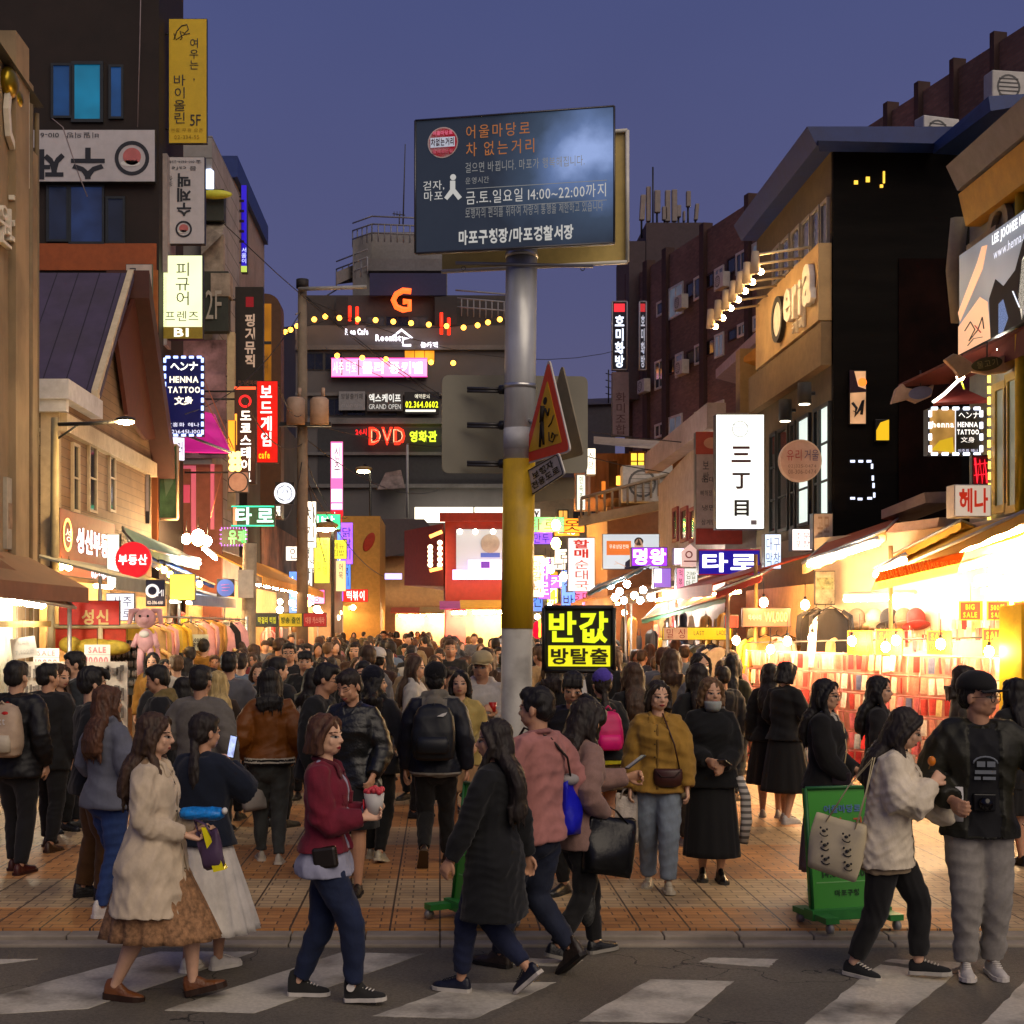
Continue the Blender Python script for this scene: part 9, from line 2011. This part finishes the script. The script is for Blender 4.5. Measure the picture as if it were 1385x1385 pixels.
backpack(CB,mat('#b80a5a',rough=.5,var=.2),'magenta backpack right of the curly haired phone man',.95,mat('#d01070',rough=.5))
person('woman from behind in a long black coat left of the mustard shirt',gp(856,13.4),12,1.69,'f','long','brown',1,q=1,coat={'c': '#0a0a0c','z': .30,'e': .026,'flare': .02},bottom={'c': '#0c0c0c','m': 'cotton'})
person('woman in a cream coat from behind between mustard shirt and black sweatshirt',gp(908,15.5),-8,1.78,'f','mid','brown',1,q=1,coat={'c': '#7c6440','z': .40,'e': .026},bottom={'c': '#14110f','m': 'cotton'})
person('woman with long straight hair in black from behind beside the masked woman',gp(944,13.0),14,1.70,'f','long','dark',1,q=1,feet=((-.05,.06,0,0),(.05,-.05,0,0)),coat={'c': '#0a0a0b','z': .42,'e': .024},bottom={'c': '#2a221a','m': 'cotton'},shoes={'c': '#a8a49c','sole': '#b0aca4'})
O_ = person('woman with short hair in a long black dress and white sneakers at the pink rack',gp(1062,14.6),-52,1.67,'f','bob','black',0,q=1,feet=((-.045,.05,0,0),(.045,-.04,0,0)),head=(10,20,0),hands=((-.08,.13,.66),(.08,.14,.68)),top={'c': '#0b0a0a','z': .52,'e': .022},bottom={'kind': 'skirt','c': '#0a0909','z': .20,'flare': .06,'pleat': .03},shoes={'c': '#a8a49e','sole': '#b4b0a8','lace': '#c0bcb4'})
phone(O_,(.0,.19,.69),(.2,.7,.5),(0,-.5,.8),'phone held by the woman in the long black dress',True)
person('woman with long dark hair in black close behind the woman in the black dress',gp(1042,15.0),-20,1.64,'f','long','dark',0,q=1,top={'c': '#100c0b','z': .5,'e': .02},bottom={'kind': 'skirt','c': '#15100e','z': .22,'flare': .05},shoes={'c': '#a8a49e','sole': '#b4b0a8'})
P_ = person('woman with glasses in a black sweater with white collar behind the green board',gp(1120,10.9),-118,1.635,'f','long','black',0,q=2,feet=((-.045,.03,0,0),(.045,-.05,0,0)),hands=((-.05,.13,.58),(.08,.12,.53)),head=(3,4,0),specs=True,top={'c': '#0c0a0a','z': .49,'e': .026,'m': 'knit','sw': 1.15,'collar': '#a8a298','name': 'sweater'},bottom={'kind': 'skirt','c': '#55454c','z': .10,'flare': .04,'pleat': .05},shoes={'c': '#a8a49e','sole': '#b4b0a8'})
o = held('crossbody_strap','pale crossbody strap with a little bag on the woman with glasses','bag',P_); lp(MB().tube([(-.03,-.02,.845),(.0,.07,.80),(.06,.10,.68),(.09,.09,.57)],.005,6,ry=.002),'strap',mat('#b09a70'),o,P_[2]); mb = MB(); mb.box((.10,.085,.545),(.03,.085,.06)); lp(mb,'body',mat('#2a2024',rough=.5,var=.4),o,P_[2],.006)
person('woman with long dark hair eating between the glasses woman and cream jacket',gp(1190,11.9),-108,1.62,'f','long','black',0,q=1,head=(0,10,0),hands=((-.05,.13,.80),(.08,.12,.60)),curl=(60,30),top={'c': '#100b0b','z': .46,'e': .022},bottom={'c': '#0e0d0d','m': 'cotton'})
person('person with short dark hair half hidden behind the man in the black cap',gp(1306,12.4),-100,1.70,'f','lob','dark',0,q=1,feet=((-.05,.05,0,0),(.05,-.05,0,0)),coat={'c': '#4a4438','z': .42,'e': .022},bottom={'kind': 'skirt','c': '#2a2018','z': .25,'flare': .03},shoes={'c': '#0d0b0b'})
person('person in dark clothes at the right edge beyond the man in the black cap',gp(1372,12.0),20,1.60,'f','long','black',1,q=1,coat={'c': '#0d0c0c','z': .42,'e': .022},bottom={'kind': 'skirt','c': '#0c0b0b','z': .28,'flare': .02},shoes={'c': '#0d0b0b'})
# ---------------------------------------------------------------- the crowd down the street
rc = random.Random(21)
near = [(Vector(r_.location).x,Vector(r_.location).y) for r_,_,_ in PEOPLE]
TOPC = {'black': '#0c0c0e','charcoal': '#1c1c20','navy': '#10182c','grey': '#55555a','beige': '#7d684a','brown': '#3a2212','white': '#a29c92','olive': '#2c2a16','red': '#5a1414','mustard': '#7a5414','pale blue': '#56687c','pink': '#8a5a5c'}
TW = [6,4.5,4.5,4,4.5,4.5,3.6,2.8,1.6,1.6,1.8,1.2]
HAIRW = {'long': 'long hair','mid': 'shoulder length hair','bob': 'bobbed hair','short': 'short hair','mop': 'short hair with bangs','tied': 'tied back hair'}
kinds = []
def proto(sex,hair,kind,ft,hands=None,q=1):
 top = {'c': '#555555','z': .45,'e': .020} if kind != 'coat' else {'c': '#555555','z': .34,'e': .024,'flare': .02}
 bt = {'c': '#222222','w': 1.02} if kind != 'skirt' else {'kind': 'skirt','c': '#222222','z': .26,'flare': .04}
 r_,B_,S_ = person('prototype',Vector((0,0,0)),0,1.0 if False else 1.68 if sex == 'm' else 1.62,sex,hair,'black',1,q=q,feet=ft,hands=hands,**({'coat': top}),bottom=bt,shoes={'c': '#161412','sole': '#3a3632'})
 PEOPLE.pop(); return r_
w1,w2 = ((-.04,.09,0,-4),(.04,-.09,.01,16)),((-.04,-.07,.01,14),(.04,.08,0,0))
st_ = ((-.05,.01,0,0),(.05,-.01,0,0))
fold_h = ((-.07,.13,.66),(.07,.13,.66))
for sex,hair,kind,ft,hd in (('f','long','jacket',w1,None),('f','mid','coat',st_,fold_h),('f','bob','skirt',w2,None),('f','tied','jacket',w2,fold_h),('m','short','jacket',w1,None),('m','mop','jacket',w2,((-.13,.05,.52),(.09,.13,.62))),('m','short','coat',st_,None),('f','long','coat',w2,None)):
 kinds.append((sex,hair,kind,proto(sex,hair,kind,ft,hd)))
HC = {'black': 3,'dark': 5,'brown': 5,'auburn': 2,'light': 1}
used_labels = set()
def paint(o,top,bot,hc,sk,shoe='#161412'):
 for ch in o.children:
  n = ch.name.split('.')[0]
  m = {'body': mat(SKINS[sk],rough=.5,var=.10,scale=18,bump=.06,bscale=200,spec=.4),'hair': hair_mat(hc),'coat': cloth(TOPC[top]),'top': cloth(TOPC[top]),'trousers': cloth(bot,'denim'),'skirt': cloth(bot),'shoe': cloth(shoe,'leather')}.get(n)
  if m and ch.material_slots: ch.material_slots[0].link = 'OBJECT'; ch.material_slots[0].material = m
def clear(x,y,r): return all((x - a) ** 2 + ((y - b) * .8) ** 2 > r * r for a,b in near)
BOTS = ['#101014','#14181f','#1c2436','#33425c','#4a3a28','#3a3c40']
n_mid = 0; d = 13.9; row = 0
while d < 24 and n_mid < 78:
 x = -4.0 + .3 * (row % 2) + rc.uniform(0,.3)
 while x < 4.1:
  px = CX + F * x / d
  ok = px > 205 and px < 1010 and clear(x,d,.52) and not (d < 15.6 and 520 < px < 600) and rc.random() < (.66 if d < 17 else .80)
  if ok:
   for _ in range(80):
    k = rc.choice(kinds); top = rc.choices(list(TOPC),TW)[0]; hc = rc.choices(list(HC),list(HC.values()))[0]; face = rc.random() < (.62 if px < 690 else .35)
    zone = 'by the left stalls' if px < 330 else 'left of centre' if px < 480 else 'in mid street' if px < 600 else 'left of the pole' if px < 690 else 'right of the pole' if px < 840 else 'by the right stalls'
    lab = f'{"woman" if k[0] == "f" else "man"} with {hc} {HAIRW[k[1]]}, {top} {k[2] if k[2] != "skirt" else "top and skirt"}, {"facing us" if face else "walking away"} {zone}'
    if lab not in used_labels: break
   used_labels.add(lab)
   o = copy_tree(k[3],Vector((x,d,0)),(math.pi if face else 0) + R(rc.uniform(-38,38)),lab)
   s = rc.uniform(.92,1.09); o.scale = (s,s,s); o.name = 'person'; o['group'] = 'walkers in the crowded market street'
   paint(o,top,rc.choice(BOTS),hc,rc.randrange(4)); near.append((x,d)); n_mid += 1
  x += rc.uniform(.62,.95)
 d += rc.uniform(.75,1.0) ; row += 1
# farther on: one mesh each, in the colours of its clothes
def joined(kind):
 vs,fs,ms,mats = [],[],[],[]
 for ch in kind[3].children:
  me = ch.data; o0 = len(vs); vs += [tuple(v.co) for v in me.vertices]; i0 = len(mats); mats.append(ch.name.split('.')[0])
  fs += [tuple(i + o0 for i in p.vertices) for p in me.polygons]; ms += [i0] * len(me.polygons)
 return vs,fs,ms,mats
small = []
for sex,hair,kind,ft,hd in (('f','long','jacket',w1,None),('m','short','jacket',w2,None),('f','bob','coat',w2,None),('m','mop','jacket',w1,None),('f','mid','jacket',st_,fold_h)):
 pr = proto(sex,hair,kind,ft,hd,q=0); vs,fs,ms,parts_ = joined((0,0,0,pr))
 me = bpy.data.meshes.new('person'); me.from_pydata(vs,[],fs)
 for _ in parts_: me.materials.append(BLACK)
 me.polygons.foreach_set('material_index',ms); me.polygons.foreach_set('use_smooth',[True] * len(fs)); me.update(); small.append((me,parts_))
 for ch in list(pr.children):
  for g in list(ch.children): bpy.data.objects.remove(g)
  bpy.data.objects.remove(ch)
 bpy.data.objects.remove(pr)
for k in kinds:
 def drop(o):
  for ch in list(o.children): drop(ch)
  bpy.data.objects.remove(o)
 drop(k[3])
budget = 298 - len(PEOPLE) - n_mid; d = 24.3; row = 0; n_far = 0
while n_far < budget and d < 74:
 step = .62 if d < 40 else .8
 x = -3.9 + .4 * (row % 2) + rc.uniform(0,.3)
 while x < 4.0 and n_far < budget:
  if rc.random() < .92:
   me,ps = rc.choice(small); o = bpy.data.objects.new('person',me); COL.objects.link(o)
   o.location = (x,d + rc.uniform(-.4,.4),0); o.rotation_euler = (0,0,(math.pi if rc.random() < .5 else 0) + R(rc.uniform(-40,40))); s = rc.uniform(.95,1.09); o.scale = (s,s,s)
   top = rc.choices(list(TOPC),TW)[0]; hc = rc.choices(list(HC),list(HC.values()))[0]; sk = rc.randrange(4)
   for sl,n in zip(o.material_slots,ps):
    sl.link = 'OBJECT'; sl.material = {'body': mat(SKINS[sk],rough=.5,var=.10,scale=18,bump=.06,bscale=200,spec=.4),'hair': hair_mat(hc),'coat': cloth(TOPC[top])}.get(n,cloth(BOTS[row % 6]))
   tag(o,'small figure far down the street in the dense dark crowd, seen mostly as a head','person','distant walkers at the far end of the market street'); n_far += 1
  x += rc.uniform(.85,1.35) * (1 if d < 40 else 1.25)
 d += 1.15 if d < 34 else 1.7 if d < 50 else 2.4; row += 1
print('PEOPLE',len(PEOPLE),n_mid,n_far,'last',d)
bpy.data.scenes.remove(WORK)
